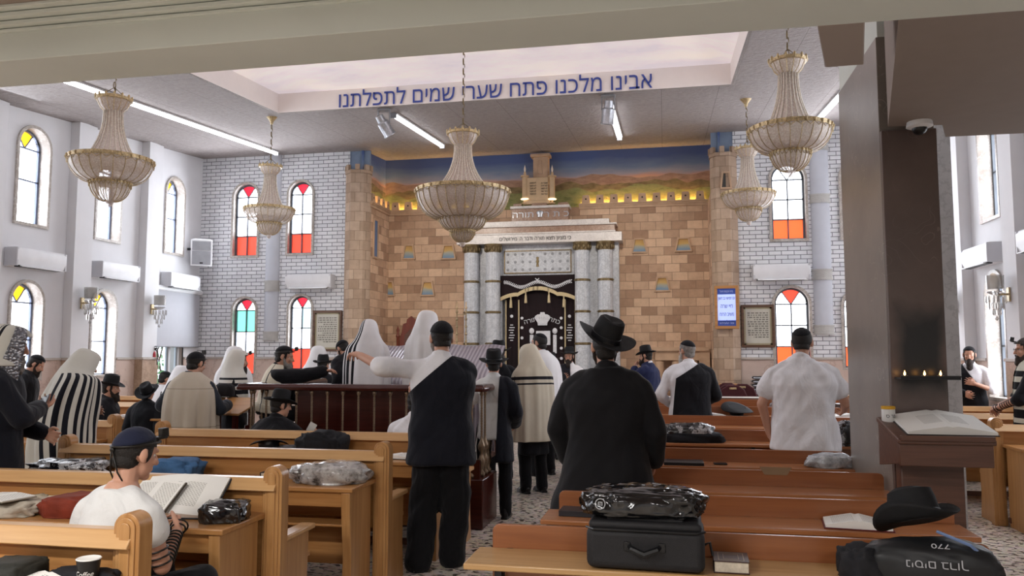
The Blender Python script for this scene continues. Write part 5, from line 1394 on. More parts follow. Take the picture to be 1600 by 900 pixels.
# third row desk
p = on_left(115, 735); bag('shawl_bag', 'black and white plastic shawl bag on the desk left of the young man\'s head', 'bag', (p.x, 4.98, DZ + .001), (.55, .3, .13), M['film_bw'], -.05, 4, amp=.25, power=.7)
p = on_left(270, 738); bag('fabric_bag', 'crumpled blue fabric bag right of the young man\'s head', 'bag', (p.x + .02, 4.97, DZ + .001), (.36, .26, .16), M['denim'], .1, 6, amp=.2, power=.6)
p = on_left(512, 748); bag('plastic_bag', 'clear plastic bag with folded shawl at the end of the third left desk', 'bag', (p.x + .02, 4.99, DZ + .001), (.52, .34, .17), M['film_clear'], .1, 8, amp=.16, power=.75)
p = on_left(422, 742); closed_book('dark closed book beside the clear plastic bag', (p.x, 5.06, DZ + .001), .05, .13, .2, .05, '2f2926', False)
# fourth row desk
p = on_left(258, 697); open_book('white open booklet at the left end of the fourth left desk', (p.x, 6.2, DZ + .001), .1, .2, .16, .03)
p = on_left(420, 700); h_ = loose_hat('black hat lying upside down on the fourth left desk', (p.x, 6.2, DZ + .115), (PI - .12, 0, .5), R=.165, rh=.085)
p = on_left(455, 700); bag('grey_bag', 'grey and black bag with white lettering between hat and coat', 'bag', (p.x + .02, 6.17, DZ + .001), (.3, .22, .11), plain('grey_nylon', '47484c', .5, var=.3, nscale=20, bump=.3), .2, 12, amp=.2)
p = on_left(500, 700); bag('folded_coat', 'black coat heaped on the fourth left desk', 'coat', (p.x + .02, 6.2, DZ + .001), (.38, .3, .26), M['black_cloth'], 0, 13, amp=.2)
p = on_left(620, 705); open_book('open prayer book on the fourth left desk beside the pointing man', (p.x + .02, 6.2, DZ + .001), -.1, .26, .18, .03)
for px, py, l in ((197, 627, 'loose white pages on the left wall pew, left pile'), (220, 630, 'open pages on the left wall pew, right pile'), (236, 618, 'white book at the end of the far left wall pew')):
    p = at(px, py, 9.5 if py > 620 else 10.95); open_book(l, (p.x, p.y, DZ + .001), random.uniform(-.3, .3), .3, .22, .03, 'c9c5bb')
# --- right benches
def onr(px, k): return at(px, 600, RB[k][3] - .14).x
zt = [r[4] - .1 + .001 for r in RB]
YR = [r[3] - .14 for r in RB]
sx0, sx1 = at(921, 850, 3.3).x, at(1101, 850, 3.3).x
su = thing('suitcase', 'dark soft suitcase lying on the nearest right bench desk', 'suitcase', ((sx0 + sx1) / 2, 3.325, zt[0]), -.03)
M['nylon'] = plain('charcoal_nylon', '19181b', .65, var=.12, nscale=40, bump=.2, bscale=300)
sw = sx1 - sx0
MB().bx(-sw / 2, sw / 2, -.14, .13, .004, .165).build('body', M['nylon'], su, .03, 4)
MB().bx(-sw / 2 + .01, sw / 2 - .01, -.13, .12, .155, .19).build('lid', M['nylon'], su, .015, 3)
MB().bx(-sw / 2 + .08, sw / 2 - .08, -.1, .09, .185, .2).build('lid_pocket', M['nylon'], su, .006)
z_ = MB(); z_.tube([(-sw / 2 - .002, -.1, .158), (-sw / 2 + .03, -.142, .158), (sw / 2 - .03, -.142, .158), (sw / 2 + .002, -.1, .158)], .005, 6); z_.build('zip', M['black_plastic'], su)
MB().tube([(-.06, -.14, .1), (-.05, -.165, .095), (0, -.172, .075), (.05, -.165, .095), (.06, -.14, .1)], [.008, .012, .014, .012, .008], 8).build('carry_handle', M['black_plastic'], su)
[MB().bx(x, x + .025, -.146, -.135, .08, .115).build('handle_mount', M['black_plastic'], su, .002) for x in (-.08, .055)]
MB().tube([(sw / 2, -.06, .1), (sw / 2 + .02, -.06, .11), (sw / 2 + .03, -.06, .06)], .006, 6).build('side_loop', M['black_plastic'], su)
bgx = thing('shawl_bag', 'glossy black plastic shawl bag with round emblem on top of the suitcase', 'bag', ((sx0 + sx1) / 2 - .01, 3.32, zt[0] + .201), .0)
bag('film', '', '', (0, 0, 0), (.5, .24, .13), M['film_black'], 0, 15, bgx, amp=.11, power=.62, flat=.7, sub=5, freq=13)
em = MB().tube([(.02 * math.cos(a), .02 * math.sin(a), .001) for a in [2 * PI * j / 20 for j in range(20)]], .002, 6, closed=True); em.bx(-.009, -.006, -.008, .008, 0, .002).bx(.006, .009, -.008, .008, 0, .002).bx(-.009, .009, .005, .008, 0, .002).bx(-.002, .001, -.009, .002, 0, .002)
o = em.build('emblem', plain('emblem_grey', 'a9a9ad', .5), bgx); o.location = (-.165, -.128, .055); o.rotation_euler = (PI / 2 - .3, 0, -.2)
p = at(1142, 875, 3.3); closed_book('brown gilt-tooled book beside the suitcase', (p.x, 3.31, zt[0]), -PI / 2 - .03, .15, .135, .047, '3d2522')
# hat and lettered bag at the right end of the nearest bench
p = at(1450, 870, 3.25)
lb = thing('lettered_bag', 'black shawl bag with upside-down silver letters at the right end of the nearest bench', 'bag', (p.x, 3.22, zt[0]), -.1)
bm = bag_mesh((.46, .2, .2), 17, amp=.07, power=.75, flat=.7); me = bpy.data.meshes.new('pouch'); bm.to_mesh(me); bm.free(); me.materials.append(plain('black_satin', '1a1b1e', .45, var=.1))
o = bpy.data.objects.new('pouch', me); COL.objects.link(o); o.parent = lb
tl = plain('silver_letters', 'a9a9ae', .4, .3)
for s, z, sz, wd, x in (('ניסים ברוך', .098, .04, .2, .0), ('770', .158, .024, .06, .02)):
    o = text_obj('bag_letters', s, (x, -.106 if z < .1 else -.07, z), sz, tl, (PI / 2 - (.12 if z < .1 else .5), PI, 0), .001, lb, rtl=s != '770', width=wd)
    o.rotation_euler = (Matrix.Rotation(PI / 2 - (.12 if z < .1 else .45), 4, 'X') @ Matrix.Rotation(PI, 4, 'Z')).to_euler()
MB().tube([(.02, -.02, .2), (.12, -.06, .165), (.2, -.04, .09), (.225, 0, .02)], .006, 6).build('blue_piping', plain('piping_blue', '6a7fa8', .5), lb)
bag('cloth_bag', 'crumpled black pouch with cord left of the lettered bag', 'bag', (p.x - .23, 3.25, zt[0]), (.15, .17, .16), M['black_cloth'], .2, 19, amp=.2)
p = at(1437, 838, 3.3); loose_hat('black felt hat tilted on the lettered bag, nearest right bench', (p.x, 3.33, zt[0] + .21), (-.35, .12, .7), R=.15, rh=.085, h=.125, brim_up=.05)
# second bench
p = at(905, 800, YR[1]); closed_book('charcoal closed book left of the plastic shawl bag', (p.x, YR[1] + .02, zt[1]), PI / 2 - .05, .14, .2, .028, '26262b', False)
p = at(1338, 815, YR[1]); open_book('open book with red edges and cover on the second right bench', (p.x, YR[1] - .01, zt[1]), -.12, .3, .2, .04, '5e1f22')
loose_hat('black hat mostly hidden behind the plastic shawl bag', (at(1035, 780, YR[1]).x, YR[1] + .02, zt[1] + .02), (.06, .0, 1.4), R=.17, rh=.085, h=.1, brim_up=.05)
# fourth bench and beyond
p = at(1068, 722, YR[3]); closed_book('thin black book on the fourth right bench', (p.x, YR[3] - .04, zt[3]), PI / 2, .2, .3, .022, '17171b', False)
p = at(1125, 722, YR[3]); ph = thing('phone', 'black phone lying on the fourth right bench', 'phone', (p.x, YR[3] - .02, zt[3]), .1)
MB().bx(-.05, .05, -.035, .035, 0, .012).build('case', M['black_plastic'], ph, .005); MB().bx(-.044, .044, -.03, .03, .012, .0125).build('glass', plain('phone_glass', '0c0c10', .05), ph)
p = at(1297, 722, YR[3]); bag('plastic_bag', 'crumpled grey plastic bag on the fourth right bench', 'bag', (p.x, YR[3], zt[3]), (.36, .2, .13), M['film_silver'], .1, 21, amp=.2, power=.8)
p = at(1080, 690, YR[4]); b_ = thing('shawl_bag', 'black bag with silvery top on the fifth right bench', 'bag', (p.x, YR[4], zt[4]), .05)
bag('lower', '', '', (0, 0, 0), (.56, .26, .12), M['black_cloth'], 0, 23, b_, amp=.12); bag('silver_top', '', '', (-.02, 0, .05), (.46, .22, .15), M['film_bw'], 0, 24, b_, amp=.16)
p = at(1022, 692, YR[4]); closed_book('white booklet left of the silver-topped bag', (p.x, YR[4], zt[4]), .2, .16, .12, .03, 'd6d3cc', False)
p = at(1152, 640, YR[6]); h_ = loose_hat('black hat lying crown down on the seventh right bench', (p.x, YR[6], zt[6] + .1), (PI + .3, 0, .4), R=.19, rh=.088, h=.1)
p = at(1118, 645, YR[5]); open_book('white open book right of the man with half a jacket', (p.x, YR[6] - .1, zt[6]), .1, .32, .22, .03, 'd6d3cc')
p = at(1215, 632, YR[7]); bag('black_bag', 'small grey-black bag on the farthest right bench', 'bag', (at(1222, 632, YR[7]).x, YR[7], zt[7]), (.28, .2, .1), M['grey_plastic'], 0, 25)
p = at(1325, 605, 9.8); open_book('open white book on the bench just left of the marble pillar', (at(1322, 605, YR[6]).x, YR[6], zt[6]), .1, .36, .24, .04, '2a2320')
# on the lectern
sl = math.atan2(zt1 - zt0, .45)
lx = (xl0 + xl1) / 2 + 1.335 + .0
open_book('very large open book on the sloping pillar lectern', (lx + .055, 4.985, (zt0 + zt1) / 2 + .005), .0, .46, .36, .05, '2b211c', tilt=sl, name='large_open_book')
p = at(1397, 648, 5.05); can = thing('memorial_can', 'white can with yellow lid at the left of the pillar lectern', 'can', (1.335 + xl0 + .04, 5.1, zt1 - .035 + .002))
MB().lathe([(0, 0), (.037, 0), (.038, .004), (.038, .085), (.036, .088), (0, .088)], n=24).build('can_body', plain('can_white', 'd8d7d5', .35, var=.02), can); MB().lathe([(.0385, .085), (.04, .086), (.04, .1), (.037, .103), (0, .103)], n=24).build('lid', plain('lid_yellow', 'd7a21c', .4, var=.03), can)
for a, s in ((-1.9, 'ס'), (-1.1, 'נר')):
    text_obj('can_letters', s, (.039 * math.cos(a), .039 * math.sin(a), .045), .03, M['black_plastic'], (PI / 2, 0, a + PI / 2), .0006, can)
p0 = at(1380, 650, 5.3)
st_ = thing('paper_notice', 'small curled paper notice stuck on the side of the pillar beside the lectern', 'notice', (1.349, 5.36, 1.0))
MB().prism([(-.09, 0), (.09, 0), (.09, .2), (-.09, .2)], lambda u, v, w: (-w, u, v), .002).build('paper_sheet', plain('old_paper', '8b7b6c', .8), st_)
# ------------------------------------------------------------------ people
V = Vector
def skin(name, c):
    t = NT(name); n = t.noise(t.coords(), 14, 4)
    cc = srgb(c); t.base(t.ramp(n, [(.3, tuple(x * .88 for x in cc[:3]) + (1,)), (.7, cc)]), .5, 0, .35)
    t.b.inputs['Subsurface Weight'].default_value = .08; t.b.inputs['Subsurface Radius'].default_value = (.02, .008, .004)
    return t.m
M['skin_a'] = skin('skin_a', 'c99880'); M['skin_b'] = skin('skin_b', 'b98870'); M['skin_c'] = skin('skin_c', 'd6a892')
def cloth(name, c, var=.1, rough=.85, bump=.55):
    t = NT(name); v = t.coords(); n = t.noise(v, 7, 5, .6); cc = srgb(c)
    t.base(t.ramp(n, [(.3, tuple(x * (1 - var) for x in cc[:3]) + (1,)), (.7, cc)]), rough, 0, .25)
    t.b.inputs['Sheen Weight'].default_value = .08
    q = t.node('ShaderNodeTexNoise'); q.inputs['Scale'].default_value = 5; q.inputs['Detail'].default_value = 3; q.inputs['Distortion'].default_value = 1.2; t.link(t.coords((1, 1, .6), (.3, .5, 0)), q.inputs['Vector'])
    t.bump(t.math('ADD', t.math('MULTIPLY', q.outputs['Fac'], 1.6), t.math('MULTIPLY', t.noise(v, 300, 1), .06)), bump, .03); return t.m
M['white_shirt'] = cloth('white_shirt', 'ecebef'); M['tee'] = cloth('white_tee', 'e4e4e3'); M['suit'] = cloth('black_suit', '101016', .2); M['navy'] = cloth('navy_suit', '11131e', .2)
M['coat'] = cloth('long_black_coat', '100f13', .15, .8, .12); M['blue_suit'] = cloth('blue_suit', '22294d', .2); M['trouser'] = cloth('black_trousers', '0c0c11', .2)
M['slate'] = cloth('slate_sweater', '2c323c', .2); M['vest'] = cloth('dark_vest', '1b1a22', .2)
M['shoe'] = plain('black_leather', '131315', .3); M['kippah_black'] = cloth('kippah_black', '121217', .2, .9, .4); M['kippah_navy'] = cloth('kippah_navy', '1d2136', .2, .9, .4)
M['hair_dark'] = plain('hair_dark', '1d1815', .6, var=.3, nscale=40, bump=.6, bscale=220); M['hair_brown'] = plain('hair_brown', '33261d', .6, var=.3, nscale=40, bump=.6, bscale=220)
M['beard_grey'] = plain('beard_grey', '8c8782', .7, var=.25, nscale=40, bump=.7, bscale=200); M['beard_dark'] = plain('beard_dark', '261a14', .7, var=.3, nscale=40, bump=.7, bscale=200)
M['beard_white'] = plain('beard_white', 'c9c4bd', .7, var=.15, nscale=40, bump=.7, bscale=200)
M['strap'] = plain('leather_strap', '17130f', .4); M['eye_white'] = plain('eye_white', 'd8d4cf', .2); M['iris'] = plain('iris', '2a1c14', .1)
def stripes(name, base, dark, uvs=(), vvs=(), both=()):
    """woven stripes: uvs = intervals round the body, vvs = intervals down the length, both = (u0, u1, v0, v1)"""
    t = NT(name); uv = t.node('ShaderNodeUVMap'); sp = t.node('ShaderNodeSeparateXYZ'); t.link(uv.outputs[0], sp.inputs[0])
    k = None
    def iv(s, a, b): return t.math('MULTIPLY', t.math('GREATER_THAN', s, a), t.math('LESS_THAN', s, b))
    L = [iv(sp.outputs[0], a, b) for a, b in uvs] + [iv(sp.outputs[1], a, b) for a, b in vvs] + [t.math('MULTIPLY', iv(sp.outputs[0], a, b), iv(sp.outputs[1], c, d)) for a, b, c, d in both]
    for q in L: k = q if k is None else t.math('MAXIMUM', k, q)
    v = t.coords(); n = t.noise(v, 6, 5, .6); cc = srgb(base)
    b = t.ramp(n, [(.3, tuple(x * .93 for x in cc[:3]) + (1,)), (.7, cc)])
    t.base(t.mix(k, b, srgb(dark)) if k is not None else b, .85, 0, .25)
    t.bump(t.math('ADD', n, t.math('MULTIPLY', t.noise(v, 250, 1), .12)), .25, .02); return t.m
def rcone(mb, a, b, ra, rb, n=12):
    a, b = V(a), V(b); d = (b - a); L = d.length; d = d / L if L > 1e-6 else V((0, 0, 1))
    pts = []; rs = []
    for k in range(4): t = PI / 2 * k / 3; pts.append(a - d * ra * math.cos(t)); rs.append(max(1e-4, ra * math.sin(t)))
    for k in range(4): t = PI / 2 * (3 - k) / 3; pts.append(b + d * rb * math.cos(t)); rs.append(max(1e-4, rb * math.sin(t)))
    return mb.tube(pts, rs, n)
def chain(mb, pts, rs, n=12):
    for i in range(len(pts) - 1): rcone(mb, pts[i], pts[i + 1], rs[i], rs[i + 1], n)
def loft(mb, rings, n=28):
    """rings: (centre, x axis, y axis, a, b)"""
    vs = []; fs = []
    for c, X, Y, a, b in rings:
        for j in range(n):
            t = 2 * PI * j / n; ct, st = math.cos(t), math.sin(t)
            q = .85
            vs.append(V(c) + V(X) * a * math.copysign(abs(ct) ** q, ct) + V(Y) * b * math.copysign(abs(st) ** q, st))
    m = len(rings)
    for i in range(m - 1):
        for j in range(n): fs.append((i * n + j, i * n + (j + 1) % n, (i + 1) * n + (j + 1) % n, (i + 1) * n + j))
    fs.append(tuple(range(n - 1, -1, -1))); fs.append(tuple(range((m - 1) * n, m * n)))
    return mb.add(vs, fs, 0, True)
def wrinkle(me, amp, freq, seed, zs=.6):
    n = len(me.vertices); co = np.empty(n * 3); me.vertices.foreach_get('co', co); co = co.reshape(-1, 3)
    no = np.empty(n * 3); me.vertices.foreach_get('normal', no); no = no.reshape(-1, 3)
    x, y, z = co[:, 0] * freq, co[:, 1] * freq, co[:, 2] * freq * zs
    k = seed
    w = np.sin(x * .9 + 1.6 * np.sin(z * .8 + k) + k) * np.cos(y * .8 + .9 * np.sin(z * 1.3 - k)) + .6 * np.sin(2.1 * z + 1.7 * np.sin(x * 1.2 + 2 * k) + y) + .35 * np.sin(3.3 * x - 2.4 * z + k) * np.sin(2.9 * y + 1.9 * z)
    co += no * (amp * w)[:, None]
    me.vertices.foreach_set('co', co.ravel()); me.update()
def remesh(mb, name, mat, parent, vox, sm=3, wr=None, cuts=(), taper=None):
    me = mb.mesh(name, mat); o = bpy.data.objects.new(name, me); COL.objects.link(o)
    r = o.modifiers.new('r', 'REMESH'); r.mode = 'VOXEL'; r.voxel_size = vox; r.use_smooth_shade = True
    if sm: s = o.modifiers.new('s', 'SMOOTH'); s.factor = .5; s.iterations = sm
    bpy.context.view_layer.update()
    nm = bpy.data.meshes.new_from_object(o.evaluated_get(bpy.context.evaluated_depsgraph_get()))
    o.modifiers.clear(); o.data = nm; bpy.data.meshes.remove(me); nm.name = name
    if not nm.materials: nm.materials.append(mat)
    if wr:
        if name not in ('beard', 'trousers'):
            k_ = np.empty(len(nm.vertices) * 3); n_ = k_.copy(); nm.vertices.foreach_get('co', k_); nm.vertices.foreach_get('normal', n_); nm.vertices.foreach_set('co', k_ + n_ * .005); nm.update()
        wrinkle(nm, *wr)
    for p, nrm in cuts:
        bm = bmesh.new(); bm.from_mesh(nm)
        bmesh.ops.bisect_plane(bm, geom=bm.verts[:] + bm.edges[:] + bm.faces[:], plane_co=p, plane_no=nrm, clear_outer=True)
        bm.to_mesh(nm); bm.free()
    nm.polygons.foreach_set('use_smooth', [True] * len(nm.polygons)); nm.update()
    o.parent = parent; return o
def shell(mb, name, mat, parent, thick=.006, cuts=()):
    """open surface cut by planes and given a thickness"""
    me = mb.mesh(name, mat); bm = bmesh.new(); bm.from_mesh(me)
    for p, n in cuts: bmesh.ops.bisect_plane(bm, geom=bm.verts[:] + bm.edges[:] + bm.faces[:], plane_co=p, plane_no=n, clear_outer=True)
    for f in bm.faces: f.smooth = True
    bm.to_mesh(me); bm.free()
    o = bpy.data.objects.new(name, me); COL.objects.link(o); o.parent = parent
    s = o.modifiers.new('t', 'SOLIDIFY'); s.thickness = thick; s.offset = 1
    return o
class Person:
    def __init__(s, label, px, z=None, ytop=None, top_extra=0.0, Y=None, H=None, rz=0, floor=0.0, girth=1.0, lean=0, sit=None, head=(0, 0), vox=.009, skin='skin_a', wide=1.0, grp=None, dx=0):
        if Y is not None: u = (px - 800) / FPX; z = Y / (math.cos(PS) + u * math.sin(PS))
        g = gp(px, z); s.z = z
        s.t = thing('person', label, 'person', (g.x + dx, g.y, floor), math.radians(rz), grp)
        zt = at(px, ytop, g.y).z if ytop else None
        if H is None:
            H = (zt - floor - top_extra) / (1 if sit is None else 1)
        s.sit = sit; s.girth = girth; s.wide = wide; s.vox = vox; s.skin = M[skin]; s.rz = math.radians(rz)
        k = math.cos(math.radians(lean)); hp = math.cos(math.radians(head[1] * .6))
        if sit is None: s.k = H / (.95 + .776 * k + (0 if k > .99 else .015))
        else: s.k = (H - sit) / (.10 + .776 * k)
        s.lean = math.radians(lean); q = s.k
        s.P = V((0, 0, .95 * q)) if sit is None else V((0, 0, sit + .10 * q))
        s.up = V((0, math.sin(s.lean), math.cos(s.lean))); s.fw = V((0, math.cos(s.lean), -math.sin(s.lean)))
        s.N = s.P + s.up * .52 * q
        s.S = [s.P + s.up * .435 * q + V((e * .18 * q * wide, -.005, 0)) for e in (-1, 1)]
        hr = Matrix.Rotation(math.radians(head[0]), 3, 'Z') @ Matrix.Rotation(-math.radians(head[1]) - s.lean * .5, 3, 'X')
        s.HR = hr; s.HC = s.N + hr @ V((0, .025, .138)) * q
        o_ = Matrix.Rotation(math.radians(rz), 3, 'Z') @ V((s.HC.x, s.HC.y, 0)); ratio = g.x / g.y
        s.t.location.x = ratio * (g.y + o_.y) - o_.x + dx
        s.hq = q * 1.0
        s.el = [None, None]; s.wr = [None, None]; s.pn = [None, None]; s.curl = [38, 38]
        s.arm(0, (-.235, -.03, 1.13), (-.245, .05, .885)); s.arm(1, (.235, -.03, 1.13), (.245, .05, .885))
        if sit is None:
            s.hip = [V((e * .095 * q, 0, .93 * q)) for e in (-1, 1)]; s.knee = [V((e * .105 * q, .02 * q, .5 * q)) for e in (-1, 1)]; s.ank = [V((e * .11 * q, -.02 * q, .085 * q)) for e in (-1, 1)]
        else:
            s.hip = [s.P + V((e * .095 * q, 0, 0)) for e in (-1, 1)]; s.knee = [V((e * .14 * q, .42 * q, s.P.z + .02)) for e in (-1, 1)]; s.ank = [V((e * .13 * q, .40 * q, .085)) for e in (-1, 1)]
        s.seed = random.uniform(0, 9)
    def L(s, px, py, Y):
        """a place in the hall in this person's own coordinates"""
        return Matrix.Rotation(-s.rz, 3, 'Z') @ (at(px, py, Y) - V(s.t.location))
    def arm(s, i, el, wr, pn=None, curl=None, raw=False):
        q = 1 if raw else s.k
        e, w = V(el) * q, V(wr) * q
        if s.sit is not None and not raw and el[2] > 1: d = s.P - V((0, 0, .95 * s.k)); e += d; w += d
        # keep the limb's own lengths
        u = e - s.S[i]; e = s.S[i] + u.normalized() * .295 * s.k
        f = w - e; w = e + f.normalized() * .265 * s.k
        s.el[i], s.wr[i] = e, w
        s.pn[i] = V(pn).normalized() if pn else V((1 if i == 0 else -1, 0, 0))
        if curl is not None: s.curl[i] = curl
    def leg(s, i, knee, ank): s.knee[i] = V(knee) * s.k; s.ank[i] = V(ank) * s.k
    def rings(s, spec, ease=0, g=None):
        q = s.k; g = g or s.girth; out = []
        for t, a, b in spec:
            c = s.P + s.up * t * q if t >= 0 else s.P + V((0, 0, t * q))
            gg = g if t < .34 else 1 + (g - 1) * max(0, (.5 - t) / .16); ee = ease if t < .42 else ease * max(.8, 1 - (t - .42) / .2)
            wd = s.wide if t > .25 else 1 + (s.wide - 1) * .5
            Y = s.fw if t >= 0 else V((0, 1, 0))
            out.append((c, V((1, 0, 0)), Y, a * q * gg * wd + ee, b * q * gg + ee))
        return out
    TORSO = [(-.07, .14, .105), (0, .163, .115), (.1, .15, .105), (.2, .15, .108), (.32, .165, .115), (.40, .166, .104), (.45, .135, .088), (.49, .095, .074), (.53, .062, .06)]
    def hand(s, mb, i):
        q = s.k; w = s.wr[i]; d = (w - s.el[i]).normalized(); n = s.pn[i]; n = (n - d * n.dot(d)).normalized()
        a = d.cross(n) if i == 1 else n.cross(d)
        c = math.radians(s.curl[i])
        for j, L in enumerate((.068, .078, .073, .056)):
            o = w + (d * .082 + a * (.032 - .0225 * j)) * q + n * .004 * abs(1.4 - j)
            rcone(mb, w + (d * .012 + a * (.014 - .010 * j)) * q, o, .0155 * q, .0115 * q, 8)
            p = o; ang = c * .35
            sp = a * (.16 - .11 * j)
            for f, rr in ((.45, .0092), (.32, .0082), (.25, .0072)):
                ang += c * .55
                dd = (d * math.cos(ang) + n * math.sin(ang) + sp).normalized(); p2 = p + dd * L * f * q; rcone(mb, p, p2, rr * q * 1.02, rr * .92 * q, 8); p = p2
        b = w + (d * .022 + a * .024) * q
        m1 = b + (d * .5 + a * .62 + n * .35).normalized() * .042 * q; m2 = m1 + (d * .85 + a * .12 + n * .4).normalized() * .03 * q; m3 = m2 + (d * .9 - a * .05 + n * .45).normalized() * .022 * q
        chain(mb, [b, m1, m2, m3], [.016 * q, .0125 * q, .0105 * q, .0085 * q], 8)
        rcone(mb, w - d * .03 * q, w + d * .03 * q, .024 * q, .022 * q, 10)
    def body(s, eyes=True, vox=None):
        q = s.k; mb = MB(); vx = vox or s.vox
        loft(mb, s.rings(s.TORSO))
        rcone(mb, s.N - s.up * .04 * q, s.HC + s.HR @ V((0, -.02, -.02)) * q, .055 * q, .052 * q)
        h = lambda x, y, z: s.HC + s.HR @ V((x, y, z)) * q
        mb.ell(h(0, -.012, .03), (.074 * q, .096 * q, .088 * q), 20, 14, rot=s.HR); mb.ell(h(0, .028, -.04), (.057 * q, .062 * q, .074 * q), 16, 12, rot=s.HR)
        mb.ell(h(0, .064, -.093), (.026 * q, .024 * q, .022 * q), 10, 8, rot=s.HR)
        rcone(mb, h(0, .088, .012), h(0, .108, -.028), .009 * q, .0135 * q, 8); mb.ell(h(0, .099, -.03), (.018 * q, .011 * q, .009 * q), 8, 6, rot=s.HR)
        rcone(mb, h(-.034, .078, .026), h(.034, .078, .026), .0115 * q, .0115 * q, 8)
        for e in (-1, 1):
            mb.ell(h(e * .036, .066, -.024), (.022 * q, .022 * q, .02 * q), 8, 6, rot=s.HR)
            mb.ell(h(e * .077, -.008, -.002), (.011 * q, .02 * q, .033 * q), 10, 8, rot=s.HR @ Matrix.Rotation(e * -.35, 3, 'Z')); mb.ell(h(e * .075, .002, -.026), (.009 * q, .011 * q, .014 * q), 8, 6, rot=s.HR)
        mb.ell(h(0, .087, -.057), (.022 * q, .009 * q, .006 * q), 8, 6, rot=s.HR); mb.ell(h(0, .084, -.068), (.019 * q, .009 * q, .007 * q), 8, 6, rot=s.HR)
        for i in (0, 1):
            chain(mb, [s.N + s.up * -.03 * q, s.S[i] + V(((.03 if i == 0 else -.03) * q, 0, .01)), s.S[i] + (s.el[i] - s.S[i]) * .15, s.el[i], s.wr[i]], [.04 * q, .044 * q, .046 * q, .039 * q, .027 * q])
            chain(mb, [s.hip[i], s.knee[i], s.ank[i]], [.082 * q, .055 * q, .036 * q]); rcone(mb, s.ank[i] + V((0, 0, -.04 * q)), s.ank[i] + V((0, .14 * q, -.055 * q)), .033 * q, .026 * q)
            s.hand(mb, i)
        s.b = remesh(mb, 'body', s.skin, s.t, vx, 2)
        if eyes:
            for e in (-1, 1):
                m_ = MB().ell(h(e * .031, .064, .004), (.0135 * q, .012 * q, .008 * q), 10, 8, rot=s.HR); m_.ell(h(e * .031, .0735, .004), (.0055 * q, .0035 * q, .0055 * q), 8, 6, 1, rot=s.HR)
                m_.build('eye', [M['eye_white'], M['iris']], s.t)
        return s
    def garment(s, name, mat, hem=-.1, ease=.016, sleeves=('long', 'long'), flare=0.0, cuts=(), collar=True, wr=.0045, neck=.54, sl_ease=None, vox=None, sm=12):
        q = s.k; mb = MB(); sp = []
        lo = hem
        if lo < -.07:
            sp += [(lo, .165 + flare, .118 + flare * .8), ((lo - .05) / 2, .166 + flare * .5, .118 + flare * .4)]
        sp += [x for x in s.TORSO if x[0] >= max(lo, -.03) and x[0] < neck]
        loft(mb, s.rings(sp, ease))
        se = ease if sl_ease is None else sl_ease
        for i in (0, 1):
            k = sleeves[i]
            e, w = s.el[i], s.wr[i]
            S0 = s.S[i] + V(((.05 if i == 0 else -.05) * q, 0, .004)); S1 = s.S[i] + (e - s.S[i]) * .15
            chain(mb, [s.N + s.up * -.045 * q, S0], [.048 * q + ease * .6, .052 * q + ease * .6])
            if not k: continue
            if k == 'tee': p = s.S[i] + (e - s.S[i]) * .42; chain(mb, [S0, S1, p], [.052 * q + ease * .5, .053 * q + se * .7, .05 * q + se * 1.1])
            elif k == 'short': p = s.S[i] + (e - s.S[i]) * .56; chain(mb, [S0, S1, p], [.052 * q + ease * .5, .053 * q + se * .7, .052 * q + se * 1.2])
            elif k == 'rolled': p = e + (w - e) * .08; chain(mb, [S0, S1, e, p], [.052 * q + ease * .5, .053 * q + se * .7, .045 * q + se, .044 * q + se])
            else:
                p = e + (w - e) * .93; chain(mb, [S0, S1, e, p], [.052 * q + ease * .5, .053 * q + se * .7, .044 * q + se * .9, .034 * q + se * .8])
        if collar:
            c = s.N + s.up * .022 * q
            pts = [c + V((math.cos(a) * .052 * q, 0, 0)) + s.fw * math.sin(a) * .056 * q + s.up * (-.02 * math.sin(a)) for a in [2 * PI * j / 16 for j in range(16)]]
            mb.tube(pts, .015 * q, 8, closed=True); mb.tube([x - s.up * .022 * q for x in pts], .016 * q, 8, closed=True)
        return remesh(mb, name, mat, s.t, vox or max(.009, s.vox), sm, (wr, 16, s.seed), cuts)
    def trousers(s, mat, ease=.014, wr=.004):
        q = s.k; mb = MB()
        loft(mb, s.rings([(-.1, .13, .1), (-.02, .16, .112), (.05, .15, .1)], ease * .3))
        for i in (0, 1): chain(mb, [s.hip[i], s.knee[i], s.ank[i] + V((0, 0, -.02))], [.085 * q + ease * .6, .064 * q + ease, .055 * q + ease])
        return remesh(mb, 'trousers', mat, s.t, max(.01, s.vox), 3, (wr, 14, s.seed + 1, .9))
    def shoes(s, dirs=(0, 0)):
        q = s.k
        for i in (0, 1):
            a = s.ank[i]; R_ = Matrix.Rotation(math.radians(dirs[i]), 3, 'Z'); b = V((a.x, a.y, 0)); mb = MB()
            f = lambda x, y, z: b + R_ @ V((x, y, z)) * q
            mb.ell(f(0, -.02, .05), (.042 * q, .055 * q, .05 * q), 12, 8); rcone(mb, f(0, -.03, .035), f(0, .1, .032), .037 * q, .036 * q); rcone(mb, f(0, .1, .03), f(0, .15, .027), .038 * q, .03 * q); rcone(mb, f(0, -.02, .06), f(0, -.02, .11), .043 * q, .04 * q)
            mb.prism([(-.034, -.07), (.034, -.07), (.042, .08), (.034, .165), (0, .182), (-.034, .165), (-.042, .08)], lambda u, v, w: f(u, v, w), .022)
            remesh(mb, 'shoe', M['shoe'], s.t, .007, 2)
    def hp(s, x, y, z): return s.HC + s.HR @ V((x, y, z)) * s.k
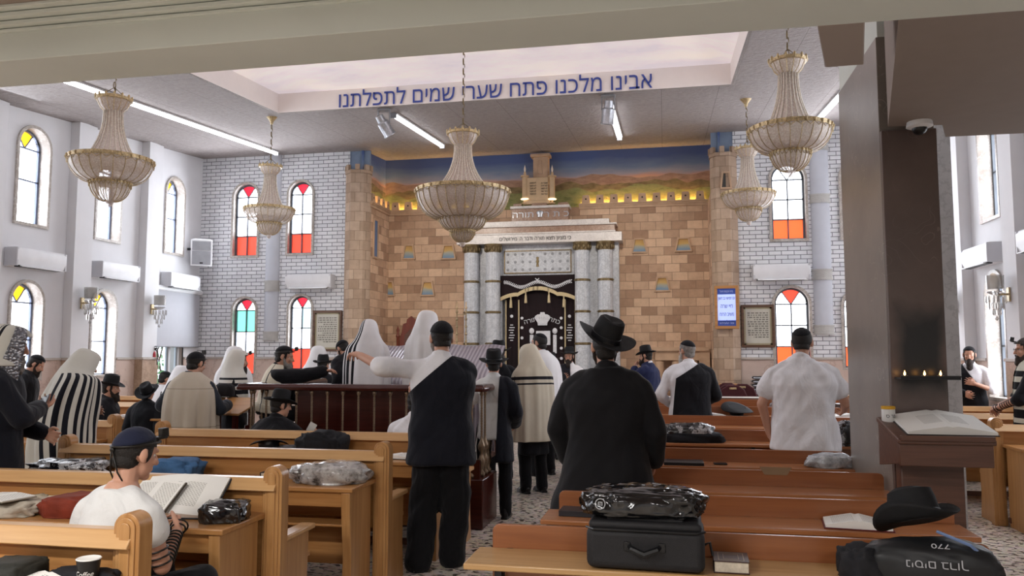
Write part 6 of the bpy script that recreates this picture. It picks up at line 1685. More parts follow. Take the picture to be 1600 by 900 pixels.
    def kippah(s, mat, size=62, tilt=-18, scale=1.06):
        prof = [(math.sin(math.radians(size) * k / 8), math.cos(math.radians(size) * k / 8)) for k in range(9)][::-1]
        R_ = s.HR @ Matrix.Rotation(-math.radians(tilt), 3, 'X'); q = s.k * scale; c = s.hp(0, -.014, .028); vs = []; fs = []; n = 24
        for r, z in prof:
            for j in range(n): a = 2 * PI * j / n; vs.append(c + R_ @ V((r * math.cos(a) * .079, r * math.sin(a) * .098, z * .09)) * q)
        for i in range(len(prof) - 1):
            for j in range(n): fs.append((i * n + j, i * n + (j + 1) % n, (i + 1) * n + (j + 1) % n, (i + 1) * n + j))
        mb = MB().add(vs, fs, 0, True); o = shell(mb, 'kippah', mat, s.t, -.005); return o
    def hair(s, mat, low=-.075, front=.05, scale=1.035):
        R_ = s.HR; c = s.hp(0, -.012, .026); q = s.k * scale
        mb = MB().ell(c, (.077 * q, .099 * q, .092 * q), 24, 18, rot=R_); mb.ell(s.hp(0, -.045, -.035), (.06 * q, .055 * q, .055 * q), 20, 14, rot=R_)
        me = mb.mesh('hair', mat); bm = bmesh.new(); bm.from_mesh(me)
        dele = []
        for f in bm.faces:
            p = R_.transposed() @ (f.calc_center_median() - s.HC) / s.k
            if p.z < low or (p.y > front and p.z < .07) or (p.z < -.03 and p.y > -.005) or (abs(p.x) > .06 and -.024 < p.y < .02 and -.03 < p.z < .022): dele.append(f)
            elif p.y > .035 and p.z < .04: dele.append(f)
        bmesh.ops.delete(bm, geom=dele, context='FACES')
        for f in bm.faces: f.smooth = True
        bm.to_mesh(me); bm.free(); wrinkle(me, .0016, 90, s.seed)
        o = bpy.data.objects.new('hair', me); COL.objects.link(o); o.parent = s.t
        m = o.modifiers.new('t', 'SOLIDIFY'); m.thickness = .006; m.offset = -1; return o
    def beard(s, mat, L=.09, w=1.0):
        q = s.k; mb = MB(); h = s.hp
        for e in (-1, 1):
            chain(mb, [h(e * .066, .014, -.012), h(e * .058, .03, -.06), h(e * .034, .064, -.095), h(e * .012, .08, -.105 - L * .25)], [.011 * q, .017 * q, .024 * q, .024 * q], 8); rcone(mb, h(e * .008, .102, -.046), h(e * .032, .088, -.066), .008 * q, .008 * q, 6)
        chain(mb, [h(0, .08, -.09), h(0, .088, -.1 - L * .5), h(0, .078, -.1 - L)], [.034 * q * w, .034 * q * w, .014 * q], 10); rcone(mb, h(-.03, .05, -.09), h(.03, .05, -.09), .03 * q, .03 * q)
        return remesh(mb, 'beard', mat, s.t, .007, 2, (.0022, 90, s.seed))
    def hat(s, pitch=8, roll=0, yaw=0, R=.165, h=.135, brim_up=.03, lift=.045, back=-.012, rh=None):
        rh = rh or .087
        e = bpy.data.objects.new('hat', None)
        R_ = s.HR @ Euler((math.radians(-pitch), math.radians(roll), math.radians(yaw))).to_matrix()
        mats = hat_parts(s.t, R=R, rh=rh, h=h, brim_up=brim_up)
        c = s.hp(0, back, lift)
        for o, nm in zip(mats, ('hat_brim', 'hat_crown', 'hat_band')):
            o.name = nm; o.location = c; o.rotation_euler = R_.to_euler(); o.scale = (s.k,) * 3
    def tefillin(s, z=.075, y=.088, knot=True):
        h = s.hp; q = s.k
        mb = MB().box(h(0, y + .012, z + .014), (.05 * q, .05 * q, .012 * q), 0, s.HR @ Matrix.Rotation(.3, 3, 'X')); mb.box(h(0, y + .022, z + .04), (.036 * q, .036 * q, .042 * q), 0, s.HR @ Matrix.Rotation(.3, 3, 'X'))
        mb.build('tefillin_box', M['strap'], s.t, .003)
        pts = []
        for j in range(24):
            a = 2 * PI * j / 24; yy = math.sin(a); pts.append(h(math.cos(a) * .084, -.012 + yy * .107, .045 + .028 * yy))
        mb = MB().tube(pts, .0055 * q, 6, closed=True)
        if knot: mb.ell(h(0, -.118, .005), (.014 * q, .008 * q, .012 * q), 8, 6); mb.tube([h(-.006, -.118, 0), h(-.03, -.085, -.09), h(-.045, -.02, -.17)], .004 * q, 5); mb.tube([h(.006, -.118, 0), h(.03, -.085, -.09), h(.05, -.02, -.17)], .004 * q, 5)
        mb.build('tefillin_strap', M['strap'], s.t, fix=False)
    def arm_straps(s, i, n=7, up=3):
        q = s.k; mb = MB(); e, w = s.el[i], s.wr[i]
        def ring(a, b, t, r):
            d = (b - a).normalized(); x = d.orthogonal().normalized(); y = d.cross(x); c = a + (b - a) * t
            mb.tube([c + (x * math.cos(u) + y * math.sin(u)) * r + d * .006 * math.sin(u) for u in [2 * PI * j / 14 for j in range(14)]], .0045 * q, 5, closed=True)
        for k in range(n): t = .12 + .78 * k / (n - 1); ring(e, w, t, (.0425 + (.0295 - .0425) * t) * q)
        for k in range(up): t = .72 + .22 * k / max(1, up - 1); ring(s.S[i], e, t, (.055 + (.0425 - .055) * t) * q)
        d = (w - e).normalized(); ring(w, w + d * .06, .4, .034 * q); ring(w, w + d * .06, .8, .04 * q)
        mb.build('arm_strap', M['strap'], s.t, fix=False)
    def glasses(s):
        mb = MB(); h = s.hp
        for e in (-1, 1):
            mb.tube([h(e * .032 + .021 * math.cos(a), .098, .004 + .016 * math.sin(a)) for a in [2 * PI * j / 14 for j in range(14)]], .0018, 5, closed=True); mb.tube([h(e * .053, .096, .008), h(e * .078, .0, .012)], .0018, 5)
        mb.tube([h(-.011, .1, .008), h(.011, .1, .008)], .0018, 5); mb.build('glasses', M['black_metal'], s.t, fix=False)
    def shawl(s, mat, hood=True, hem=.62, w=1.0, face=38, front=10, folds=9, famp=.016, name='prayer_shawl', depth=1.0, low=None, arms=.0, nth=96, shift=0, thick=.008, hood_fwd=0.0):
        """draped prayer shawl; u runs round the body from the front (0) over the person's right side, v down from the crown"""
        q = s.k; R = []
        def hd(z, a, b, y=0): R.append((s.hp(0, y + hood_fwd, z), a * q, b * q, 'h'))
        def td(t, a, b, y=0):
            c = (s.P + s.up * t * q if t >= 0 else s.P + V((0, 0, t * q))) + s.fw * y * q; R.append((c, a * q * w, b * q * w * depth, 't'))
        if hood:
            hd(.134, .004, .004, -.012); hd(.131, .045, .055, -.012); hd(.115, .077, .095, -.012); hd(.075, .098, .118, -.01); hd(.02, .112, .132, -.014); hd(-.04, .122, .138, -.022); hd(-.085, .143, .146, -.028)
            td(.515, .185, .152); td(.475, .232, .165); td(.43, .268, .175)
        else:
            td(.565, .085, .085, .0); td(.545, .105, .1); td(.515, .15, .12); td(.485, .2, .14); td(.44, .255, .16)
        td(.34, .285, .185 + arms * .5); td(.2, .292, .195 + arms); td(.05, .288, .195 + arms)
        n_low = 5; z0 = s.P.z - .0
        zh = hem * q if low is None else low
        for k in range(1, n_low + 1):
            t = (zh - s.P.z) / q * k / n_low
            td(t, .288 + .02 * k / n_low, .195 + arms * (1 - k / n_low) + .015 * k / n_low)
        vs = []; fs = []; uv = []; m = len(R); nr = nth; vv = 0; vl = []
        rnd_ = random.Random(int(s.seed * 1000)); ph = [rnd_.uniform(0, 6.28) for _ in range(6)]
        for i, (c, a, b, kind) in enumerate(R):
            if i: vv += (c - R[i - 1][0]).length + abs(a - R[i - 1][1]) * .5
            vl.append(vv); g = min(1, max(0, (i - (6 if hood else 3)) / 5)); X = s.HR @ V((1, 0, 0)) if kind == 'h' else V((1, 0, 0)); Yv = s.HR @ V((0, 1, 0)) if kind == 'h' else s.fw if c.z > s.P.z else V((0, 1, 0))
            for j in range(nr + 1):
                th = 2 * PI * j / nr
                f = 1 + famp / .25 * g * (math.sin(folds * th + ph[0] + .9 * math.sin(i * .35 + ph[1])) * .6 + .5 * math.sin((folds + 5) * th + ph[2] - i * .12) + .25 * math.sin(23 * th + ph[3]) * g) + .012 * math.sin(3 * th + i * 1.1 + ph[4]) + (.014 * math.sin(7 * th + .8 * i + ph[5]) * math.sin(2 * th + ph[2]) if i > 2 else 0)
                p = c + X * (math.sin(th) * a * f) + Yv * (math.cos(th) * b * f)
                if shift: p.z += shift * math.sin(th) * g
                vs.append(p)
        tot = vl[-1]
        for i in range(m - 1):
            for j in range(nr):
                d = min(j + .5, nr - j - .5) * 360 / nr
                lim = 0
                if R[i][3] == 'h' and hood and i >= 3: lim = face
                elif R[i][3] == 'h': lim = 0
                else: lim = front if i > (8 if hood else 2) else max(front, face * .6 if hood else front)
                if d < lim: continue
                fs.append((i * (nr + 1) + j, i * (nr + 1) + j + 1, (i + 1) * (nr + 1) + j + 1, (i + 1) * (nr + 1) + j))
        me = bpy.data.meshes.new(name); me.from_pydata(vs, [], fs); me.materials.append(mat); ul = me.uv_layers.new(name='UVMap')
        for l in me.loops:
            i, j = divmod(l.vertex_index, nr + 1); ul.data[l.index].uv = (j / nr, vl[i])
        me.polygons.foreach_set('use_smooth', [True] * len(me.polygons)); me.update()
        o = bpy.data.objects.new(name, me); COL.objects.link(o); o.parent = s.t
        mo = o.modifiers.new('t', 'SOLIDIFY'); mo.thickness = thick; mo.offset = 0
        sub = o.modifiers.new('s', 'SUBSURF'); sub.levels = 1; sub.render_levels = 1
        return o
    def tassels(s, pts):
        for p in pts:
            p = V(p); MB().tube([p, p + V((.004, 0, -.06)), p + V((-.004, .003, -.16)), p + V((.003, 0, -.24))], [.004, .006, .005, .003], 6).build('tassel', M['paper'], s.t)
def plane(p, n): return (V(p), V(n).normalized())
# ---- the seated young man in the white T-shirt
p = Person('young seated man in white T-shirt and navy skullcap, straps on his arm', 221, Y=3.02, H=1.278, sit=.45, rz=-14, head=(-10, 8), vox=.0055, lean=9, skin='skin_a', wide=.9)
p.arm(1, p.L(252, 880, 3.12), p.L(283, 815, 3.42), pn=(-.75, .45, .3), curl=78, raw=True); p.arm(0, (-.26, .06, 1.14), (-.15, .3, 1.17), pn=(.3, 0, -1), curl=30)
p.body(); p.garment('t_shirt', M['tee'], hem=-.02, ease=.016, sleeves=('tee', 'tee'), wr=.004, collar=False, neck=.52); p.trousers(M['trouser']); p.shoes()
p.hair(M['hair_dark'], low=-.07); p.kippah(M['kippah_navy'], 74, -20); p.tefillin(); p.arm_straps(1, 9, 3)
# ---- the pointing man
p = Person('man in white shirt, dark jacket over one shoulder, left arm stretched out', 690, Y=atz(690, 889, 0).y, ytop=500, top_extra=.012, rz=10, head=(14, 0), vox=.0055, girth=1.16, wide=1.08, skin='skin_a')
p.arm(0, p.L(612, 574, 5.6), p.L(558, 553, 5.7), pn=(0, .2, -1), curl=52, raw=True); p.arm(1, (.1, .24, 1.2), (-.2, .3, 1.17), pn=(.2, -.8, -.3), curl=55)
p.wr[1] = p.el[1] + (p.L(622, 596, 5.85) - p.el[1]).normalized() * .27 * p.k
p.leg(0, (-.11, .02, .5), (-.15, -.05, .085)); p.leg(1, (.1, .03, .5), (.08, .08, .085))
p.body(); p.garment('shirt', M['white_shirt'], hem=-.1, ease=.018, sleeves=('rolled', 'rolled'), wr=.006, sl_ease=.02)
k = p.k
cpl = [plane((.10 * k, -.12, 1.50 * k), (-.62, 0, .72))]
p.garment('jacket', M['navy'], sm=22, hem=-.22, ease=.036, sleeves=(None, 'long'), flare=.01, cuts=cpl, collar=False, wr=.006, sl_ease=.026); p.trousers(M['trouser'], .045, .008); p.shoes((10, -12))
p.hair(M['hair_dark'], low=-.06); p.kippah(M['kippah_black'], 80, -8, 1.09); p.beard(M['beard_grey'], .09)
# ---- man seated behind the pointing man
p = Person('man in white shirt seated behind the pointing man, one shoe out in the aisle', 652, Y=6.8, H=1.27, sit=.45, rz=-6, lean=6, vox=.009)
p.arm(0, (-.26, .06, 1.1), (-.2, .3, 1.12)); p.arm(1, (.2, .1, 1.12), (.1, .3, 1.12)); p.ank[1] = p.L(718, 812, 7.15); p.ank[1].z = .085; p.knee[1] = V((.28, .3, .5)); p.body(False)
p.garment('shirt', M['white_shirt'], hem=-.08, ease=.03, wr=.006); p.trousers(M['trouser']); p.shoes((0, -40)); p.hair(M['hair_dark']); p.kippah(M['kippah_black'], 60)
# ---- youth in the white polo
p = Person('youth in white polo shirt and black hat, jacket over his right shoulder', 772, z=7.87, ytop=540, top_extra=.07, rz=4, head=(4, 4), vox=.007, girth=.9, wide=.95)
p.arm(0, (-.25, -.04, 1.15), (-.27, .05, .9), curl=45); p.arm(1, (.22, .0, 1.15), (.2, .2, .98)); p.leg(0, (-.12, .02, .5), (-.14, -.03, .085)); p.leg(1, (.12, .02, .5), (.13, -.02, .085))
p.body(False); p.garment('polo_shirt', M['tee'], sl_ease=.008, hem=-.13, ease=.018, sleeves=('short', 'short'), wr=.004)
k = p.k; p.garment('jacket', M['navy'], hem=-.36, ease=.04, sleeves=(None, 'long'), flare=.03, cuts=[plane((.07 * k, 0, 1.3 * k), (-1, 0, .04))], collar=False, wr=.006, sl_ease=.035)
p.trousers(M['trouser'], .01); p.shoes((8, -8)); p.hair(M['hair_dark']); p.hat(-14, 0, 0, R=.165, brim_up=.02, lift=.03); p.arm_straps(0, 7, 2)
MB().tube([(-.15 * k, -.1, .9 * k), (-.17 * k, -.11, .75 * k), (-.16 * k, -.1, .6 * k)], .004, 5).build('fringe', M['paper'], p.t)
# ---- man in black behind the youth
p = Person('man in black hat and coat behind the youth, hand on the platform rail', 779, z=10.0, ytop=528, top_extra=.08, rz=15, head=(10, 0), vox=.009)
p.arm(0, p.L(752, 588, 9.65), p.L(735, 584, 9.55), raw=True, pn=(0, .3, -1)); p.body(False); p.garment('coat', M['suit'], hem=-.35, ease=.035, flare=.02, wr=.006); p.trousers(M['trouser']); p.shoes(); p.hair(M['hair_dark']); p.hat(2, 0, 0, R=.165, lift=.04); p.tefillin(.05, .1, False)
# ---- the man in the long coat
p = Person('large man in long black coat and wide black hat seen from behind', 945, z=4.93, ytop=493, top_extra=.075, rz=-4, head=(14, 2), vox=.007, girth=1.2, wide=1.06)
p.arm(0, (-.28, .02, 1.15), (-.27, .16, .93)); p.arm(1, (.27, .0, 1.15), (.27, .16, .93)); p.body()
p.garment('long_coat', M['coat'], hem=-.55, ease=.045, flare=.13, wr=.006, sl_ease=.036); p.trousers(M['trouser']); p.shoes(); p.hair(M['hair_dark']); p.hat(-24, 17, 10, R=.19, h=.14, brim_up=.035, lift=.05, rh=.092); p.beard(M['beard_dark'], .08)
# ---- the man in the white short-sleeved shirt
p = Person('heavy man in white short-sleeved shirt from behind, left of the marble pillar', 1252, Y=7.02, ytop=512, rz=-6, head=(-8, 5), vox=.0065, girth=1.3, wide=1.12)
p.arm(0, (-.31, -.03, 1.13), (-.27, .06, .9), curl=50); p.arm(1, (.31, .06, 1.14), (.33, .3, 1.06), pn=(-.7, 0, .7), curl=50); p.body()
p.garment('shirt', M['white_shirt'], hem=-.19, ease=.028, sleeves=('short', 'short'), flare=.012, wr=.009, sl_ease=.026); p.trousers(M['trouser']); p.shoes(); p.hair(M['hair_dark'], low=-.06); p.kippah(M['kippah_black'], 58, -22)
w = p.t.matrix_world
q = Matrix.Rotation(p.rz, 3, 'Z') @ (p.wr[1] + V((.02, .1, .02))) + V(p.t.location)
closed_book('small brown book held up by the heavy man in white shirt', (q.x - .02, q.y, q.z), .4, .12, .17, .03, '4a342a', False)
sh = bag('folded_shawl', 'white and black folded shawl lying at the pillar end beside the heavy man', 'shawl', (at(1320, 650, 7.45).x, 7.45, RB[4][4] - .099), (.34, .22, .26), M['film_bw'], .3, 31, amp=.2, power=.8)
# ---- man with half a jacket
p = Person('white-bearded man in skullcap, black jacket over one shoulder of white shirt', 1072, Y=9.32, ytop=532, rz=6, head=(38, 0), vox=.008, girth=1.2, wide=1.08)
p.arm(0, (-.31, -.02, 1.13), (-.2, .2, 1.0)); p.arm(1, (.29, .02, 1.13), (.2, .25, 1.02)); p.body()
p.garment('shirt', M['white_shirt'], hem=-.1, ease=.022, wr=.007, sl_ease=.02); k = p.k
p.garment('jacket', M['suit'], hem=-.2, ease=.042, sleeves=(None, 'long'), flare=.02, cuts=[plane((.06 * k, -.1, 1.44 * k), (-.5, 0, .8)), plane((-.17 * k, 0, 1.2 * k), (-1, 0, .1))], collar=False, wr=.005, sl_ease=.03)
p.trousers(M['trouser']); p.shoes(); p.hair(M['beard_grey']); p.kippah(M['kippah_black'], 66, -12); p.beard(M['beard_white'], .13)
# ---- man with the blue jacket
p = Person('man in blue jacket and black hat, hand at his face, by the mantel', 1008, z=12.4, ytop=537, top_extra=.07, rz=62, head=(12, 6), vox=.009, wide=.95)
p.arm(0, (-.2, .2, 1.16), (-.06, .2, 1.42), pn=(0, -.5, 0)); p.body(); p.garment('jacket', M['blue_suit'], hem=-.2, ease=.032); p.garment('shirt', M['white_shirt'], hem=.2, ease=.01, sleeves=(None, None), neck=.53, wr=.001); p.trousers(M['trouser']); p.shoes(); p.hair(M['hair_dark']); p.hat(4, 0, 0, R=.16, lift=.04); p.beard(M['beard_dark'], .05)
# ---- bearded man by the ark facing the camera
p = Person('bearded man in black hat and dark vest facing the hall before the ark', 889, z=13.6, ytop=540, top_extra=.07, rz=172, head=(0, 4), vox=.0075, skin='skin_a')
p.arm(0, (-.24, .05, 1.13), (-.2, .25, 1.1)); p.arm(1, (.25, .08, 1.15), (.06, .24, 1.22), pn=(0, -.9, .2), curl=15); p.body(); p.garment('shirt', M['white_shirt'], hem=-.1, ease=.018)
k = p.k; p.garment('vest', M['vest'], hem=-.1, ease=.034, sleeves=(None, 'long'), collar=False, cuts=[plane((-.06 * k, 0, 1.2 * k), (-1, 0, .1))]); p.trousers(M['trouser']); p.shoes(); p.hair(M['hair_dark']); p.hat(-8, 0, 0, R=.165, lift=.045); p.beard(M['beard_dark'], .1, 1.15)
# ---- man in black between shawls and ark
p = Person('man in black hat and coat from behind, just before the ark curtain', 860, z=12.2, ytop=548, top_extra=.06, rz=8, vox=.011)
p.body(False); p.garment('coat', M['suit'], hem=-.3, ease=.034); p.trousers(M['trouser']); p.shoes(); p.hair(M['hair_dark']); p.hat(-4, R=.16, lift=.03)
# ---- man with glasses and white shawl
M['shawl_white'] = stripes('plain_white_shawl', 'eae9ea', '20202a'); M['shawl_cream'] = stripes('cream_shawl', 'cfc6b3', '15151c', uvs=((.205, .235), (.25, .28), (.33, .36)), both=((.0, 1, .52, .56), (.0, 1, .60, .62)))
p = Person('tall man with glasses and skullcap in white shawl, profile to the left before the ark', 842, z=10.6, ytop=521, rz=48, head=(22, 0), vox=.008, lean=2)
p.body(); p.garment('shirt', M['white_shirt'], hem=0, ease=.012, wr=.002); p.trousers(M['trouser']); p.shoes(); p.hair(M['hair_dark']); p.kippah(M['kippah_black'], 52, -20); p.glasses(); p.beard(M['beard_dark'], .05); p.shawl(M['shawl_white'], False, .55, .98, front=14)
# ---- cream hooded shawl
p = Person('man under a cream shawl with black stripes and fringe, standing beside the youth', 826, z=9.3, ytop=537, top_extra=.015, rz=38, head=(10, 10), vox=.008, lean=4)
p.arm(0, (-.25, .05, 1.15), (-.12, .26, 1.1), pn=(.3, 0, 1)); p.arm(1, (.25, .05, 1.15), (.12, .28, 1.1), pn=(-.3, 0, 1)); p.body(False); p.garment('coat', M['suit'], hem=-.5, ease=.02, flare=.0); p.trousers(M['trouser']); p.shoes(); p.beard(M['beard_dark'], .06)
p.shawl(M['shawl_cream'], True, .6, .95, face=48, front=52, folds=8)
fr = MB()
for k_ in range(13): fr.tube([(-.2, .08 + .005 * (k_ % 2), p.k * (.68 + .04 * k_)), (-.225, .1, p.k * (.655 + .04 * k_))], .004, 5)
fr.build('fringe', M['paper'], p.t, fix=False)
# ---- far right bearded man
p = Person('bearded man with diagonal dark strap over white shirt by the right wall', 1512, z=11.2, ytop=541, rz=150, head=(8, 8), vox=.0075)
p.arm(0, (-.26, .06, 1.15), (-.1, .26, 1.2), pn=(.4, -.8, 0)); p.arm(1, (.25, .08, 1.13), (.03, .25, 1.05), pn=(0, -.9, .2)); p.body(); p.garment('shirt', M['white_shirt'], hem=-.1, ease=.018, sleeves=('rolled', 'long'))
k = p.k; p.garment('jacket', M['suit'], hem=-.25, ease=.036, sleeves=(None, 'long'), collar=False, cuts=[plane((.02 * k, 0, 1.38 * k), (-.8, 0, .6))]); p.trousers(M['trouser']); p.shoes(); p.hair(M['hair_dark']); p.kippah(M['kippah_black'], 70, -8); p.beard(M['beard_dark'], .13, 1.3)
# ---- man at the right edge
M['shawl_band'] = stripes('banded_shawl', 'cdcaba', '101014', vvs=((.2, .27), (.33, .41), (.47, .55), (.61, .7), (.75, 1.6)))
p = Person('bespectacled bearded man in banded black and cream shawl at the right edge', 1601, Y=8.98, ytop=527, rz=72, head=(10, 6), vox=.007, skin='skin_a')
p.arm(0, (-.22, .12, 1.12), (-.03, .3, 1.02), pn=(0, 0, -1), curl=60); p.arm(1, (.25, .1, 1.12), (.05, .3, 1.03), pn=(0, 0, -1), curl=60); p.body(); p.garment('coat', M['suit'], hem=-.3, ease=.02, sleeves=('rolled', 'rolled')); p.trousers(M['trouser']); p.shoes(); p.hair(M['hair_brown']); p.tefillin(); p.glasses(); p.beard(M['hair_brown'], .06); p.arm_straps(0, 8, 0)
p.shawl(M['shawl_band'], False, .78, .9, front=16, face=0, folds=7, famp=.01)
# ---- left: silver-collared shawl
M['shawl_p1'] = stripes('cream_shawl_dark_edge', 'c6c3ba', '1b1c22', uvs=((.30, .325), (.34, .35), (.70, .715)))
def brocade():
    t = NT('silver_brocade'); vo = t.node('ShaderNodeTexVoronoi'); vo.inputs['Scale'].default_value = 60; t.link(t.coords(), vo.inputs[0])
    t.base(t.ramp(vo.outputs['Distance'], [(.2, 'c4c5c9'), (.5, '6c6d73')]), .3, .6); t.bump(vo.outputs['Distance'], .9, .01); return t.m
M['brocade'] = brocade()
p = Person('man at the left edge with silver-collared cream shawl over his head, holding a phone', 18, z=5.35, ytop=505, top_extra=.02, rz=-50, head=(-6, 12), vox=.0065, girth=1.1)
p.arm(1, p.L(40, 665, 4.56), p.L(62, 637, 4.8), raw=True, pn=(-.4, .2, .6), curl=45); p.arm(0, (-.2, .04, 1.13), (-.1, .24, 1.02)); p.body(False); p.garment('coat', M['navy'], hem=-.45, ease=.03, flare=.02, sl_ease=.028); p.trousers(M['trouser']); p.shoes(); p.beard(M['beard_grey'], .1)
p.shawl(M['shawl_p1'], True, .5, .93, face=50, front=118, folds=6, famp=.012)
bc = MB(); vs = []; fs = []
for i in range(9):
    z = .125 - .4 * i / 8; r = (1.0 if i > 0 else .82) + .035 * i
    for j in range(9):
        th = math.radians(44 + (16 + 1.0 * i) * j / 8 * 2)
        vs.append(p.hp(math.sin(th) * .118 * r, -.012 + math.cos(th) * .138 * r, z))
for i in range(8):
    for j in range(8): fs.append((i * 9 + j, i * 9 + j + 1, (i + 1) * 9 + j + 1, (i + 1) * 9 + j))
bc.add(vs, fs, 0, True); shell(bc, 'silver_collar', M['brocade'], p.t, .008)
q = Matrix.Rotation(p.rz, 3, 'Z') @ (p.wr[1] + (p.wr[1] - p.el[1]).normalized() * .1) + V(p.t.location)
ph2 = thing('phone', 'black phone held by the man at the left edge', 'phone', (q.x + .02, q.y - .05, q.z + .02), .3); ph2.rotation_euler = (.5, -.5, .3); MB().box((0, 0, 0), (.075, .15, .01)).build('case', M['black_plastic'], ph2, .004)
# ---- suit by the left wall
p = Person('man in black suit and skullcap with bowed head at the left wall', 60, z=9.6, ytop=551, rz=-62, head=(0, 30), vox=.009, H=None, lean=4, wide=.95)
p.body(); p.garment('jacket', M['suit'], hem=-.2, ease=.03); p.garment('shirt', M['white_shirt'], hem=.25, ease=.008, sleeves=(None, None), neck=.54, wr=.001); p.trousers(M['trouser']); p.shoes(); p.hair(M['hair_dark']); p.kippah(M['kippah_black'], 64, -14); p.beard(M['beard_dark'], .05)
# ---- boldly striped shawl
M['shawl_bold'] = stripes('bold_striped_shawl', 'd0cec6', '14151f', both=tuple((a, b, .36, 2) for a, b in ((.16, .178), (.195, .213), (.232, .252), (.27, .294), (.315, .343), (.368, .395), (.425, .448))))
p = Person('hunched man under a large cream shawl with bold black stripes, by the left pews', 137, z=6.75, ytop=542, top_extra=.01, rz=-24, head=(-10, 18), vox=.009, lean=11, girth=1.15)
p.arm(0, (-.17, .05, 1.13), (-.0, .24, 1.14)); p.arm(1, (.17, .05, 1.13), (.0, .24, 1.14)); p.body(False); p.garment('coat', M['navy'], hem=-.45, ease=.014, flare=.02, sl_ease=.01); p.trousers(M['trouser']); p.shoes(); p.beard(M['beard_dark'], .05)
p.shawl(M['shawl_bold'], True, .66, 1.1, face=46, front=20, folds=8, famp=.02, shift=.14, arms=.03, hood_fwd=.0)
# ---- seated hats in the far left pews
def seated(label, px, z, yt, extra, rz, hatted=True, sh=None, head=(0, 0), beard=None, lean=4):
    g = gp(px, z); H = at(px, yt, g.y).z - extra
    p = Person(label, px, z=z, H=H, sit=max(.4, H - .86), rz=rz, head=head, vox=.01, lean=lean); p.body(); p.garment('coat', M['suit'], hem=-.03, ease=.034); p.trousers(M['trouser']); p.shoes(); p.hair(M['hair_dark'])
    if beard: p.beard(M[beard], .08)
    return p
p = seated('seated man in black hat with dark beard, profile just right of the striped shawl', 178, 9.75, 582, .07, -70, head=(0, 4), beard='beard_dark'); p.hat(4, R=.16, lift=.04)
p = seated('seated man seen from behind with a round black hat tipped back, before the low window', 236, 10.5, 594, .06, 6); p.hat(-38, R=.17, lift=.02, back=-.03)
p = seated('seated man in skullcap and white shawl just under the low window, head bowed', 262, 11.9, 579, 0, -35, head=(0, 20)); p.kippah(M['kippah_black'], 60, -10); p.shawl(M['shawl_white'], False, .5, .95, low=p.P.z - .1)
p = seated('seated man with white shawl over his head, mostly behind the beige shawl', 287, 11.3, 571, .015, -20, head=(0, 10)); p.shawl(M['shawl_white'], True, .5, .95, low=p.P.z - .1)
# ---- beige shawl seen from behind
M['shawl_beige'] = stripes('beige_shawl', 'c0b5a5', '8f8473', vvs=((.245, .252), (.62, .626)))
p = Person('man in long beige shawl and black cap seen from behind, left elbow bare', 309, z=7.75, ytop=549, top_extra=.0, rz=-4, head=(-12, 14), vox=.007, girth=1.15)
p.arm(0, (-.36, .04, 1.17), (-.16, .28, 1.13), pn=(.3, 0, -1)); p.arm(1, (.26, .1, 1.15), (.2, .32, 1.15)); p.body(); p.garment('sweater', M['slate'], hem=-.1, ease=.022, sleeves=('rolled', 'long'), sl_ease=.026); p.trousers(M['trouser']); p.shoes(); p.hair(M['hair_dark']); p.kippah(M['kippah_black'], 84, -14, 1.08); p.tefillin(.1, .04, False)
p.shawl(M['shawl_beige'], False, .5, 1.0, front=60, face=0, folds=7, famp=.034, arms=.02)
tb_ = bag('shoulder_bag', 'black pouch held at the right side of the beige shawl by the book stand', 'bag', (at(348, 628, 7.75).x, 7.78, 1.145), (.2, .16, .18), M['black_cloth'], .2, 35, amp=.06, power=.6)
# ---- white hood and black suit left of the platform
p = Person('man wrapped in plain white hooded shawl before the brick wall, left of the railing', 369, z=10.2, ytop=541, top_extra=.015, rz=-8, vox=.011)
p.arm(0, (-.2, .1, 1.13), (-.08, .3, 1.14)); p.arm(1, (.2, .1, 1.13), (.08, .3, 1.14)); p.body(False); p.trousers(M['trouser']); p.shoes(); p.shawl(M['shawl_white'], True, .5, .95, face=46, front=12)
M['shawl_p10'] = stripes('white_shawl_black_bands', 'd6d3cb', '14141b', both=((0, 1, .43, .46), (0, 1, .5, .54), (0, 1, .58, .63)))
p = Person('man in black coat and hooded white shawl beside the railing corner, facing right', 387, z=9.0, ytop=546, top_extra=.015, rz=-52, head=(-10, 6), vox=.009, dx=-.1)
p.body(False); p.garment('coat', M['suit'], hem=-.5, ease=.03, flare=.02, sl_ease=.026); p.trousers(M['trouser']); p.shoes(); p.tefillin(.075, .1, False); p.shawl(M['shawl_p10'], True, 1.15, .97, face=50, front=45, famp=.008); p.beard(M['beard_dark'], .06)
# ---- on the platform
M['shawl_neck'] = stripes('cream_neck_shawl', 'd8d0bd', '2a2a30', uvs=((.31, .325),))
p = Person('grey-bearded man with tefillin and cream shawl at the platform desk, profile right', 446, z=8.35, H=at(446, 540, gp(446, 8.35).y).z - BH, floor=BH, sit=.42, rz=-76, head=(0, 8), vox=.007, lean=8, girth=1.1)
p.arm(1, p.L(472, 588, 7.72), p.L(497, 582, 7.74), raw=True, pn=(0, 0, -1), curl=40); p.arm(0, (-.2, .2, 1.12), (-.1, .4, 1.15)); p.body(); p.garment('coat', M['suit'], hem=-.03, ease=.036); p.trousers(M['trouser']); p.shoes(); p.hair(M['hair_dark']); p.kippah(M['kippah_black'], 66, -16); p.tefillin(knot=False); p.beard(M['beard_grey'], .14, 1.2); p.shawl(M['shawl_neck'], False, .5, .9, front=50, face=0, low=p.P.z + .12, famp=.01)
MB().bx(-.2, .2, -.2, .2, 0, .42).build('stool', M['mahogany'], None, .01).location = (0, 0, 0)
o = bpy.data.objects['stool']; o.location = p.t.location; tag(o, 'dark wooden stool under the grey-bearded man on the platform', 'stool')
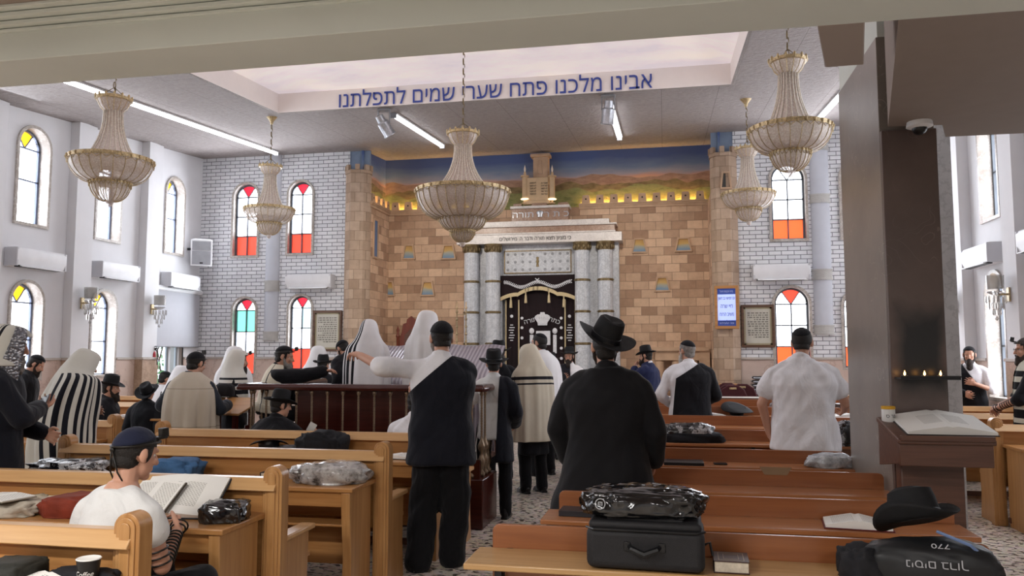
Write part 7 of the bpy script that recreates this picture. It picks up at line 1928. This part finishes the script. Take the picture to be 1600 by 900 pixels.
p = Person('man in black hat and coat with a white shawl behind him, beyond the platform', 507, z=10.9, ytop=551, top_extra=.07, rz=-10, vox=.01)
p.body(False); p.garment('coat', M['suit'], hem=-.3, ease=.036); p.trousers(M['trouser']); p.shoes(); p.hair(M['hair_dark']); p.hat(0, R=.155, lift=.04)
p = Person('man in hooded white shawl just behind the black-hatted man beyond the platform', 499, z=11.7, ytop=541, top_extra=.01, rz=-10, vox=.011); p.arm(0, (-.2, .1, 1.13), (-.08, .3, 1.14)); p.arm(1, (.2, .1, 1.13), (.08, .3, 1.14)); p.body(False); p.trousers(M['trouser']); p.shoes(); p.shawl(M['shawl_white'], True, .5, .95, face=46, front=12)
p = Person('black-bearded man in black with large skullcap bowing over the platform desk', 536, z=8.6, ytop=527, floor=BH, rz=52, head=(10, 26), vox=.008, lean=20, girth=1.1)
p.body(); p.garment('coat', M['suit'], hem=-.3, ease=.04); p.trousers(M['trouser']); p.shoes(); p.hair(M['hair_dark']); p.kippah(M['kippah_black'], 86, -6, 1.08); p.beard(M['beard_dark'], .1)
M['shawl_edge'] = stripes('white_shawl_left_stripes', 'e8e7ea', '15151c', uvs=((.575, .6), (.615, .65), (.665, .685)))
p = Person('man in white hooded shawl with black stripes down its left side, on the platform', 577, z=8.35, ytop=498, top_extra=.015, floor=BH, rz=8, head=(6, 12), vox=.009, lean=5)
p.arm(0, (-.2, .1, 1.13), (-.08, .3, 1.14)); p.arm(1, (.2, .1, 1.13), (.08, .3, 1.14)); p.body(False); p.garment('coat', M['suit'], hem=-.3, ease=.012); p.trousers(M['trouser']); p.shoes(); p.shawl(M['shawl_edge'], True, .4, .95, face=46, front=30, folds=7, famp=.02)
p = Person('tall man in white hooded shawl standing on the platform behind the pointing man', 669, z=8.3, ytop=485, top_extra=.015, floor=BH, rz=-22, head=(-10, 4), vox=.009)
p.arm(0, (-.2, .1, 1.13), (-.08, .3, 1.14)); p.arm(1, (.2, .1, 1.13), (.08, .3, 1.14)); p.body(False); p.garment('coat', M['suit'], hem=-.3, ease=.01); p.trousers(M['trouser']); p.shoes(); p.shawl(M['shawl_white'], True, .4, .95, face=46, front=30, folds=8, famp=.024)
# ---- seated hat in front of the railing
p = Person('seated man in black hat before the railing, holding up a white card', 442, Y=6.72, H=at(444, 604, 6.72).z - .07, sit=.45, rz=-10, head=(-32, 4), vox=.008, girth=1.2, wide=1.12, lean=6)
p.arm(1, (.3, .1, 1.15), (.28, .32, 1.24), pn=(-.6, -.4, 0), curl=45); p.arm(0, (-.3, .08, 1.15), (-.2, .3, 1.15)); p.body(); p.garment('jacket', M['suit'], hem=-.03, ease=.04, sl_ease=.036); p.trousers(M['trouser']); p.shoes(); p.hair(M['hair_dark']); p.hat(4, R=.165, lift=.04)
q = at(487, 668, 7.0); cd = thing('card', 'white card in the hand of the seated man before the railing', 'card', q, .2); MB().box((0, 0, 0), (.07, .003, .09), rot=Matrix.Rotation(.5, 3, 'Y')).build('card_sheet', M['paper'], cd)
